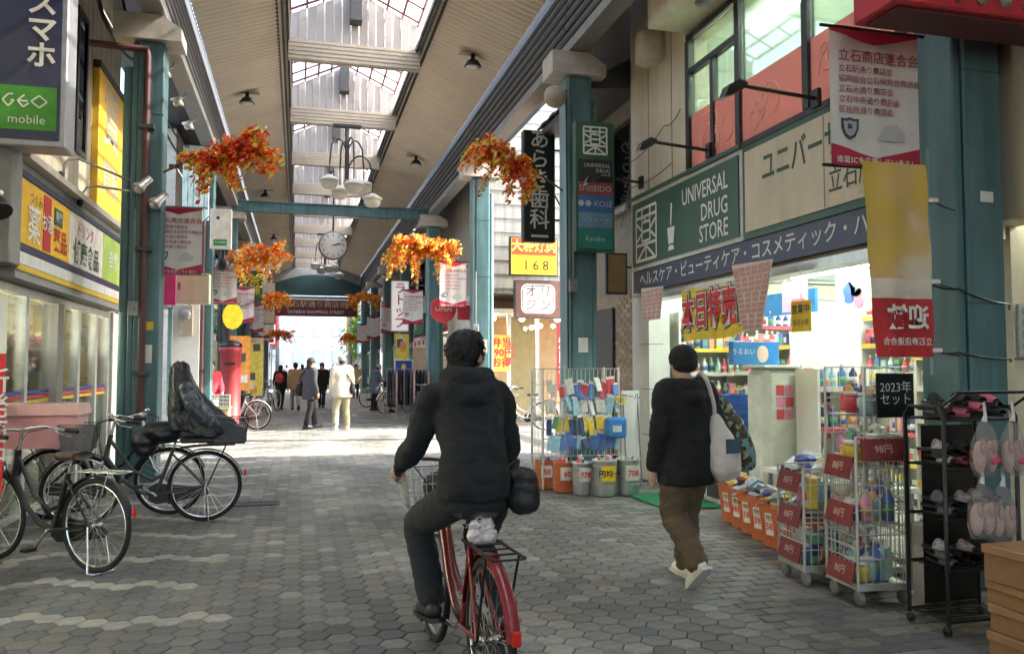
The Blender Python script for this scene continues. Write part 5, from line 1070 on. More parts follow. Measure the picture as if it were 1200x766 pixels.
# ================================================================== ORANGE BINS WITH GOODS
BINO = mat('bin_orange', (.5, .13, .04), .5, var=.15)
bag_cols = [mat('bag_%d' % k, c, .35, var=.35, scale=14) for k, c in enumerate([(.45, .47, .5), (.55, .42, .06), (.08, .12, .32), (.05, .055, .06), (.55, .24, .06), (.3, .42, .52)])]
def bag_mesh(k):
    if ('bag', k) in KIDS: return KIDS['bag', k]
    q = MB(); q.bbox(-.085, .085, -.065, .065, .0, .05, .022); q.box(-.05, .05, -.03, .03, .05, .052); me = q.mesh('packet', bag_cols[k])
    for v in me.vertices: n = noise.noise_vector(v.co * 14 + V(k * 9, 0, 0)); v.co += n * .022
    KIDS['bag', k] = me; return me
BCN = ['white', 'yellow', 'navy', 'black', 'orange', 'pale blue']
for k in range(7):
    f = k / 6; x, y = 4.16 - .33 * f, 7.12 - 1.62 * f
    t = thing('orange_bin', ['orange bin at the far end of the row by the walking woman', 'second orange bin from the far end of the row', 'third orange bin from the far end of the row', 'middle orange bin of the row under the shop front', 'third orange bin from the wire cages', 'second orange bin from the wire cages', 'orange bin standing next to the wire cages'][k], 'bin', (x, y, 0), R(12), 'orange bins in front of the drug store')
    q = MB(); a, b, h = .12, .11, .36; a2, b2 = .155, .135
    lo = [(-a, -b, .005), (a, -b, .005), (a, b, .005), (-a, b, .005)]; hi = [(-a2, -b2, h), (a2, -b2, h), (a2, b2, h), (-a2, b2, h)]; inn = [(-a2 + .012, -b2 + .012, h), (a2 - .012, -b2 + .012, h), (a2 - .012, b2 - .012, h), (-a2 + .012, b2 - .012, h)]; bot = [(p[0] * .9, p[1] * .9, .1) for p in lo]
    q.add(lo + hi + inn + bot, [(3, 2, 1, 0)] + [(i, (i + 1) % 4, (i + 1) % 4 + 4, i + 4) for i in range(4)] + [(i + 4, (i + 1) % 4 + 4, (i + 1) % 4 + 8, i + 8) for i in range(4)] + [(i + 8, (i + 1) % 4 + 8, (i + 1) % 4 + 12, i + 12) for i in range(4)] + [(12, 13, 14, 15)]); q.obj('body', BINO, t)
    MB().tube([(-a2, -b2, h), (a2, -b2, h), (a2, b2, h), (-a2, b2, h)], .012, 6, closed=True).obj('rim', BINO, t)
    tg_ = MB().box(-.004, .004, -.07, .06, -.09, .09).obj('price_card', mat('card_white', (.72, .68, .6), .6), t, (-.148, 0, .2), rot=(0, R(-5.5), 0))
    text('%d円' % (78 + 20 * k), .08, _M['sale_red'], tg_, (-.007, -.005, -.02), '-x', bold=.02); text('特価', .05, BLACK, tg_, (-.007, -.005, .055), '-x', bold=.01)
    for j in range(11):
        ck = [4, 0, 5, 0, 1, 1, 3][k] if random.random() < .5 else random.randrange(6)
        o = link('goods_packet', bag_mesh(ck), None, (x + random.uniform(-.1, .1), y + random.uniform(-.09, .09), .26 + .028 * j * .55), random.random() * 6); o.rotation_euler = (random.uniform(-.5, .5), random.uniform(-.5, .5), random.random() * 6); o.scale = (.8, .8, .9)
        tag(o, '%s packet heaped in the %s' % (BCN[ck], t['label'].split(' of the row')[0].split(' standing')[0]), 'packet', 'packets heaped in the orange bins')
# a white and navy heap on the inner table behind the bins
hp = thing('bargain_table', 'low white table of bundled goods behind the orange bins', 'table', (4.45, 6.1, .0)); MB().box(-.2, .25, -.75, .75, .52, .56).obj('top', SHELFW, hp)
for x_ in (-.17, .2):
    for y_ in (-.7, .68): MB().box(x_, x_ + .03, y_, y_ + .03, .03, .519).obj('leg', GREY, hp)
for j in range(34):
    ck = random.choice([0, 0, 2, 5, 3, 1]); o = link('goods_packet', bag_mesh(ck), None, (4.45 + random.uniform(-.15, .18), 6.1 + random.uniform(-.65, .65), .56 + random.choice([0, .05, .1])), 0); o.rotation_euler = (random.uniform(-.4, .4), random.uniform(-.4, .4), random.random() * 6)
    tag(o, '%s bundle on the low white table behind the orange bins' % BCN[ck], 'bundle', 'bundles on the low white table')
# ================================================================== WIRE ROLL CAGES
WIRE = mat('cage_wire', (.62, .62, .57), .35, .5, var=.1)
CARD = mat('red_card', (.24, .035, .035), .6, var=.3, scale=18)
def cage(x, y, rz, w, dp, h, label, cards):
    t = thing('wire_cage', label, 'cage', (x, y, 0), rz, 'wire roll cages in front of the drug store')
    fr = MB()
    for sx in (-1, 1):
        for sy in (-1, 1): fr.rod((sx * w / 2, sy * dp / 2, .1), (sx * w / 2, sy * dp / 2, h), .011, 6)
    fr.obj('posts', WIRE, t)
    MB().box(-w / 2, w / 2, -dp / 2, dp / 2, .10, .135).obj('base', WIRE, t)
    for nm, o, u, L in (('front_grid', V(-w / 2, -dp / 2, 0), V(1, 0, 0), w), ('back_grid', V(-w / 2, dp / 2, 0), V(1, 0, 0), w), ('side_grid', V(w / 2, -dp / 2, 0), V(0, 1, 0), dp), ('side_grid', V(-w / 2, -dp / 2, 0), V(0, 1, 0), dp)):
        q = MB(); hh = h if nm != 'side_grid' or o.x > 0 else h * .55; n = max(4, int(L / .05))
        for k in range(n + 1): p = o + u * (L * k / n); q.rod(p + V(0, 0, .14), p + V(0, 0, hh), .0035, 4)
        for k in range(7): z = .14 + (hh - .14) * k / 6; q.rod(o + V(0, 0, z), o + u * L + V(0, 0, z), .005, 4)
        q.obj(nm, WIRE, t)
    for z in (.5, .86, 1.16): 
        if z < h: 
            q = MB()
            for k in range(8): q.rod((-w / 2, -dp / 2 + dp * k / 7, z), (w / 2, -dp / 2 + dp * k / 7, z), .004, 4)
            q.obj('wire_shelf', WIRE, t)
    for sx in (-1, 1):
        for sy in (-1, 1):
            c_ = MB().lathe([(0, -.016), (.045, -.016), (.05, -.01), (.05, .01), (.045, .016), (0, .016)], 14, (sx * (w / 2 - .03), sy * (dp / 2 - .04), .05), 0, 'x').obj('caster', GREY, t)
    for (z, face) in cards:
        if face == 'l': o = MB().bbox(-.006, .002, -dp / 2 + .03, dp / 2 - .03, -.07, .07, .002).obj('price_card', CARD, t, (-w / 2 - .012, 0, z), rot=(0, R(14), 0)); text('88円', .062, mat('card_ink', (.55, .4, .33), .6), o, (-.008, 0, 0), '-x', bold=.02)
        else: o = MB().bbox(-w / 2 + .03, w / 2 - .03, -.006, .002, -.07, .07, .002).obj('price_card', CARD, t, (0, -dp / 2 - .012, z), rot=(R(-14), 0, 0)); text('98円', .062, mat('card_ink', (.75, .6, .5), .6), o, (0, -.008, 0), '-y', bold=.02)
    c, s_ = math.cos(rz), math.sin(rz)
    for z in (.14, .51, .87, 1.17):
        if z > h - .1: continue
        for j in range(14):
            u, v = random.uniform(-w / 2 + .07, w / 2 - .07), random.uniform(-dp / 2 + .08, dp / 2 - .08)
            product(x + c * u - s_ * v, y + s_ * u + c * v, z + .005, rz + random.random(), 'in the ' + label.split(' standing')[0], 'goods in the wire cages', sc_=1.15)
    return t
cage(3.6, 4.58, R(-6), .36, .36, 1.06, 'nearest wire cage of sundries standing left of the wide pillar', [(.2, 'l'), (.56, 'l'), (.86, 'l'), (.98, 'f')])
cage(3.56, 5.08, R(-6), .36, .36, .8, 'second wire cage with red cards standing behind the nearest one', [(.22, 'l'), (.46, 'l'), (.7, 'l')])
cage(3.92, 5.0, R(-6), .3, .5, 1.5, 'tall wire cage standing against the shop front beside the pillar', [(.9, 'f')])
cb_ = thing('chalkboard', 'small blackboard with white chalk lettering hanging on the tall wire cage', 'blackboard', (3.91, 4.66, 1.16)); MB().bbox(-.15, .15, 0, .012, 0, .3, .004).obj('board', BLACK, cb_); text('2023年\nセット', .085, LETW, cb_, (0, -.003, .16))
pl = thing('concrete_plinth', 'grey concrete block leaning by the foot of the near pillar', 'block', (3.85, 4.28, 0)); MB().bbox(-.13, .12, -.06, .05, 0, .54, .012).obj('block', mat('plinth_concrete', (.32, .32, .29), .85, bump=.4), pl)
# ================================================================== TINS AND WIRE RACK AT THE SECOND PILLAR
ZINC = mat('zinc', (.5, .52, .5), .35, .7, var=.2, scale=8); YCARD = mat('yellow_card', (.85, .6, .03), .6)
def tin(x, y, m, r, h, label, card, txt):
    t = thing('bucket', label, 'bucket', (x, y, 0), 0, 'buckets of goods in front of the wire rack'); MB().lathe([(r * .9, 0), (r * .92, .01), (r, h - .02), (r + .008, h), (r - .008, h), (r * .88, .03), (0, .03)], 22).obj('pail', m, t)
    for z in (.3, .8): MB().lathe([(r * (.9 + .1 * z) + .002, h * z), (r * (.9 + .1 * z) + .006, h * z + .006), (r * (.9 + .1 * z) + .002, h * z + .012)], 22).obj('hoop', m, t)
    if card is not None:
        q = MB(); vs = []; 
        for k in range(7): a = -PIH + (k - 3) * .2; vs += [((r + .012) * math.cos(a), (r + .012) * math.sin(a), h * .42), ((r + .012) * math.cos(a), (r + .012) * math.sin(a), h * .85)]
        q.add(vs, [(2 * k, 2 * k + 2, 2 * k + 3, 2 * k + 1) for k in range(6)]); q.obj('card', card, t); text(txt, .09, _M['sale_red'] if card is not YCARD else BLACK, t, (0, -r - .016, h * .62), bold=.02)
    for j in range(5): product(x + random.uniform(-.07, .07), y + random.uniform(-.07, .07), h - .12, random.random() * 6, 'in the ' + label.split(' standing')[0], 'goods in the buckets', ('box', 'pouch', 'bottle'), .9)
tin(2.98, 9.75, BINO, .12, .34, 'farthest orange bucket standing left of the zinc pails', mat('card_white', None), '50'); tin(3.12, 9.4, BINO, .125, .36, 'nearer orange bucket standing left of the zinc pails', mat('card_white', None), '60')
tin(3.27, 9.16, ZINC, .115, .38, 'left zinc pail with a red and white card', mat('card_white', None), '778'); tin(3.5, 9.02, ZINC, .145, .42, 'middle zinc pail with a yellow card', YCARD, '円均一'); tin(3.8, 9.02, ZINC, .14, .42, 'right zinc pail with a red and white card', mat('card_white', None), '708')
wr = thing('wire_rack', 'white wire rack hung with packets in front of the second pillar', 'rack', (3.42, 9.6, 0))
q = MB()
for k in range(19): u = -.5 + k * 1.0 / 18; q.rod((u, 0, .4), (u, 0, 1.48), .004, 4)
for z in (.4, .62, .84, 1.06, 1.28, 1.48): q.rod((-.5, 0, z), (.5, 0, z), .006, 4)
q.obj('front_grid', WIRE, wr); q = MB()
for k in range(9): v = k * .5 / 8; q.rod((-.5, v, .4), (-.5, v, 1.48), .004, 4)
for z in (.4, .84, 1.28, 1.48): q.rod((-.5, 0, z), (-.5, .5, z), .006, 4)
q.obj('side_grid', WIRE, wr)
for x_, y_ in ((-.5, 0), (.5, 0), (-.5, .5), (.5, .5)): MB().rod((x_, y_, 0), (x_, y_, 1.5), .014).obj('leg', WIRE, wr)
for r_, (z, cols) in enumerate(((1.24, (0, 2, 0, 1)), (1.02, (0, 0, 6)), (.8, (3, 7, 4)), (.58, (6, 1, 7)))):
    for k in range(12):
        cc = random.choice(cols) if not (r_ == 2 and k > 5) else 3; u = -.44 + k * .08
        key = ('hang', cc)
        if key not in KIDS: qq = MB(); qq.bbox(-.045, .045, -.018, .006, -.1, .08, .006); qq.box(-.05, .05, -.004, .002, .081, .11, 1); KIDS[key] = qq.mesh('hang', [PM[cc], WHITE])
        o = link('hanging_packet', KIDS[key], None, (3.42 + u + random.uniform(-.03, .03), 9.575 - random.random() * .05, z + random.uniform(-.05, .04)), 0); o.rotation_euler = (random.uniform(-.35, .1), random.uniform(-.25, .25), random.uniform(-.6, .6)); o.scale = (random.uniform(.7, 1.15), 1, random.uniform(.7, 1.2))
        tag(o, '%s packet hooked in the %s row of the white wire rack' % (['white', 'blue', 'red', 'yellow', 'green', 'pink', 'light blue', 'navy'][cc], ['top', 'second', 'third', 'lowest'][r_]), 'packet', 'packets on the wire rack')
for k in range(16):
    a = thing('rope_bundle', 'yellow coiled rope hanging at the right of the white wire rack', 'rope') if k == 0 else a
MB().tube([(.07 * math.cos(t * .6) * (1 + .2 * math.sin(t)), .03 * math.sin(t * 1.7) + .001 * t, .05 * math.sin(t * .6)) for t in range(60)], .008, 5).obj('coil', PM[3], a); a.location = (3.9, 9.5, 1.08)
bl = thing('blue_sheet_pack', 'blue folded plastic sheet pack at the right of the wire rack', 'packet', (3.82, 9.46, .62)); MB().bbox(-.14, .14, -.05, .05, 0, .26, .03).obj('pack', mat('tarp_blue', (.04, .2, .5), .3, var=.4, scale=10, bump=.6, bscale=18), bl); MB().bbox(-.06, .06, -.054, -.0505, .08, .16, .001).obj('label_card', WHITE, bl)
wb = thing('white_sign_stand', 'white stand board behind the zinc pails by the shop pier', 'stand', (4.12, 9.7, 0)); MB().box(-.12, .12, -.01, .01, .12, 1.2).obj('board', WHITE, wb); text('セール', .09, BLACK, wb, (0, -.013, 1.12), bold=.01)
for x_ in (-.1, .1): MB().rod((x_, -.12, 0), (x_, .0, 1.1), .01).obj('leg', GREY, wb)
# ================================================================== SLIPPER RACK AND CARTONS AT THE RIGHT EDGE
rk = thing('slipper_rack', 'black tubular rack stacked with slippers at the right edge', 'rack', (3.72, 3.98, 0))
for x_ in (-.2, .3): MB().tube([(x_, -.16, .06), (x_, -.16, 1.22), (x_, -.12, 1.27), (x_, .1, 1.27), (x_, .14, 1.22), (x_, .14, .06)], .013, 6).obj('side_frame', BLACK, rk)
SHB = mat('rack_shelf', (.02, .02, .022), .5)
for z in (.08, .36, .64, .93, 1.2):
    q = MB(); q.rod((-.2, -.16, z), (.3, -.16, z), .009); q.rod((-.2, .14, z), (.3, .14, z), .009)
    for k in range(8): v = -.16 + .3 * k / 7; q.rod((-.2, v, z), (.3, v, z), .004, 4)
    q.obj('wire_shelf', SHB, rk)
for x_ in (-.2, .3):
    for y_ in (-.15, .13): MB().lathe([(0, -.01), (.026, -.01), (.026, .01), (0, .01)], 12, (x_, y_, .028), 0, 'x').obj('caster', BLACK, rk)
MB().add([(-.1, .13, .1), (.28, .13, .1), (.28, .13, 1.15), (-.1, .13, 1.15)], [(0, 1, 2, 3)]).obj('back_cloth', BLACK, rk)
def slipper_mesh(m1, m2, k):
    q = MB()
    q.prism([(.035 * math.cos(t * .45) * (1 if math.sin(t * .45) > 0 else .85), .11 * math.sin(t * .45)) for t in range(14)], (0, 0, 0), (1, 0, 0), (0, 1, 0), .018, 0)
    vs = []; n = 8
    for i in range(6):
        u = i / 5; y = .02 + .085 * u; wv = .042 * (1 - .25 * u * u); hh = .055 * (1 - .55 * u)
        for j in range(n + 1): a = math.pi * j / n; vs.append((wv * math.cos(a), y, .016 + hh * math.sin(a)))
    q.add(vs, [(i * (n + 1) + j, i * (n + 1) + j + 1, (i + 1) * (n + 1) + j + 1, (i + 1) * (n + 1) + j) for i in range(5) for j in range(n)], 1, True); return q.mesh('slipper', [m1, m2])
SLM = [slipper_mesh(BLACK, mat('slip_black', (.02, .02, .022), .8), 0), slipper_mesh(BLACK, mat('slip_grey', (.1, .1, .11), .8, var=.5, scale=60), 1), slipper_mesh(mat('slip_pink_sole', (.5, .12, .16), .8), mat('slip_pink', (.6, .16, .2), .8), 2), slipper_mesh(BLACK, mat('slip_plaid', (.3, .28, .28), .8, var=.8, scale=50), 3)]
SN = ['black', 'dark grey', 'pink', 'checked']
for z, ln in ((.945, 'fourth'), (1.215, 'top'), (.655, 'middle'), (.375, 'second lowest')):
    for k in range(12):
        x_ = 3.58 + (k % 4) * .115; y_ = 3.93 + .02 * (k % 3); kk = random.choice([0, 0, 1, 3]) if not (k % 5 == 1 and z > .9) else 2
        o = link('slipper', SLM[kk], None, (x_, y_, z + .035 * (k // 4)), 0); o.rotation_euler = (random.uniform(-.1, .1), 0, math.pi + random.uniform(-.3, .3))
        tag(o, '%s slipper piled on the %s shelf of the black rack' % (SN[kk], ln), 'slipper', 'slippers on the black rack')
PLAS = translucent('clear_bag', (.93, .91, .9), .8, .3)
def baby_shoes(x, y, z, label, pom):
    t = thing('bagged_slippers', label, 'slippers', (x, y, z), 0, 'white slippers in clear bags hung on the rack')
    q = MB(); q.tube([(0, 0, .16), (.01, 0, .2), (0, 0, .28)], [.018, .01, .008], 8); q.obj('tie', WHITE, t)
    for s in (-1, 1):
        q = MB(); q.ell((s * .043, 0, -.06), .04, .035, .1, 12, 10); q.obj('shoe', mat('fluffy_white', (.66, .5, .46), .95, var=.2, scale=60, bump=1, bscale=120), t)
        MB().ell((s * .043, -.03, -.0), .024, .012, .05, 10, 8).obj('opening', mat('shoe_lining', (.45, .3, .28), .9), t)
    if pom: 
        for s in (.6, 1.4): MB().ell((.035 * s, -.045, -.09 + .01 * s), .022, .016, .02, 10, 8).obj('pompom', mat('pompom_pink', (.75, .05, .14), .95), t)
    q = MB(); q.lathe([(.02, .17), (.05, .12), (.095, .03), (.1, -.1), (.07, -.17), (.0, -.175)], 16); me = q.mesh('clear_bag', PLAS)
    for v in me.vertices: v.co += noise.noise_vector(v.co * 22) * .014; v.co.y *= .55
    link('clear_bag', me, t); t.scale = (.88, .88, .88)
baby_shoes(3.66, 3.68, 1.06, 'left upper bag of white slippers with pink pompoms', True); baby_shoes(3.83, 3.66, 1.06, 'right upper bag of white slippers with pink pompoms', True); baby_shoes(3.64, 3.69, .72, 'left lower bag of plain white slippers', False); baby_shoes(3.78, 3.69, .7, 'right lower bag of plain white slippers', False)
MB().rod((3.5, 3.7, 1.36), (4.1, 3.7, 1.36), .01).obj('hang_rail', BLACK, rk, (-3.72, -3.98, 0)); 
q = MB(); [q.rod((x_, 3.7, 1.36), (x_, 3.84, 1.27), .008, 4) for x_ in (3.52, 4.02)]; q.obj('rail_hooks', BLACK, rk, (-3.72, -3.98, 0))
CB = mat('cardboard', (.33, .18, .08), .8, var=.12, scale=5, bump=.1)
for k, (x_, z0, z1, rz_) in enumerate(((.0, .0, .14, 0), (.01, .142, .28, .03), (-.0, .282, .40, -.03), (-.02, .402, .585, .02))):
    t = thing('cardboard_box', ['lowest cardboard box of the stack at the right edge', 'second cardboard box from the ground at the right edge', 'third cardboard box from the ground at the right edge', 'topmost cardboard box of the stack at the right edge'][k], 'box', (3.7 + x_, 3.36, 0), rz_, 'stack of cardboard boxes')
    MB().bbox(-.22, .25, -.2, .15, z0, z1, .004).obj('carton', CB, t); MB().bbox(-.228, .258, -.208, .158, z1 - .045, z1 - .001, .004).obj('lid', mat('cardboard_lid', (.38, .21, .1), .8, var=.1), t); MB().box(.0, .2, -.212, -.2085, z0 + .03, z0 + .045).obj('tape', mat('tape_tan', (.6, .42, .2), .4), t)
bgb = tag(MB().ell((0, 0, 0), .11, .08, .05, 12, 8).obj('black_pouch', mat('black_cloth', (.015, .015, .016), .7), None, (3.84, 3.3, .63)), 'black cloth pouch lying on the topmost cardboard box', 'pouch')

# ties, wires, stickers and boxes on the pillars
cable('thin dark wire looped round the wide right pillar at chest height', [(3.79, 4.2, 2.02), (4.0, 4.19, 1.99), (4.39, 4.19, 1.9), (4.5, 4.3, 1.88)], .006, BLACK, .015)
cable('lower thin wire looped round the wide right pillar', [(3.79, 4.2, 1.6), (4.0, 4.19, 1.59), (4.39, 4.19, 1.55), (4.5, 4.3, 1.54)], .006, BLACK, .01)
cable('thin wire running up the second right pillar beside its sign', [(3.52, 10.38, .2), (3.515, 10.38, 2.9), (3.5, 10.4, 5.3)], .01, BLACK)
for k, (x_, y_, z_, w_, h_, m, lb_) in enumerate(((-1.8, 10.608, 1.55, .16, .22, WHITE, 'small white notice taped to the left pillar with the maroon pipe'), (-1.76, 10.607, 1.95, .1, .1, YELLOW, 'small yellow sticker on the left pillar with the maroon pipe'), (3.74, 10.415, 1.7, .14, .2, WHITE, 'small white notice taped to the pillar behind the wire rack'), (3.74, 16.615, 1.8, .2, .28, mat('notice_grey', None), 'grey notice taped to the right pillar past the crossing'), (4.24, 4.197, 2.55, .1, .07, WHITE, 'small white number plate high on the wide right pillar'))):
    tag(MB().box(-w_ / 2, w_ / 2, -.003, 0, 0, h_).obj('notice', m, None, (x_, y_ - .002, z_), rot=(0, R(random.uniform(-3, 3)), 0)), lb_, 'notice')
for k, (x_, y_, z_, lb_) in enumerate(((3.58, 10.38, 2.6, 'grey junction box on the pillar behind the wire rack'), (3.57, 16.58, 2.3, 'grey junction box on the right pillar past the crossing'), (-1.93, 10.58, 2.2, 'grey junction box low on the left pillar'))):
    t = thing('junction_box', lb_, 'box', (x_, y_, z_)); MB().bbox(-.06, .06, -.06, .0, -.09, .09, .008).obj('case', GREY, t); MB().rod((0, -.03, .09), (0, -.03, 1.2), .012).obj('conduit', GREY, t); MB().rod((.02, -.062, -.02), (.02, -.062, .02), .006).obj('latch', DGREY, t)

for k, (x_, y_, z0, w_, h_, m, lb_) in enumerate(((5.6, 8.3, 2.15, .5, .35, PM[5], 'pink poster hanging inside the drug store'), (5.6, 6.9, 2.2, .45, .3, PM[9], 'pale green poster hanging inside the drug store'), (5.3, 9.2, 2.1, .4, .3, PM[3], 'yellow poster hanging deep inside the drug store'), (6.1, 6.2, 2.25, .6, .3, PM[1], 'blue header poster hanging over the middle shelf'), (5.2, 5.6, 2.1, .35, .3, PM[2], 'red poster hanging over the nearest shelf'))):
    t = thing('hanging_poster', lb_, 'poster', (x_, y_, 0)); MB().box(0, .008, -w_ / 2, w_ / 2, z0, z0 + h_).obj('sheet', m, t); MB().box(-.003, -.001, -w_ * .35, w_ * .35, z0 + h_ * .55, z0 + h_ * .85).obj('white_band', WHITE, t); MB().box(-.003, -.001, -w_ * .4, w_ * .1, z0 + h_ * .12, z0 + h_ * .4).obj('print_field', PM[(k * 3 + 2) % 10], t)
    for s_ in (-.4, .4): MB().rod((.004, w_ * s_, z0 + h_), (.004, w_ * s_, 2.72), .003, 4).obj('string', WHITE, t)
# ================================================================== BICYCLES
SPK = mat('spoke_steel', (.5, .5, .5), .3, .9)
def wheel(t, nm, y, rimm=None, r=.335, rz=0):
    w_ = MB().lathe([(0, -.045), (.022, -.045), (.022, -.02), (.014, -.018), (.014, .018), (.022, .02), (.022, .045), (0, .045)], 12, (0, 0, 0), 0, 'x').obj(nm, CHROME, t, (0, y, r + .008), rz)
    P = lambda rr, n: [(0, rr * math.cos(2 * math.pi * k / n), rr * math.sin(2 * math.pi * k / n)) for k in range(n)]
    MB().tube(P(r - .01, 36), .019, 8, closed=True, ref=V(1, 0, 0)).obj('tyre', RUBBER, w_); MB().tube(P(r - .035, 36), .011, 6, closed=True, ref=V(1, 0, 0)).obj('rim', rimm or CHROME, w_)
    q = MB()
    for k in range(28):
        a = 2 * math.pi * k / 28; b = a + (.35 if k % 4 < 2 else -.35); s = .02 if k % 2 else -.02
        q.tube([(s, .02 * math.cos(b), .02 * math.sin(b)), (0, (r - .04) * math.cos(a), (r - .04) * math.sin(a))], .0016, 3, caps=False)
    q.obj('spokes', SPK, w_); return w_
def arc_strip(q, cy, cz, r, a0, a1, wd, n=14, mi=0):
    vs = []
    for k in range(n + 1):
        a = R(a0 + (a1 - a0) * k / n)
        for s, dr in ((-1, -.012), (-.6, 0), (.6, 0), (1, -.012)): vs.append((s * wd, cy + (r + dr) * math.cos(a), cz + (r + dr) * math.sin(a)))
    q.add(vs, [(k * 4 + j, k * 4 + j + 1, k * 4 + j + 5, k * 4 + j + 4) for k in range(n) for j in range(3)], mi, True)
def wire_basket(nm, t, c, w, dp, h, m, taper=.8, step=.035):
    q = MB(); x, y, z = c
    def ring(f): a, b = w / 2 * (taper + (1 - taper) * f), dp / 2 * (taper + (1 - taper) * f); return [(x - a, y - b, z + h * f), (x + a, y - b, z + h * f), (x + a, y + b, z + h * f), (x - a, y + b, z + h * f)]
    for f in (0, .2, .4, .6, .8, 1): q.tube(ring(f), .006 if f in (0, 1) else .0025, 4, closed=True)
    lo, hi = ring(0), ring(1)
    for i in range(4):
        a0, a1, b0, b1 = Vector(lo[i]), Vector(lo[(i + 1) % 4]), Vector(hi[i]), Vector(hi[(i + 1) % 4]); n = max(3, int((b1 - b0).length / step))
        for k in range(n): q.rod(a0.lerp(a1, k / n), b0.lerp(b1, k / n), .0025, 4)
    for k in range(7): q.rod(Vector(lo[0]).lerp(Vector(lo[1]), k / 6), Vector(lo[3]).lerp(Vector(lo[2]), k / 6), .0025, 4)
    return q.obj(nm, m, t)
def bicycle(label, loc, rz, paint_=BLACK, basket=True, stand=True, rear=None, group='bicycles along the arcade', rimm=None, fender=None, mesh_basket=False, crank=(0, 1), basket_m=None):
    t = thing('bicycle', label, 'bicycle', loc, rz, group); fender = fender or paint_
    ra, fa, zr = -.53, .56, .343
    wheel(t, 'rear_wheel', ra, rimm); wheel(t, 'front_wheel', fa, rimm)
    q = MB(); hd0, hd1 = V(0, .36, .62), V(0, .31, .86); bb = V(0, -.09, .28); st_ = V(0, -.24, .72)
    q.tube([hd0, hd1], .022, 10); q.tube([hd0 + V(0, -.01, .03), V(0, .2, .43), V(0, .05, .31), bb], .021, 10); q.tube([hd1 - V(0, 0, .06), V(0, .12, .52), V(0, -.05, .42), V(0, -.145, .46)], .017, 8)
    q.tube([bb, st_], .018, 8)
    for s in (-1, 1): q.tube([V(s * .01, -.23, .66), V(s * .055, ra, zr)], .010, 6); q.tube([bb + V(s * .02, 0, 0), V(s * .055, ra, zr)], .011, 6)
    q.obj('frame', paint_, t)
    q = MB()
    for s in (-1, 1): q.tube([V(s * .045, .375, .60), V(s * .05, .42, .48), V(s * .052, fa, zr)], .012, 6)
    q.tube([V(-.05, .375, .61), V(.05, .375, .61)], .016, 6); q.obj('fork', CHROME, t)
    q = MB(); arc_strip(q, ra, zr, .365, 10, 165, .03); q.obj('rear_fender', fender, t)
    q = MB(); arc_strip(q, fa, zr, .365, 20, 120, .028); q.obj('front_fender', fender, t)
    q = MB(); q.tube([V(0, .31, .86), V(0, .28, 1.0), V(0, .27, 1.02)], .013, 8); q.obj('stem', CHROME, t)
    hb = MB().tube([(-.29, .1, .99), (-.27, .18, 1.0), (-.2, .28, 1.03), (-.08, .31, 1.02), (0, .29, 1.01), (.08, .31, 1.02), (.2, .28, 1.03), (.27, .18, 1.0), (.29, .1, .99)], .011, 8).obj('handlebar', CHROME, t)
    for s in (-1, 1): MB().tube([(s * .28, .15, .997), (s * .295, .04, .985)], .017, 8).obj('grip', RUBBER, hb); MB().tube([(s * .24, .25, 1.01), (s * .27, .21, .965), (s * .29, .1, .945)], .006, 5).obj('brake_lever', CHROME, hb); MB().tube([(s * .24, .26, 1.02), (s * .15, .42, .98), (s * .05, .42, .85), (s * .02, .38, .62)], .004, 4).obj('brake_cable', BLACK, hb)
    MB().lathe([(.025, 0), (.025, .015), (.012, .028), (0, .03)], 10, (-.17, .3, 1.045)).obj('bell', CHROME, hb)
    sd = MB(); vs = []; n = 10
    for i in range(9):
        u = i / 8; y = -.38 + .27 * u; hw = .105 * (1 - u) ** .55 + .022 if u > .15 else .09 + .1 * u; 
        for j in range(n): a = 2 * math.pi * j / n; vs.append((hw * math.cos(a), y, .845 - .012 * u + (.03 if math.sin(a) > 0 else .035) * math.sin(a)))
    sd.add(vs, [(i * n + j, i * n + (j + 1) % n, (i + 1) * n + (j + 1) % n, (i + 1) * n + j) for i in range(8) for j in range(n)] + [tuple(range(n)), tuple(range(8 * n, 9 * n))[::-1]], 0, True)
    sd.obj('saddle', mat('saddle_brown', (.07, .045, .03), .5) if rear == 'rack_brown' else mat('saddle_black', (.02, .02, .02), .5), t); q = MB(); q.tube([st_, V(0, -.265, .81)], .012, 8)
    for s in (-1, 1): q.tube([V(s * .04, -.32, .80), V(s * .04, -.3, .775), V(s * .04, -.24, .775)], .006, 4)
    q.obj('seat_post', CHROME, t)
    q = MB(); ch = [(-.075, .09), (.0, .105), (.07, .06), (.07, -.06), (0, -.1), (-.2, -.075), (-.46, -.035), (-.5, 0), (-.46, .04), (-.2, .075)]
    q.prism([(p[0] + bb.y, p[1] + bb.z) for p in ch], (.035, 0, 0), (0, 1, 0), (0, 0, 1), .025); q.obj('chain_case', BLACK if paint_ is not RED else BLACK, t)
    cr = MB()
    for s, sg in ((-1, 1), (1, -1)):
        e = bb + V(s * .085, sg * .165 * crank[1], sg * .165 * crank[0]); cr.tube([bb + V(s * .06, 0, 0), e], .010, 6)
    cr.rod(bb + V(-.06, 0, 0), bb + V(.06, 0, 0), .014); cr = cr.obj('crank', CHROME, t)
    for s, sg in ((-1, 1), (1, -1)): e = bb + V(s * .135, sg * .165 * crank[1], sg * .165 * crank[0]); MB().bbox(e.x - .045, e.x + .045, e.y - .035, e.y + .035, e.z - .013, e.z + .013, .004).obj('pedal', BLACK, cr)
    rk_ = MB()
    for s in (-1, 1): rk_.tube([(s * .06, -.3, .72), (s * .07, -.45, .735), (s * .07, -.8, .74)], .007, 6); rk_.tube([(s * .07, -.72, .735), (s * .062, ra - .02, zr)], .006, 6)
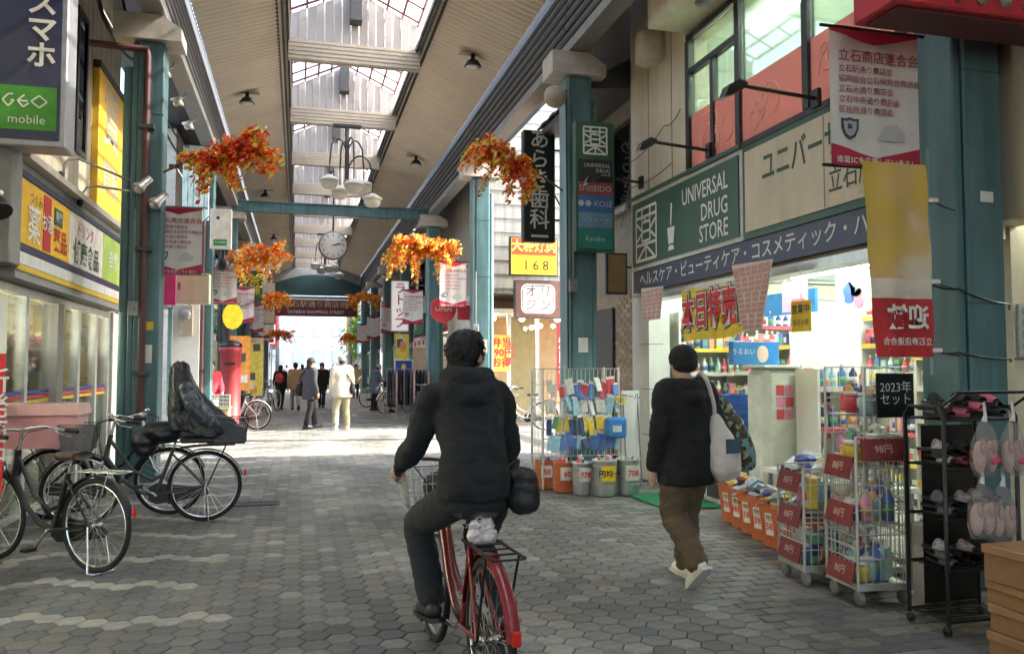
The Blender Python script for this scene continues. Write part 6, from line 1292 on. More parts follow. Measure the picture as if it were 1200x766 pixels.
    for y in (-.4, -.5, -.6, -.7, -.8): rk_.rod((-.07, y, .737), (.07, y, .737), .005, 5)
    rk_.obj('rear_rack', CHROME if rear != 'black' else BLACK, t)
    MB().bbox(-.018, .018, -.912, -.892, .43, .49, .006).obj('reflector', mat('reflector_red', (.6, .03, .02), .2), t)
    MB().lathe([(0, -.03), (.03, -.03), (.04, .04), (0, .045)], 12, (.0, .47, .7), 0, 'y').obj('headlamp', CHROME, t)
    if stand: MB().tube([(-.07, ra, zr), (-.1, ra - .04, .02), (-.09, ra - .09, .012), (.09, ra - .09, .012), (.1, ra - .04, .02), (.07, ra, zr)], .008, 6).obj('kickstand', CHROME, t)
    else: MB().tube([(-.075, ra, zr - .02), (-.1, ra - .3, zr - .08), (.1, ra - .3, zr - .08), (.075, ra, zr - .02)], .008, 6).obj('kickstand', BLACK, t)
    if basket:
        bm_ = basket_m or mat('basket_grey', (.16, .17, .17), .5, .3)
        wire_basket('front_basket', t, (0, .58, .72), .38, .3, .25, bm_, .8, .025 if mesh_basket else .035)
        if mesh_basket:
            q = MB(); a, b, ta = .155, .12, 1.22
            lo = [(-a, .58 - b, .73), (a, .58 - b, .73), (a, .58 + b, .73), (-a, .58 + b, .73)]; hi = [(p[0] * ta, .58 + (p[1] - .58) * ta, .95) for p in lo]; q.add(lo + hi, [(i, (i + 1) % 4, (i + 1) % 4 + 4, i + 4) for i in range(4)] + [(0, 1, 2, 3)]); q.obj('basket_liner', mat('mesh_liner', (.17, .18, .18), .7, var=.3, scale=30, alpha=.8), t)
    return t
def heading(a, b): return math.atan2(-(b[0] - a[0]), b[1] - a[1])
def place(rear, front): d_ = Vector(front) - Vector(rear); d_.normalize(); m_ = Vector(rear) + d_ * .53; return (m_.x, m_.y, 0), heading(rear, front)
lc, rz_ = place((.80, 3.42), (.74, 4.5)); CYC = (lc, rz_)
bicycle('red bicycle ridden by the person in the dark jacket', lc, rz_, mat('bike_red', (.22, .014, .02), .3, coat=.5), True, False, 'black', 'bicycles along the arcade', None, mat('bike_red', None), crank=(0, 1), basket_m=mat('basket_steel', (.45, .46, .45), .35, .6))
lA, rA = place((-1.42, 6.58), (-2.3, 7.25)); bicycle('black bicycle nearest the camera at left, seen from its rear wheel', lA, rA, BLACK, False, True, 'rack_brown', crank=(-.8, .5))
lB, rB = place((-.87, 8.5), (-1.97, 8.42)); B = bicycle('black bicycle with child seat, rear basket and mesh front basket in front of the pillar', lB, rB, mat('bike_silver_black', (.04, .04, .045), .3), True, True, 'black', mesh_basket=True, crank=(.6, .8))
wire_basket('rear_basket', B, (0, -.72, .76), .36, .42, .24, mat('basket_dark', (.05, .055, .055), .5), .82, .022)
q = MB(); q.prism([(-.19, .0), (.19, .0), (.19, .12), (0, .2), (-.19, .12)], (-.15, -.72, .775), (0, 1, 0), (0, 0, 1), .3); q.obj('basket_cover', mat('cover_grey', (.12, .13, .13), .7), B)
lC, rC = place((-2.35, 9.0), (-1.28, 8.98)); bicycle('black bicycle carrying a pink box behind the nearest one', lC, rC, BLACK, False, True, 'black', crank=(.9, .3))
pb_ = thing('pink_box', 'pale pink translucent storage box on the rear of a parked bicycle', 'box', (-2.28, 8.55, .755)); PINKT = mat('pink_plastic', (.72, .36, .36), .35, var=.1, scale=4)
q = MB(); q.prism([(-.32, 0), (.28, 0), (.3, .3), (-.34, .3)], (0, -.22, 0), (1, 0, 0), (0, 0, 1), -.44); q.obj('tub', PINKT, pb_); q = MB(); q.prism([(-.36, .302), (.32, .302), (.3, .4), (-.34, .4)], (0, -.24, 0), (1, 0, 0), (0, 0, 1), -.48); q.obj('lid', mat('pink_lid', (.75, .45, .44), .3, var=.12), pb_); MB().box(-.2, .16, -.14, .14, .401, .406).obj('lid_panel', mat('pink_pale', (.6, .45, .45), .2), pb_)
# bicycles further away, copies of one far bicycle
lD, rD = place((-.95, 20.6), (-2.0, 20.9)); fb = bicycle('bicycle with pale rims parked left of the crossing', lD, rD, mat('bike_white', (.6, .6, .58), .4), False, True, None, 'bicycles along the arcade', WHITE)
for k, (a, b, lb_) in enumerate((((3.05, 21.3), (3.3, 22.3), 'bicycle parked beside the right pillar past the crossing'), ((5.7, 18.6), (4.7, 19.1), 'bicycle parked before the corner shop'), ((2.7, 26.5), (3.6, 27.2), 'bicycle parked before the blue notice on the right'), ((-1.2, 25.6), (-.9, 26.6), 'bicycle parked on the left beyond the red post'), ((-1.1, 28.4), (-.7, 29.4), 'farther bicycle parked on the left beyond the red post'), ((2.5, 31), (3.4, 31.5), 'farthest bicycle parked on the right'))):
    l_, r_ = place(a, b); dup(fb, l_, r_, lb_)
# ================================================================== PEOPLE
def catmull(P, n=4):
    P = [Vector(p) for p in P]; out = []
    for i in range(len(P) - 1):
        p0, p1, p2, p3 = P[max(0, i - 1)], P[i], P[i + 1], P[min(len(P) - 1, i + 2)]
        for k in range(n):
            t = k / n; out.append(.5 * ((2 * p1) + (p2 - p0) * t + (2 * p0 - 5 * p1 + 4 * p2 - p3) * t * t + (3 * p1 - p0 - 3 * p2 + p3) * t ** 3))
    out.append(P[-1]); return out
def lerp_list(v, n):
    out = []
    for a, b in zip(v, v[1:]):
        for k in range(n): out.append(a + (b - a) * k / n)
    return out + [v[-1]]
def limb(q, pts, rad, n=12, sub=4, cap=True):
    P = catmull(pts, sub); rr = lerp_list(rad, sub)
    if cap:
        d0 = (P[0] - P[1]).normalized(); d1 = (P[-1] - P[-2]).normalized()
        P = [P[0] + d0 * rr[0] * .8, P[0] + d0 * rr[0] * .5] + P + [P[-1] + d1 * rr[-1] * .5, P[-1] + d1 * rr[-1] * .8]; rr = [rr[0] * .35, rr[0] * .85] + rr + [rr[-1] * .85, rr[-1] * .35]
    q.tube(P, rr, n)
def loft(q, rings, n=20, sub=4):
    """rings: (centre, half width, half depth) ; width along x by default, stacked along the spine"""
    C_ = catmull([r[0] for r in rings], sub); A = lerp_list([r[1] for r in rings], sub); B_ = lerp_list([r[2] for r in rings], sub); vs = []
    for i, c in enumerate(C_):
        dv = (C_[min(i + 1, len(C_) - 1)] - C_[max(0, i - 1)]).normalized(); sx = (V(1, 0, 0) - dv * dv.x).normalized(); fy = dv.cross(sx)
        for j in range(n): a = 2 * math.pi * j / n; ca, sa = math.cos(a), math.sin(a); vs.append(c + sx * A[i] * (abs(ca) ** .85) * (1 if ca > 0 else -1) + fy * B_[i] * (abs(sa) ** .85) * (1 if sa > 0 else -1))
    k = len(C_); q.add(vs, [(i * n + j, i * n + (j + 1) % n, (i + 1) * n + (j + 1) % n, (i + 1) * n + j) for i in range(k - 1) for j in range(n)] + [tuple(range(n))[::-1], tuple(range((k - 1) * n, k * n))])
def blob(name, q, voxel, m, parent, smooth=4, wrinkle=0, wscale=7, loc=(0, 0, 0), stretch=(1, 1, 1)):
    o = q.obj(name + '_raw', m); md = o.modifiers.new('r', 'REMESH'); md.mode = 'VOXEL'; md.voxel_size = voxel
    if smooth: s = o.modifiers.new('s', 'SMOOTH'); s.iterations = smooth; s.factor = .5
    me = evaluated(o); bpy.data.objects.remove(o); me.name = name
    if wrinkle:
        for v in me.vertices:
            p = v.co; c = V(p.x * stretch[0], p.y * stretch[1], p.z * stretch[2]) * wscale
            k = noise.noise(c) + .5 * noise.noise(c * 2.3) ; r_ = 1 - abs(noise.noise(c * 1.3 + V(5, 3, 1))) * 2
            f_ = 1 - abs(noise.noise(c * 3.1 + V(9, 1, 4))) * 2
            v.co += v.normal * wrinkle * (k * .7 + r_ * .55 + f_ * .22)
    me.polygons.foreach_set('use_smooth', [True] * len(me.polygons)); me.materials.clear(); me.materials.append(m); me.update()
    return link(name, me, parent, loc)
SKIN = mat('skin', (.5, .3, .21), .5, var=.08, scale=30); HAIR = mat('black_hair', (.006, .005, .0045), .6, var=.4, scale=60, bump=.6, bscale=120)
STAND = dict(pelvis=(0, 0, .93), waist=(0, .0, 1.06), chest=(0, .0, 1.27), neck=(0, -.01, 1.43), head=(0, .025, 1.565), sl=(-.175, 0, 1.38), sr=(.175, 0, 1.38), el=(-.225, -.02, 1.11), er=(.225, -.02, 1.11), wl=(-.235, .05, .87), wr=(.235, .05, .87), hl=(-.085, 0, .9), hr=(.085, 0, .9), kl=(-.09, .02, .49), kr=(.09, .02, .49), al=(-.09, -.02, .09), ar=(.09, -.02, .09), tl=(0, 1, 0), tr=(0, 1, 0))
def hand(q, w_, dirv, side, s=1, curl=.5):
    """palm and five fingers growing from the wrist along dirv; side=+1 right hand"""
    w_ = Vector(w_); dv = Vector(dirv).normalized(); fwd = V(0, 1, 0); fwd = (fwd - dv * fwd.dot(dv)).normalized(); inn = dv.cross(fwd) * (1 if side > 0 else -1)
    inn = V(-side, 0, 0); inn = (inn - dv * inn.dot(dv)).normalized()
    limb(q, [w_, w_ + dv * .04, w_ + dv * .085], [.026 * s, .034 * s, .033 * s], 10, 3)
    for k, (off, L) in enumerate(((.028, .07), (.01, .08), (-.008, .075), (-.026, .058))):
        b = w_ + dv * .085 + fwd * off; p1 = b + dv * L * .45 + inn * .006; p2 = b + dv * L * .8 + inn * L * .28 * curl * 2; p3 = b + dv * L * (1 - .25 * curl) + inn * L * .62 * curl * 1.6
        limb(q, [b - dv * .02, p1, p2, p3], [.0105 * s, .0095 * s, .009 * s, .0075 * s], 8, 3)
    b = w_ + dv * .03 + fwd * .028; limb(q, [b, b + fwd * .025 + dv * .025 + inn * .012, b + fwd * .03 + dv * .06 + inn * .026], [.0125 * s, .011 * s, .009 * s], 8, 3)
def person(label, loc, rz, outfit, pose=None, H=1.0, voxel=.02, build=1.0, group='people in the arcade', look=(0, 0)):
    J = {k: Vector(v) for k, v in {**STAND, **(pose or {})}.items()}
    t = thing('person', label, 'person', loc, rz, group); t.scale = (H, H, H); b = build
    HR_ = Matrix.Rotation(look[0], 3, 'Z') @ Matrix.Rotation(look[1], 3, 'X'); hc = J['head']; hp = lambda x, y, z: hc + HR_ @ V(x, y, z)
    q = MB()                                                     # ---- one continuous body
    q.ell(hc + HR_ @ V(0, -.008, .022), .076, .094, .098, 18, 14, 0, HR_); q.ell(hp(0, .028, -.05), .056, .062, .07, 14, 10, 0, HR_); q.ell(hp(0, .05, -.085), .032, .034, .03, 10, 8, 0, HR_)
    limb(q, [hp(0, .082, .02), hp(0, .098, -.012), hp(0, .104, -.026)], [.009, .012, .014], 8, 3)
    for s in (-1, 1): q.ell(hp(s * .077, -.005, -.01), .012, .02, .033, 8, 8, 0, HR_); q.ell(hp(s * .032, .07, -.03), .02, .018, .02, 8, 8, 0, HR_)
    limb(q, [J['chest'] + V(0, -.01, .08), J['neck'] + V(0, -.005, .0), hp(0, -.012, -.05)], [.07, .056, .052], 12)
    loft(q, [(J['pelvis'] - V(0, 0, .03), .13 * b, .09 * b), (J['waist'], .11 * b, .08 * b), (J['chest'], .13 * b, .085 * b), (J['neck'] - V(0, 0, .05), .07, .05)])
    for s, S, E_, W_ in ((-1, 'sl', 'el', 'wl'), (1, 'sr', 'er', 'wr')):
        limb(q, [J['chest'].lerp(J[S], .4) + V(0, 0, .06), J[S], J[E_], J[W_]], [.05, .042, .034, .024], 10)
        hand(q, J[W_], outfit.get('hand_dir_' + S[1], tuple(J[W_] - J[E_])), s, 1, outfit.get('curl', .5))
    for h_, k_, a_ in (('hl', 'kl', 'al'), ('hr', 'kr', 'ar')): limb(q, [J[h_].lerp(J['pelvis'], .3), J[h_], J[k_], J[a_]], [.06, .06, .045, .035], 10)
    blob('body', q, min(voxel, .008) if voxel < .015 else .012, SKIN, t, 2)
    for s in (-1, 1): MB().ell(hp(s * .03, .083, .004), .011, .006, .006, 8, 6, 0, HR_).obj('eye', mat('eye_dark', (.03, .02, .015), .2), t); MB().ell(hp(s * .031, .087, .028), .016, .006, .004, 8, 6, 0, HR_).obj('eyebrow', HAIR, t)
    MB().ell(hp(0, .084, -.062), .02, .006, .006, 8, 6, 0, HR_).obj('mouth', mat('lips', (.4, .14, .12), .5), t)
    st_ = outfit.get('hair', 'short'); q = MB()                    # ---- hair or hat
    if st_ == 'short':
        q.ell(hp(0, -.018, .035), .088, .1, .1, 18, 12, 0, HR_); q.ell(hp(0, -.055, -.02), .07, .055, .07, 14, 10, 0, HR_); q.ell(hp(0, .04, .088), .06, .05, .035, 12, 8, 0, HR_)
        hm_ = blob('hair', q, .007 if voxel < .015 else .014, outfit.get('hair_m', HAIR), t, 1, .010, 30)
        if voxel < .015:                                        # loose strands over the cap of hair
            q = MB(); vs_ = [(v.co.copy(), v.normal.copy()) for v in hm_.data.vertices]
            for _ in range(900):
                p, nn = random.choice(vs_); dv = (nn * random.uniform(.15, .5) + V(0, -.1, -.75) + V(random.gauss(0, .15), random.gauss(0, .15), 0)).normalized(); sd_ = dv.cross(nn).normalized() * random.uniform(.0012, .0024); L_ = random.uniform(.012, .026)
                q.add([p - sd_, p + sd_, p + dv * L_ * .6 + nn * .004 + sd_ * .7, p + dv * L_], [(0, 1, 2), (0, 2, 3)])
            q.obj('hair_strands', outfit.get('hair_m', HAIR), t)
    elif st_ == 'long':
        q.ell(hp(0, -.015, .035), .09, .102, .1, 18, 12, 0, HR_); q.ell(hp(0, -.06, -.07), .085, .05, .11, 14, 10, 0, HR_); blob('hair', q, .012, outfit.get('hair_m', HAIR), t, 2, .008, 20)
    elif st_ == 'round_hat':
        q.ell(hp(0, -.022, .04), .1, .11, .1, 20, 14, 0, HR_); q.ell(hp(0, -.045, -.01), .092, .085, .06, 18, 10, 0, HR_); blob('hat', q, .009, mat('black_knit', (.012, .012, .012), .95, bump=1, bscale=160), t, 2, .004, 30)
    elif st_ == 'cap':
        q.ell(hp(0, -.01, .055), .09, .105, .075, 18, 12, 0, HR_); q.ell(hp(0, -.015, .02), .092, .105, .02, 18, 8, 0, HR_); blob('hat', q, .012, outfit['hair_m'], t, 2)
        q = MB(); q.ell(hp(0, -.04, -.02), .08, .07, .07, 14, 10, 0, HR_); blob('hair', q, .014, HAIR, t, 1)
    hem = outfit.get('hem', .82); q = MB(); k = outfit.get('bulk', 1) * b      # ---- top
    rings = [(J['pelvis'] + V(0, 0, hem - .93), .185 * k, .138 * k), (J['pelvis'] + V(0, 0, max(hem - .85, .04)), .182 * k, .136 * k), (J['waist'] + V(0, 0, .04), .165 * k, .118 * k), (J['chest'], .185 * k, .125 * k), (J['chest'] + V(0, -.005, .1), .16 * k, .105 * k), (J['neck'] + V(0, 0, -.01), .085 * k, .075 * k)]
    loft(q, rings)
    for S, E_, W_ in (('sl', 'el', 'wl'), ('sr', 'er', 'wr')):
        limb(q, [J['chest'].lerp(J[S], .45) + V(0, 0, .055), J[S], J[S].lerp(J[E_], .5), J[E_], J[E_].lerp(J[W_], .55), J[W_]], [.08 * k, .076 * k, .066 * k, .06 * k, .053 * k, .042 * k], 12)
    hz = outfit.get('hood_drop', 0); J['neck'] = J['neck'] - V(0, 0, hz)
    if outfit.get('hood'): limb(q, [J['neck'] + V(-.085, .05, -.0), J['neck'] + V(-.085, -.05, .035), J['neck'] + V(0, -.1, .02), J['neck'] + V(.085, -.05, .035), J['neck'] + V(.085, .05, -.0)], [.035, .048, .058, .048, .035], 10); limb(q, [J['neck'] + V(-.07, -.1, -.03), J['neck'] + V(0, -.15, -.06), J['neck'] + V(.07, -.1, -.03)], [.04, .05, .04], 10)
    elif outfit.get('collar'): limb(q, [J['neck'] + V(0, -.005, -.04), J['neck'] + V(0, -.0, .045)], [.088, .078], 14, cap=False)
    J['neck'] = J['neck'] + V(0, 0, hz)
    blob('top', q, voxel, outfit['top'], t, 3, outfit.get('wr', .007), 7, stretch=(1, 1, 1.6))
    q = MB(); g = outfit.get('leg', 1) * b                       # ---- trousers
    loft(q, [(J['pelvis'] + V(0, 0, .05), .13 * b, .09 * b), (J['pelvis'], .15 * b, .108 * b), (J['pelvis'] - V(0, 0, .09), .15 * b, .115 * b)])
    for h_, k_, a_ in (('hl', 'kl', 'al'), ('hr', 'kr', 'ar')):
        A_ = J[a_] + V(0, 0, .02); limb(q, [J['pelvis'].lerp(J[h_], .7), J[h_], J[h_].lerp(J[k_], .5), J[k_], J[k_].lerp(A_, .5), A_], [.082 * g, .09 * g, .086 * g, .074 * g, .07 * g, .064 * g], 12)
    if outfit.get('skirt'): loft(q, [(J['pelvis'] - V(0, 0, .45), .2, .17), (J['pelvis'] - V(0, 0, .2), .19, .15), (J['pelvis'] + V(0, 0, .05), .16, .12)])
    blob('trousers', q, voxel, outfit['pants'], t, 3, outfit.get('wrp', .008), 8, stretch=(1, 1, 1.8))
    for a_, td in (('al', 'tl'), ('ar', 'tr')):                     # ---- shoes
        A_ = J[a_]; dv = J[td].normalized(); up = V(0, 0, 1); up = (up - dv * up.dot(dv)).normalized(); q = MB()
        limb(q, [A_ - dv * .055 - up * .035, A_ + dv * .03 - up * .035, A_ + dv * .12 - up * .045, A_ + dv * .17 - up * .05], [.042, .045, .042, .032], 12); limb(q, [A_ + up * .02, A_ - up * .03], [.042, .045], 10)
        sh_ = blob('shoe', q, .012, outfit['shoe'], t, 3); q = MB(); q.prism([(-.1, -.042), (.1, -.046), (.2, -.035), (.215, 0), (.2, .035), (.1, .046), (-.1, .042), (-.115, 0)], A_ - up * .088, dv, up.cross(dv), .022); q.obj('sole', outfit.get('sole', BLACK), sh_)
    return t, J
NAVYJ = mat('navy_jacket', (.0095, .0115, .0135), .85, var=.25, scale=5, bump=.3, bscale=90); DENIM = mat('dark_denim', (.014, .017, .02), .9, var=.35, scale=9, bump=.4, bscale=140)
# ---- the cyclist, posed on the red bicycle (shares its origin and heading)
cp = dict(pelvis=(0, -.28, .95), waist=(0, -.25, 1.1), chest=(0, -.17, 1.3), neck=(.0, -.11, 1.44), head=(.02, -.075, 1.575), sl=(-.165, -.14, 1.375), sr=(.165, -.14, 1.375), el=(-.248, -.1, 1.14), er=(.235, -.08, 1.12), wl=(-.285, .06, 1.03), wr=(.275, .08, 1.02),
          hl=(-.095, -.24, .9), hr=(.095, -.24, .9), kl=(-.17, .16, .73), kr=(.13, .12, .62), al=(-.135, .02, .375), ar=(.14, -.3, .385), tl=(-.1, 1, -.12), tr=(.1, 1, -.15))
cyc, CJ = person('person in a dark jacket riding the red bicycle away from the camera', CYC[0], CYC[1], dict(top=NAVYJ, pants=DENIM, shoe=mat('shoe_black', (.015, .015, .015), .5), hair='short', hem=.9, bulk=.97, hood=True, collar=True, wr=.016, leg=1.08, hand_dir_l=(-.05, .5, -.3), hand_dir_r=(.05, .5, -.3), curl=.75), cp, .985, .013, .94, look=(R(-48), R(8)))
hb_ = thing('hip_bag', 'dark bag slung at the right hip of the cyclist', 'bag', CYC[0], CYC[1]); q = MB(); q.bbox(.16, .28, -.4, -.2, .84, .99, .03); q.ell((.22, -.31, .99), .06, .1, .035, 12, 8); blob('bag', q, .012, mat('bag_grey', (.014, .016, .018), .6, var=.3), hb_, 2, .022, 12); MB().tube([(.2, -.3, 1.0), (.22, -.25, 1.06), (.2, -.18, 1.02)], .012, 6).obj('strap', BLACK, hb_)
wbg = thing('plastic_bag', 'crumpled white plastic bag tied under the saddle of the red bicycle', 'bag', CYC[0], CYC[1]); q = MB(); q.ell((0, -.4, .79), .052, .036, .036, 14, 10); q.ell((.02, -.41, .755), .045, .034, .032, 12, 8); q.ell((-.03, -.41, .76), .03, .03, .028, 12, 8); blob('bag', q, .006, mat('white_plastic_film', (.62, .58, .58), .4, var=.1), wbg, 1, .02, 34); MB().tube([(.0, -.38, .83), (.01, -.35, .85), (-.01, -.33, .84)], .008, 5).obj('knot', mat('white_plastic_film', None), wbg)
pouch = thing('basket_bag', 'black bag inside the front basket of the red bicycle', 'bag', CYC[0], CYC[1]); q = MB(); q.ell((.04, .58, .83), .1, .1, .09, 12, 8); blob('bag', q, .016, mat('black_cloth', None), pouch, 2, .01, 12)
# ---- the walking woman with two bags
KHAKI = mat('khaki_cotton', (.1, .068, .036), .85, var=.3, scale=6, bump=.3, bscale=110); BLK = mat('black_sweat', (.0075, .0075, .008), .9, var=.3, scale=6, bump=.3, bscale=100); WSH = mat('white_sneaker', (.72, .68, .62), .5)
wp = dict(pelvis=(0, 0, .92), sl=(-.165, 0, 1.35), sr=(.165, 0, 1.35), chest=(0, .0, 1.25), neck=(0, .01, 1.41), head=(0, .035, 1.545), el=(-.235, -.03, 1.06), wl=(-.24, .04, .81), er=(.25, -.05, 1.07), wr=(.22, .15, .98), kl=(-.085, .02, .47), al=(-.075, -.24, .17), tl=(0, .75, -.65), kr=(.09, .12, .49), ar=(.075, .12, .085), tr=(.06, 1, 0))
wom, WJ = person('person in black hat and sweatshirt walking past the drug store with a white bag', (2.66, 5.28, 0), R(6), dict(top=BLK, pants=KHAKI, shoe=WSH, sole=mat('sole_white', (.6, .57, .5), .6), hair='round_hat', hem=.70, bulk=1.12, hood=True, hood_drop=.05, wr=.01, leg=1.22, wrp=.016, curl=.35), wp, .985, .013, 1.0, look=(0, R(-6)))
tb = thing('tote_bag', 'white cotton tote bag on the shoulder of the walking person', 'bag', (2.66, 5.28, 0), R(6)); q = MB()
loft(q, [(V(.26, -.12, .72), .07, .05), (V(.245, -.13, .78), .12, .07), (V(.23, -.12, .92), .115, .075), (V(.2, -.11, 1.06), .065, .05), (V(.185, -.09, 1.16), .03, .022)]); blob('bag', q, .012, mat('tote_white', (.6, .55, .5), .9, var=.1, bump=.2, bscale=150), tb, 3, .012, 9)
MB().tube(catmull([(.185, -.09, 1.15), (.165, -.1, 1.26), (.13, -.06, 1.425), (.13, .03, 1.43), (.17, .1, 1.3), (.22, .06, 1.08)], 5), .018, 8).obj('strap', mat('tote_white', None), tb); MB().box(.2, .31, -.21, -.2, .9, 1.0).obj('print', mat('tote_print', (.05, .09, .12), .8), tb)
pb2 = thing('patterned_bag', 'green and brown patterned bag hanging behind the white tote', 'bag', (2.66, 5.28, 0), R(6)); q = MB(); loft(q, [(V(.45, -.04, .76), .07, .07), (V(.43, -.04, .86), .12, .1), (V(.36, -.02, 1.08), .1, .085), (V(.27, .0, 1.27), .045, .05)])
PAT = mat('patterned_cloth', (.1, .085, .05), .8, var=.1); _pn = PAT.node_tree; _v = _pn.nodes.new('ShaderNodeTexVoronoi'); _v.inputs['Scale'].default_value = 34; _cr = _pn.nodes.new('ShaderNodeValToRGB'); _cr.color_ramp.interpolation = 'CONSTANT'
for p_, c_ in ((0, (.03, .025, .02, 1)), (.35, (.2, .26, .1, 1)), (.5, (.08, .05, .03, 1)), (.7, (.1, .25, .3, 1)), (.85, (.35, .33, .15, 1))): e_ = _cr.color_ramp.elements.new(p_) if p_ else _cr.color_ramp.elements[0]; e_.color = c_
_tc = [n for n in _pn.nodes if n.type == 'TEX_COORD'][0]; _pn.links.new(_tc.outputs['Object'], _v.inputs['Vector']); _pn.links.new(_v.outputs['Color'], _cr.inputs[0]); _pn.links.new(_cr.outputs[0], _pn.nodes['Principled BSDF'].inputs['Base Color'])
blob('bag', q, .014, PAT, pb2, 3, .01, 9); MB().tube(catmull([(.27, .02, 1.25), (.2, .02, 1.38), (.15, .03, 1.43)], 4), .016, 8).obj('strap', mat('strap_blue', (.1, .22, .25), .8), pb2)
# ---- people further down the arcade
F = lambda n, c, **k: mat(n, c, .85, var=.2, **k)
walk = dict(kl=(-.09, .12, .5), al=(-.08, .16, .09), kr=(.09, .02, .48), ar=(.1, -.22, .14), tr=(0, .85, -.45)); CH = F('charcoal_coat', (.05, .05, .055)); BLKT = F('black_trouser', (.012, .012, .014))
a, _ = person('person in a charcoal coat standing at the crossing with a black shoulder bag', (.28, 20.5, 0), R(-60), dict(top=CH, pants=BLKT, shoe=BLACK, hair='long', hem=.7, bulk=1.15), dict(kl=(-.1, .14, .5), al=(-.1, .2, .09), kr=(.1, -.05, .48), ar=(.1, -.15, .09)), 1.02)
def shoulder_bag(label, loc, rz, c, m, s=1.0, strap=True):
    t = thing('shoulder_bag', label, 'bag', loc, rz); q = MB(); q.ell(c, .08 * s, .14 * s, .15 * s, 12, 8); blob('bag', q, .025, m, t, 2)
    MB().tube(catmull([(c[0], c[1], c[2] + .12 * s), (c[0] * .6, c[1] - .08, 1.25), (0, -.1, 1.42), (-.1 if c[0] > 0 else .1, .05, 1.4)], 3), .014, 6).obj('strap', m, t)
shoulder_bag('black bag on the shoulder of the charcoal coated person', (.28, 20.5, 0), R(-60), (-.25, -.1, .95), BLKT, 1.15)
b_, _ = person('person in a beige jacket and knit hat standing at the crossing', (1.02, 20.0, 0), R(12), dict(top=F('beige_jacket', (.5, .43, .32)), pants=F('olive_trouser', (.33, .3, .2)), shoe=WSH, sole=WSH, hair='cap', hair_m=F('grey_knit', (.3, .28, .26)), hem=.74, bulk=1.2, leg=1.1), dict(kl=(-.12, .05, .49), al=(-.15, -.02, .09), kr=(.11, .05, .49), ar=(.14, .05, .09)), 1.05)
shoulder_bag('black cross body bag worn by the person in beige', (1.02, 20.0, 0), R(12), (.22, -.08, .98), BLKT)
person('person in a tan coat walking away far along the arcade', (-.1, 29.5, 0), R(5), dict(top=F('tan_coat', (.36, .24, .14)), pants=F('stone_trouser', (.3, .27, .22)), shoe=BLACK, hair='short', hem=.72, bulk=1.12), walk, .98, .03)
person('person in black with a red bag far along the left of the arcade', (-.62, 30.2, 0), R(-10), dict(top=BLK, pants=BLKT, shoe=BLACK, hair='long', hem=.66, bulk=1.1), walk, .93, .03)
rb_ = thing('red_backpack', 'red backpack on the far person in black', 'backpack', (-.62, 30.2, 0), R(-10)); q = MB(); q.ell((0, -.18, 1.1), .15, .1, .19, 12, 8); blob('bag', q, .025, RED, rb_, 2); MB().tube([(.1, -.1, 1.2), (.12, .02, 1.32), (.1, -.1, 1.0)], .015, 5).obj('strap', RED, rb_)
person('person in black walking behind the charcoal coated one', (.85, 31, 0), R(170), dict(top=BLK, pants=BLKT, shoe=BLACK, hair='long', hem=.62, bulk=1.05, skirt=False), walk, .98, .03)
person('person in dark skirted coat far down the middle of the arcade', (1.5, 33, 0), R(0), dict(top=CH, pants=BLKT, shoe=BLACK, hair='long', hem=.55, bulk=1.05, skirt=True), walk, .95, .03)
person('person in a blue grey coat browsing at the right hand shops', (2.55, 28.5, 0), R(-70), dict(top=F('bluegrey_coat', (.12, .17, .22)), pants=BLKT, shoe=BLACK, hair='cap', hair_m=F('grey_knit', None), hem=.6, bulk=1.1), dict(neck=(0, .12, 1.4), head=(0, .18, 1.51), chest=(0, .06, 1.25), sl=(-.17, .08, 1.36), sr=(.17, .08, 1.36), el=(-.22, .15, 1.12), er=(.22, .15, 1.12), wl=(-.18, .32, .98), wr=(.18, .32, .98)), .98, .03)
person('person in a black jacket bending over goods on the right', (2.95, 27.4, 0), R(-60), dict(top=BLK, pants=F('stone_trouser', None), shoe=BLACK, hair='short', hem=.84, bulk=1.12), dict(waist=(0, .08, 1.04), chest=(0, .22, 1.2), neck=(0, .33, 1.31), head=(0, .4, 1.42), sl=(-.17, .27, 1.28), sr=(.17, .27, 1.28), el=(-.22, .4, 1.06), er=(.22, .4, 1.06), wl=(-.16, .58, .95), wr=(.16, .58, .95)), 1.0, .03)
person('shopkeeper in a red top standing behind the wooden counter', (-1.86, 18.9, 0), R(-150), dict(top=F('red_top', (.5, .03, .05)), pants=WHITE, shoe=BLACK, hair='short', hem=.86, bulk=1.0), dict(el=(-.22, .08, 1.1), wl=(-.14, .28, .98), er=(.22, .08, 1.1), wr=(.14, .28, .98)), .97, .02)
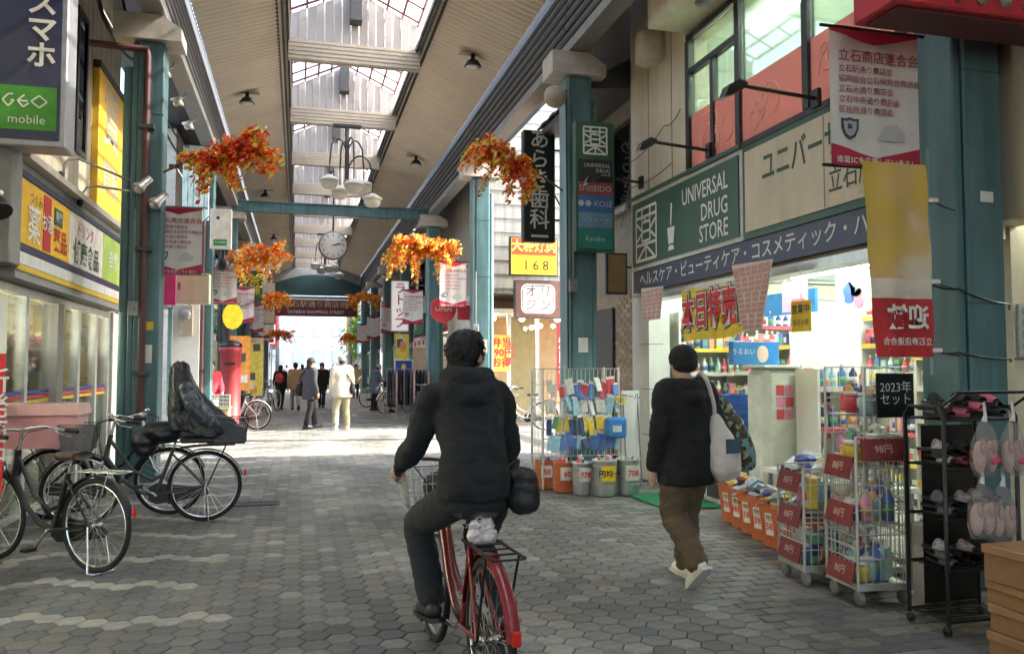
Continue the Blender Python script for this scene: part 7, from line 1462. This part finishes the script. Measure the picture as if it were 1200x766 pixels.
# ---- jacket draped over the child seat of the parked bicycle
cs_ = MB().bbox(-.16, .16, -.36, -.3, .78, 1.1, .02).obj('child_seat', mat('seat_plastic', (.03, .03, .033), .5), B); MB().bbox(-.16, .16, -.62, -.301, .77, .83, .02).obj('seat_pan', mat('seat_plastic', None), cs_)
for s in (-1, 1): MB().bbox(s * .16 - .02, s * .16 + .02, -.6, -.3, .831, .98, .015).obj('seat_wing', mat('seat_plastic', None), cs_)
jk = thing('draped_jacket', 'black and slate raincoat heaped over the child seat of the parked bicycle', 'jacket', lB, rB); jk.scale = (1.05, 1.05, 1.08); q = MB(); vs = []; NN = 40
for k, (cy_, cz_, a_, b_) in enumerate(((-.27, 1.42, .03, .03), (-.27, 1.39, .085, .08), (-.28, 1.3, .11, .1), (-.31, 1.2, .16, .12), (-.35, 1.08, .2, .17), (-.4, .96, .22, .22), (-.45, .86, .24, .27), (-.47, .8, .25, .29))):
    for j in range(NN): th = 2 * math.pi * j / NN; f = 1 + (.13 * math.sin(th * 5 + k * .5) + .07 * math.sin(th * 11 + 2 + k * .8)) * min(1, k / 3); vs.append((a_ * f * math.cos(th), cy_ + b_ * f * math.sin(th), cz_ + .03 * math.sin(th * 3 + k)))
q.add(vs, [(k * NN + j, (k + 1) * NN + j, (k + 1) * NN + (j + 1) % NN, k * NN + (j + 1) % NN) for k in range(7) for j in range(NN)] + [tuple(range(NN)), tuple(range(7 * NN, 8 * NN))[::-1]], 0, True)
RAIN = mat('raincoat_black', (.009, .01, .012), .4, var=.5, scale=5, bump=.3, bscale=30); blob('jacket', q, .012, RAIN, jk, 1, .01, 14)
for s_ in (-1, 1): q = MB(); limb(q, [(s_ * .13, -.33, 1.2), (s_ * .22, -.42, 1.02), (s_ * .2, -.58, .86)], [.06, .065, .06], 12); blob('sleeve', q, .012, mat('raincoat_slate', (.035, .046, .062), .4, var=.4, scale=6), jk, 1, .016, 16)
MB().tube([(-.1, -.2, 1.33), (0, -.18, 1.4), (.1, -.2, 1.33)], .008, 5).obj('hood_trim', mat('raincoat_slate', None), jk)
sb_ = thing('saddle_cover', 'black cover bundled over the saddle and bars of the parked bicycle', 'cover', lB, rB); q = MB(); q.ell((0, -.13, .87), .14, .2, .1, 14, 10); q.ell((0, .02, .78), .1, .12, .14, 12, 8); blob('cover', q, .014, mat('raincoat_black', None), sb_, 2, .02, 6, stretch=(1.5, .6, 1.5))
# small blue notice and wire stands on the right past the crossing
bn = thing('blue_notice', 'small blue notice with yellow emblem on a stand past the crossing on the right', 'notice', (2.98, 23.8, 0)); MB().bbox(-.27, .27, 0, .03, 1.22, 1.72, .006).obj('board', WHITE, bn); MB().box(-.24, .24, -.006, -.001, 1.25, 1.69).obj('blue_field', mat('notice_blue', (.02, .06, .3), .5), bn); MB().ell((0, -.008, 1.5), .07, .004, .1, 10, 8).obj('emblem', YELLOW, bn)
for s in (-.2, .2): MB().rod((s, .02, 0), (s, .02, 1.22), .015).obj('leg', GREY, bn)
for k, (x_, y_) in enumerate(((3.2, 22.6), (2.75, 22.9))):
    t = thing('clothes_rail', ['dark clothes rail beside the blue notice', 'second dark clothes rail left of the blue notice'][k], 'rail', (x_, y_, 0)); 
    for s in (-.35, .35): MB().rod((s, 0, 0), (s, 0, 1.45), .014).obj('post', GREY, t)
    MB().rod((-.35, 0, 1.45), (.35, 0, 1.45), .012).obj('bar', GREY, t)
    for j in range(7): q = MB(); q.prism([(-.02, .45), (.02, .45), (.025, 1.3), (0, 1.42), (-.025, 1.3)], (-.3 + j * .1, -.2, 0), (1, 0, 0), (0, 0, 1), -.4); q.obj('garment', [BLK, CH, F('garment_pink', (.5, .3, .28)), BLK][j % 4], t)

# people in the open street past the arch
for k, (x_, y_, rz_, c_) in enumerate(((0.2, 44, 10, (.3, .06, .07)), (1.9, 47, 170, (.05, .06, .1)), (-.7, 52, 0, (.25, .25, .27)), (2.7, 40, 175, (.35, .3, .22)))):
    person(['person in a dark red coat near the far arch', 'person in navy coming towards the camera under the far arch', 'person in grey beyond the far arch', 'person in a pale brown coat by the far right shops'][k], (x_, y_, 0), R(rz_), dict(top=F('far_coat_%d' % k, c_), pants=BLKT, shoe=BLACK, hair=['long', 'short', 'cap', 'long'][k], hair_m=HAIR, hem=.68, bulk=1.1), walk, .97, .035)
bpy.data.scenes.remove(WORK)
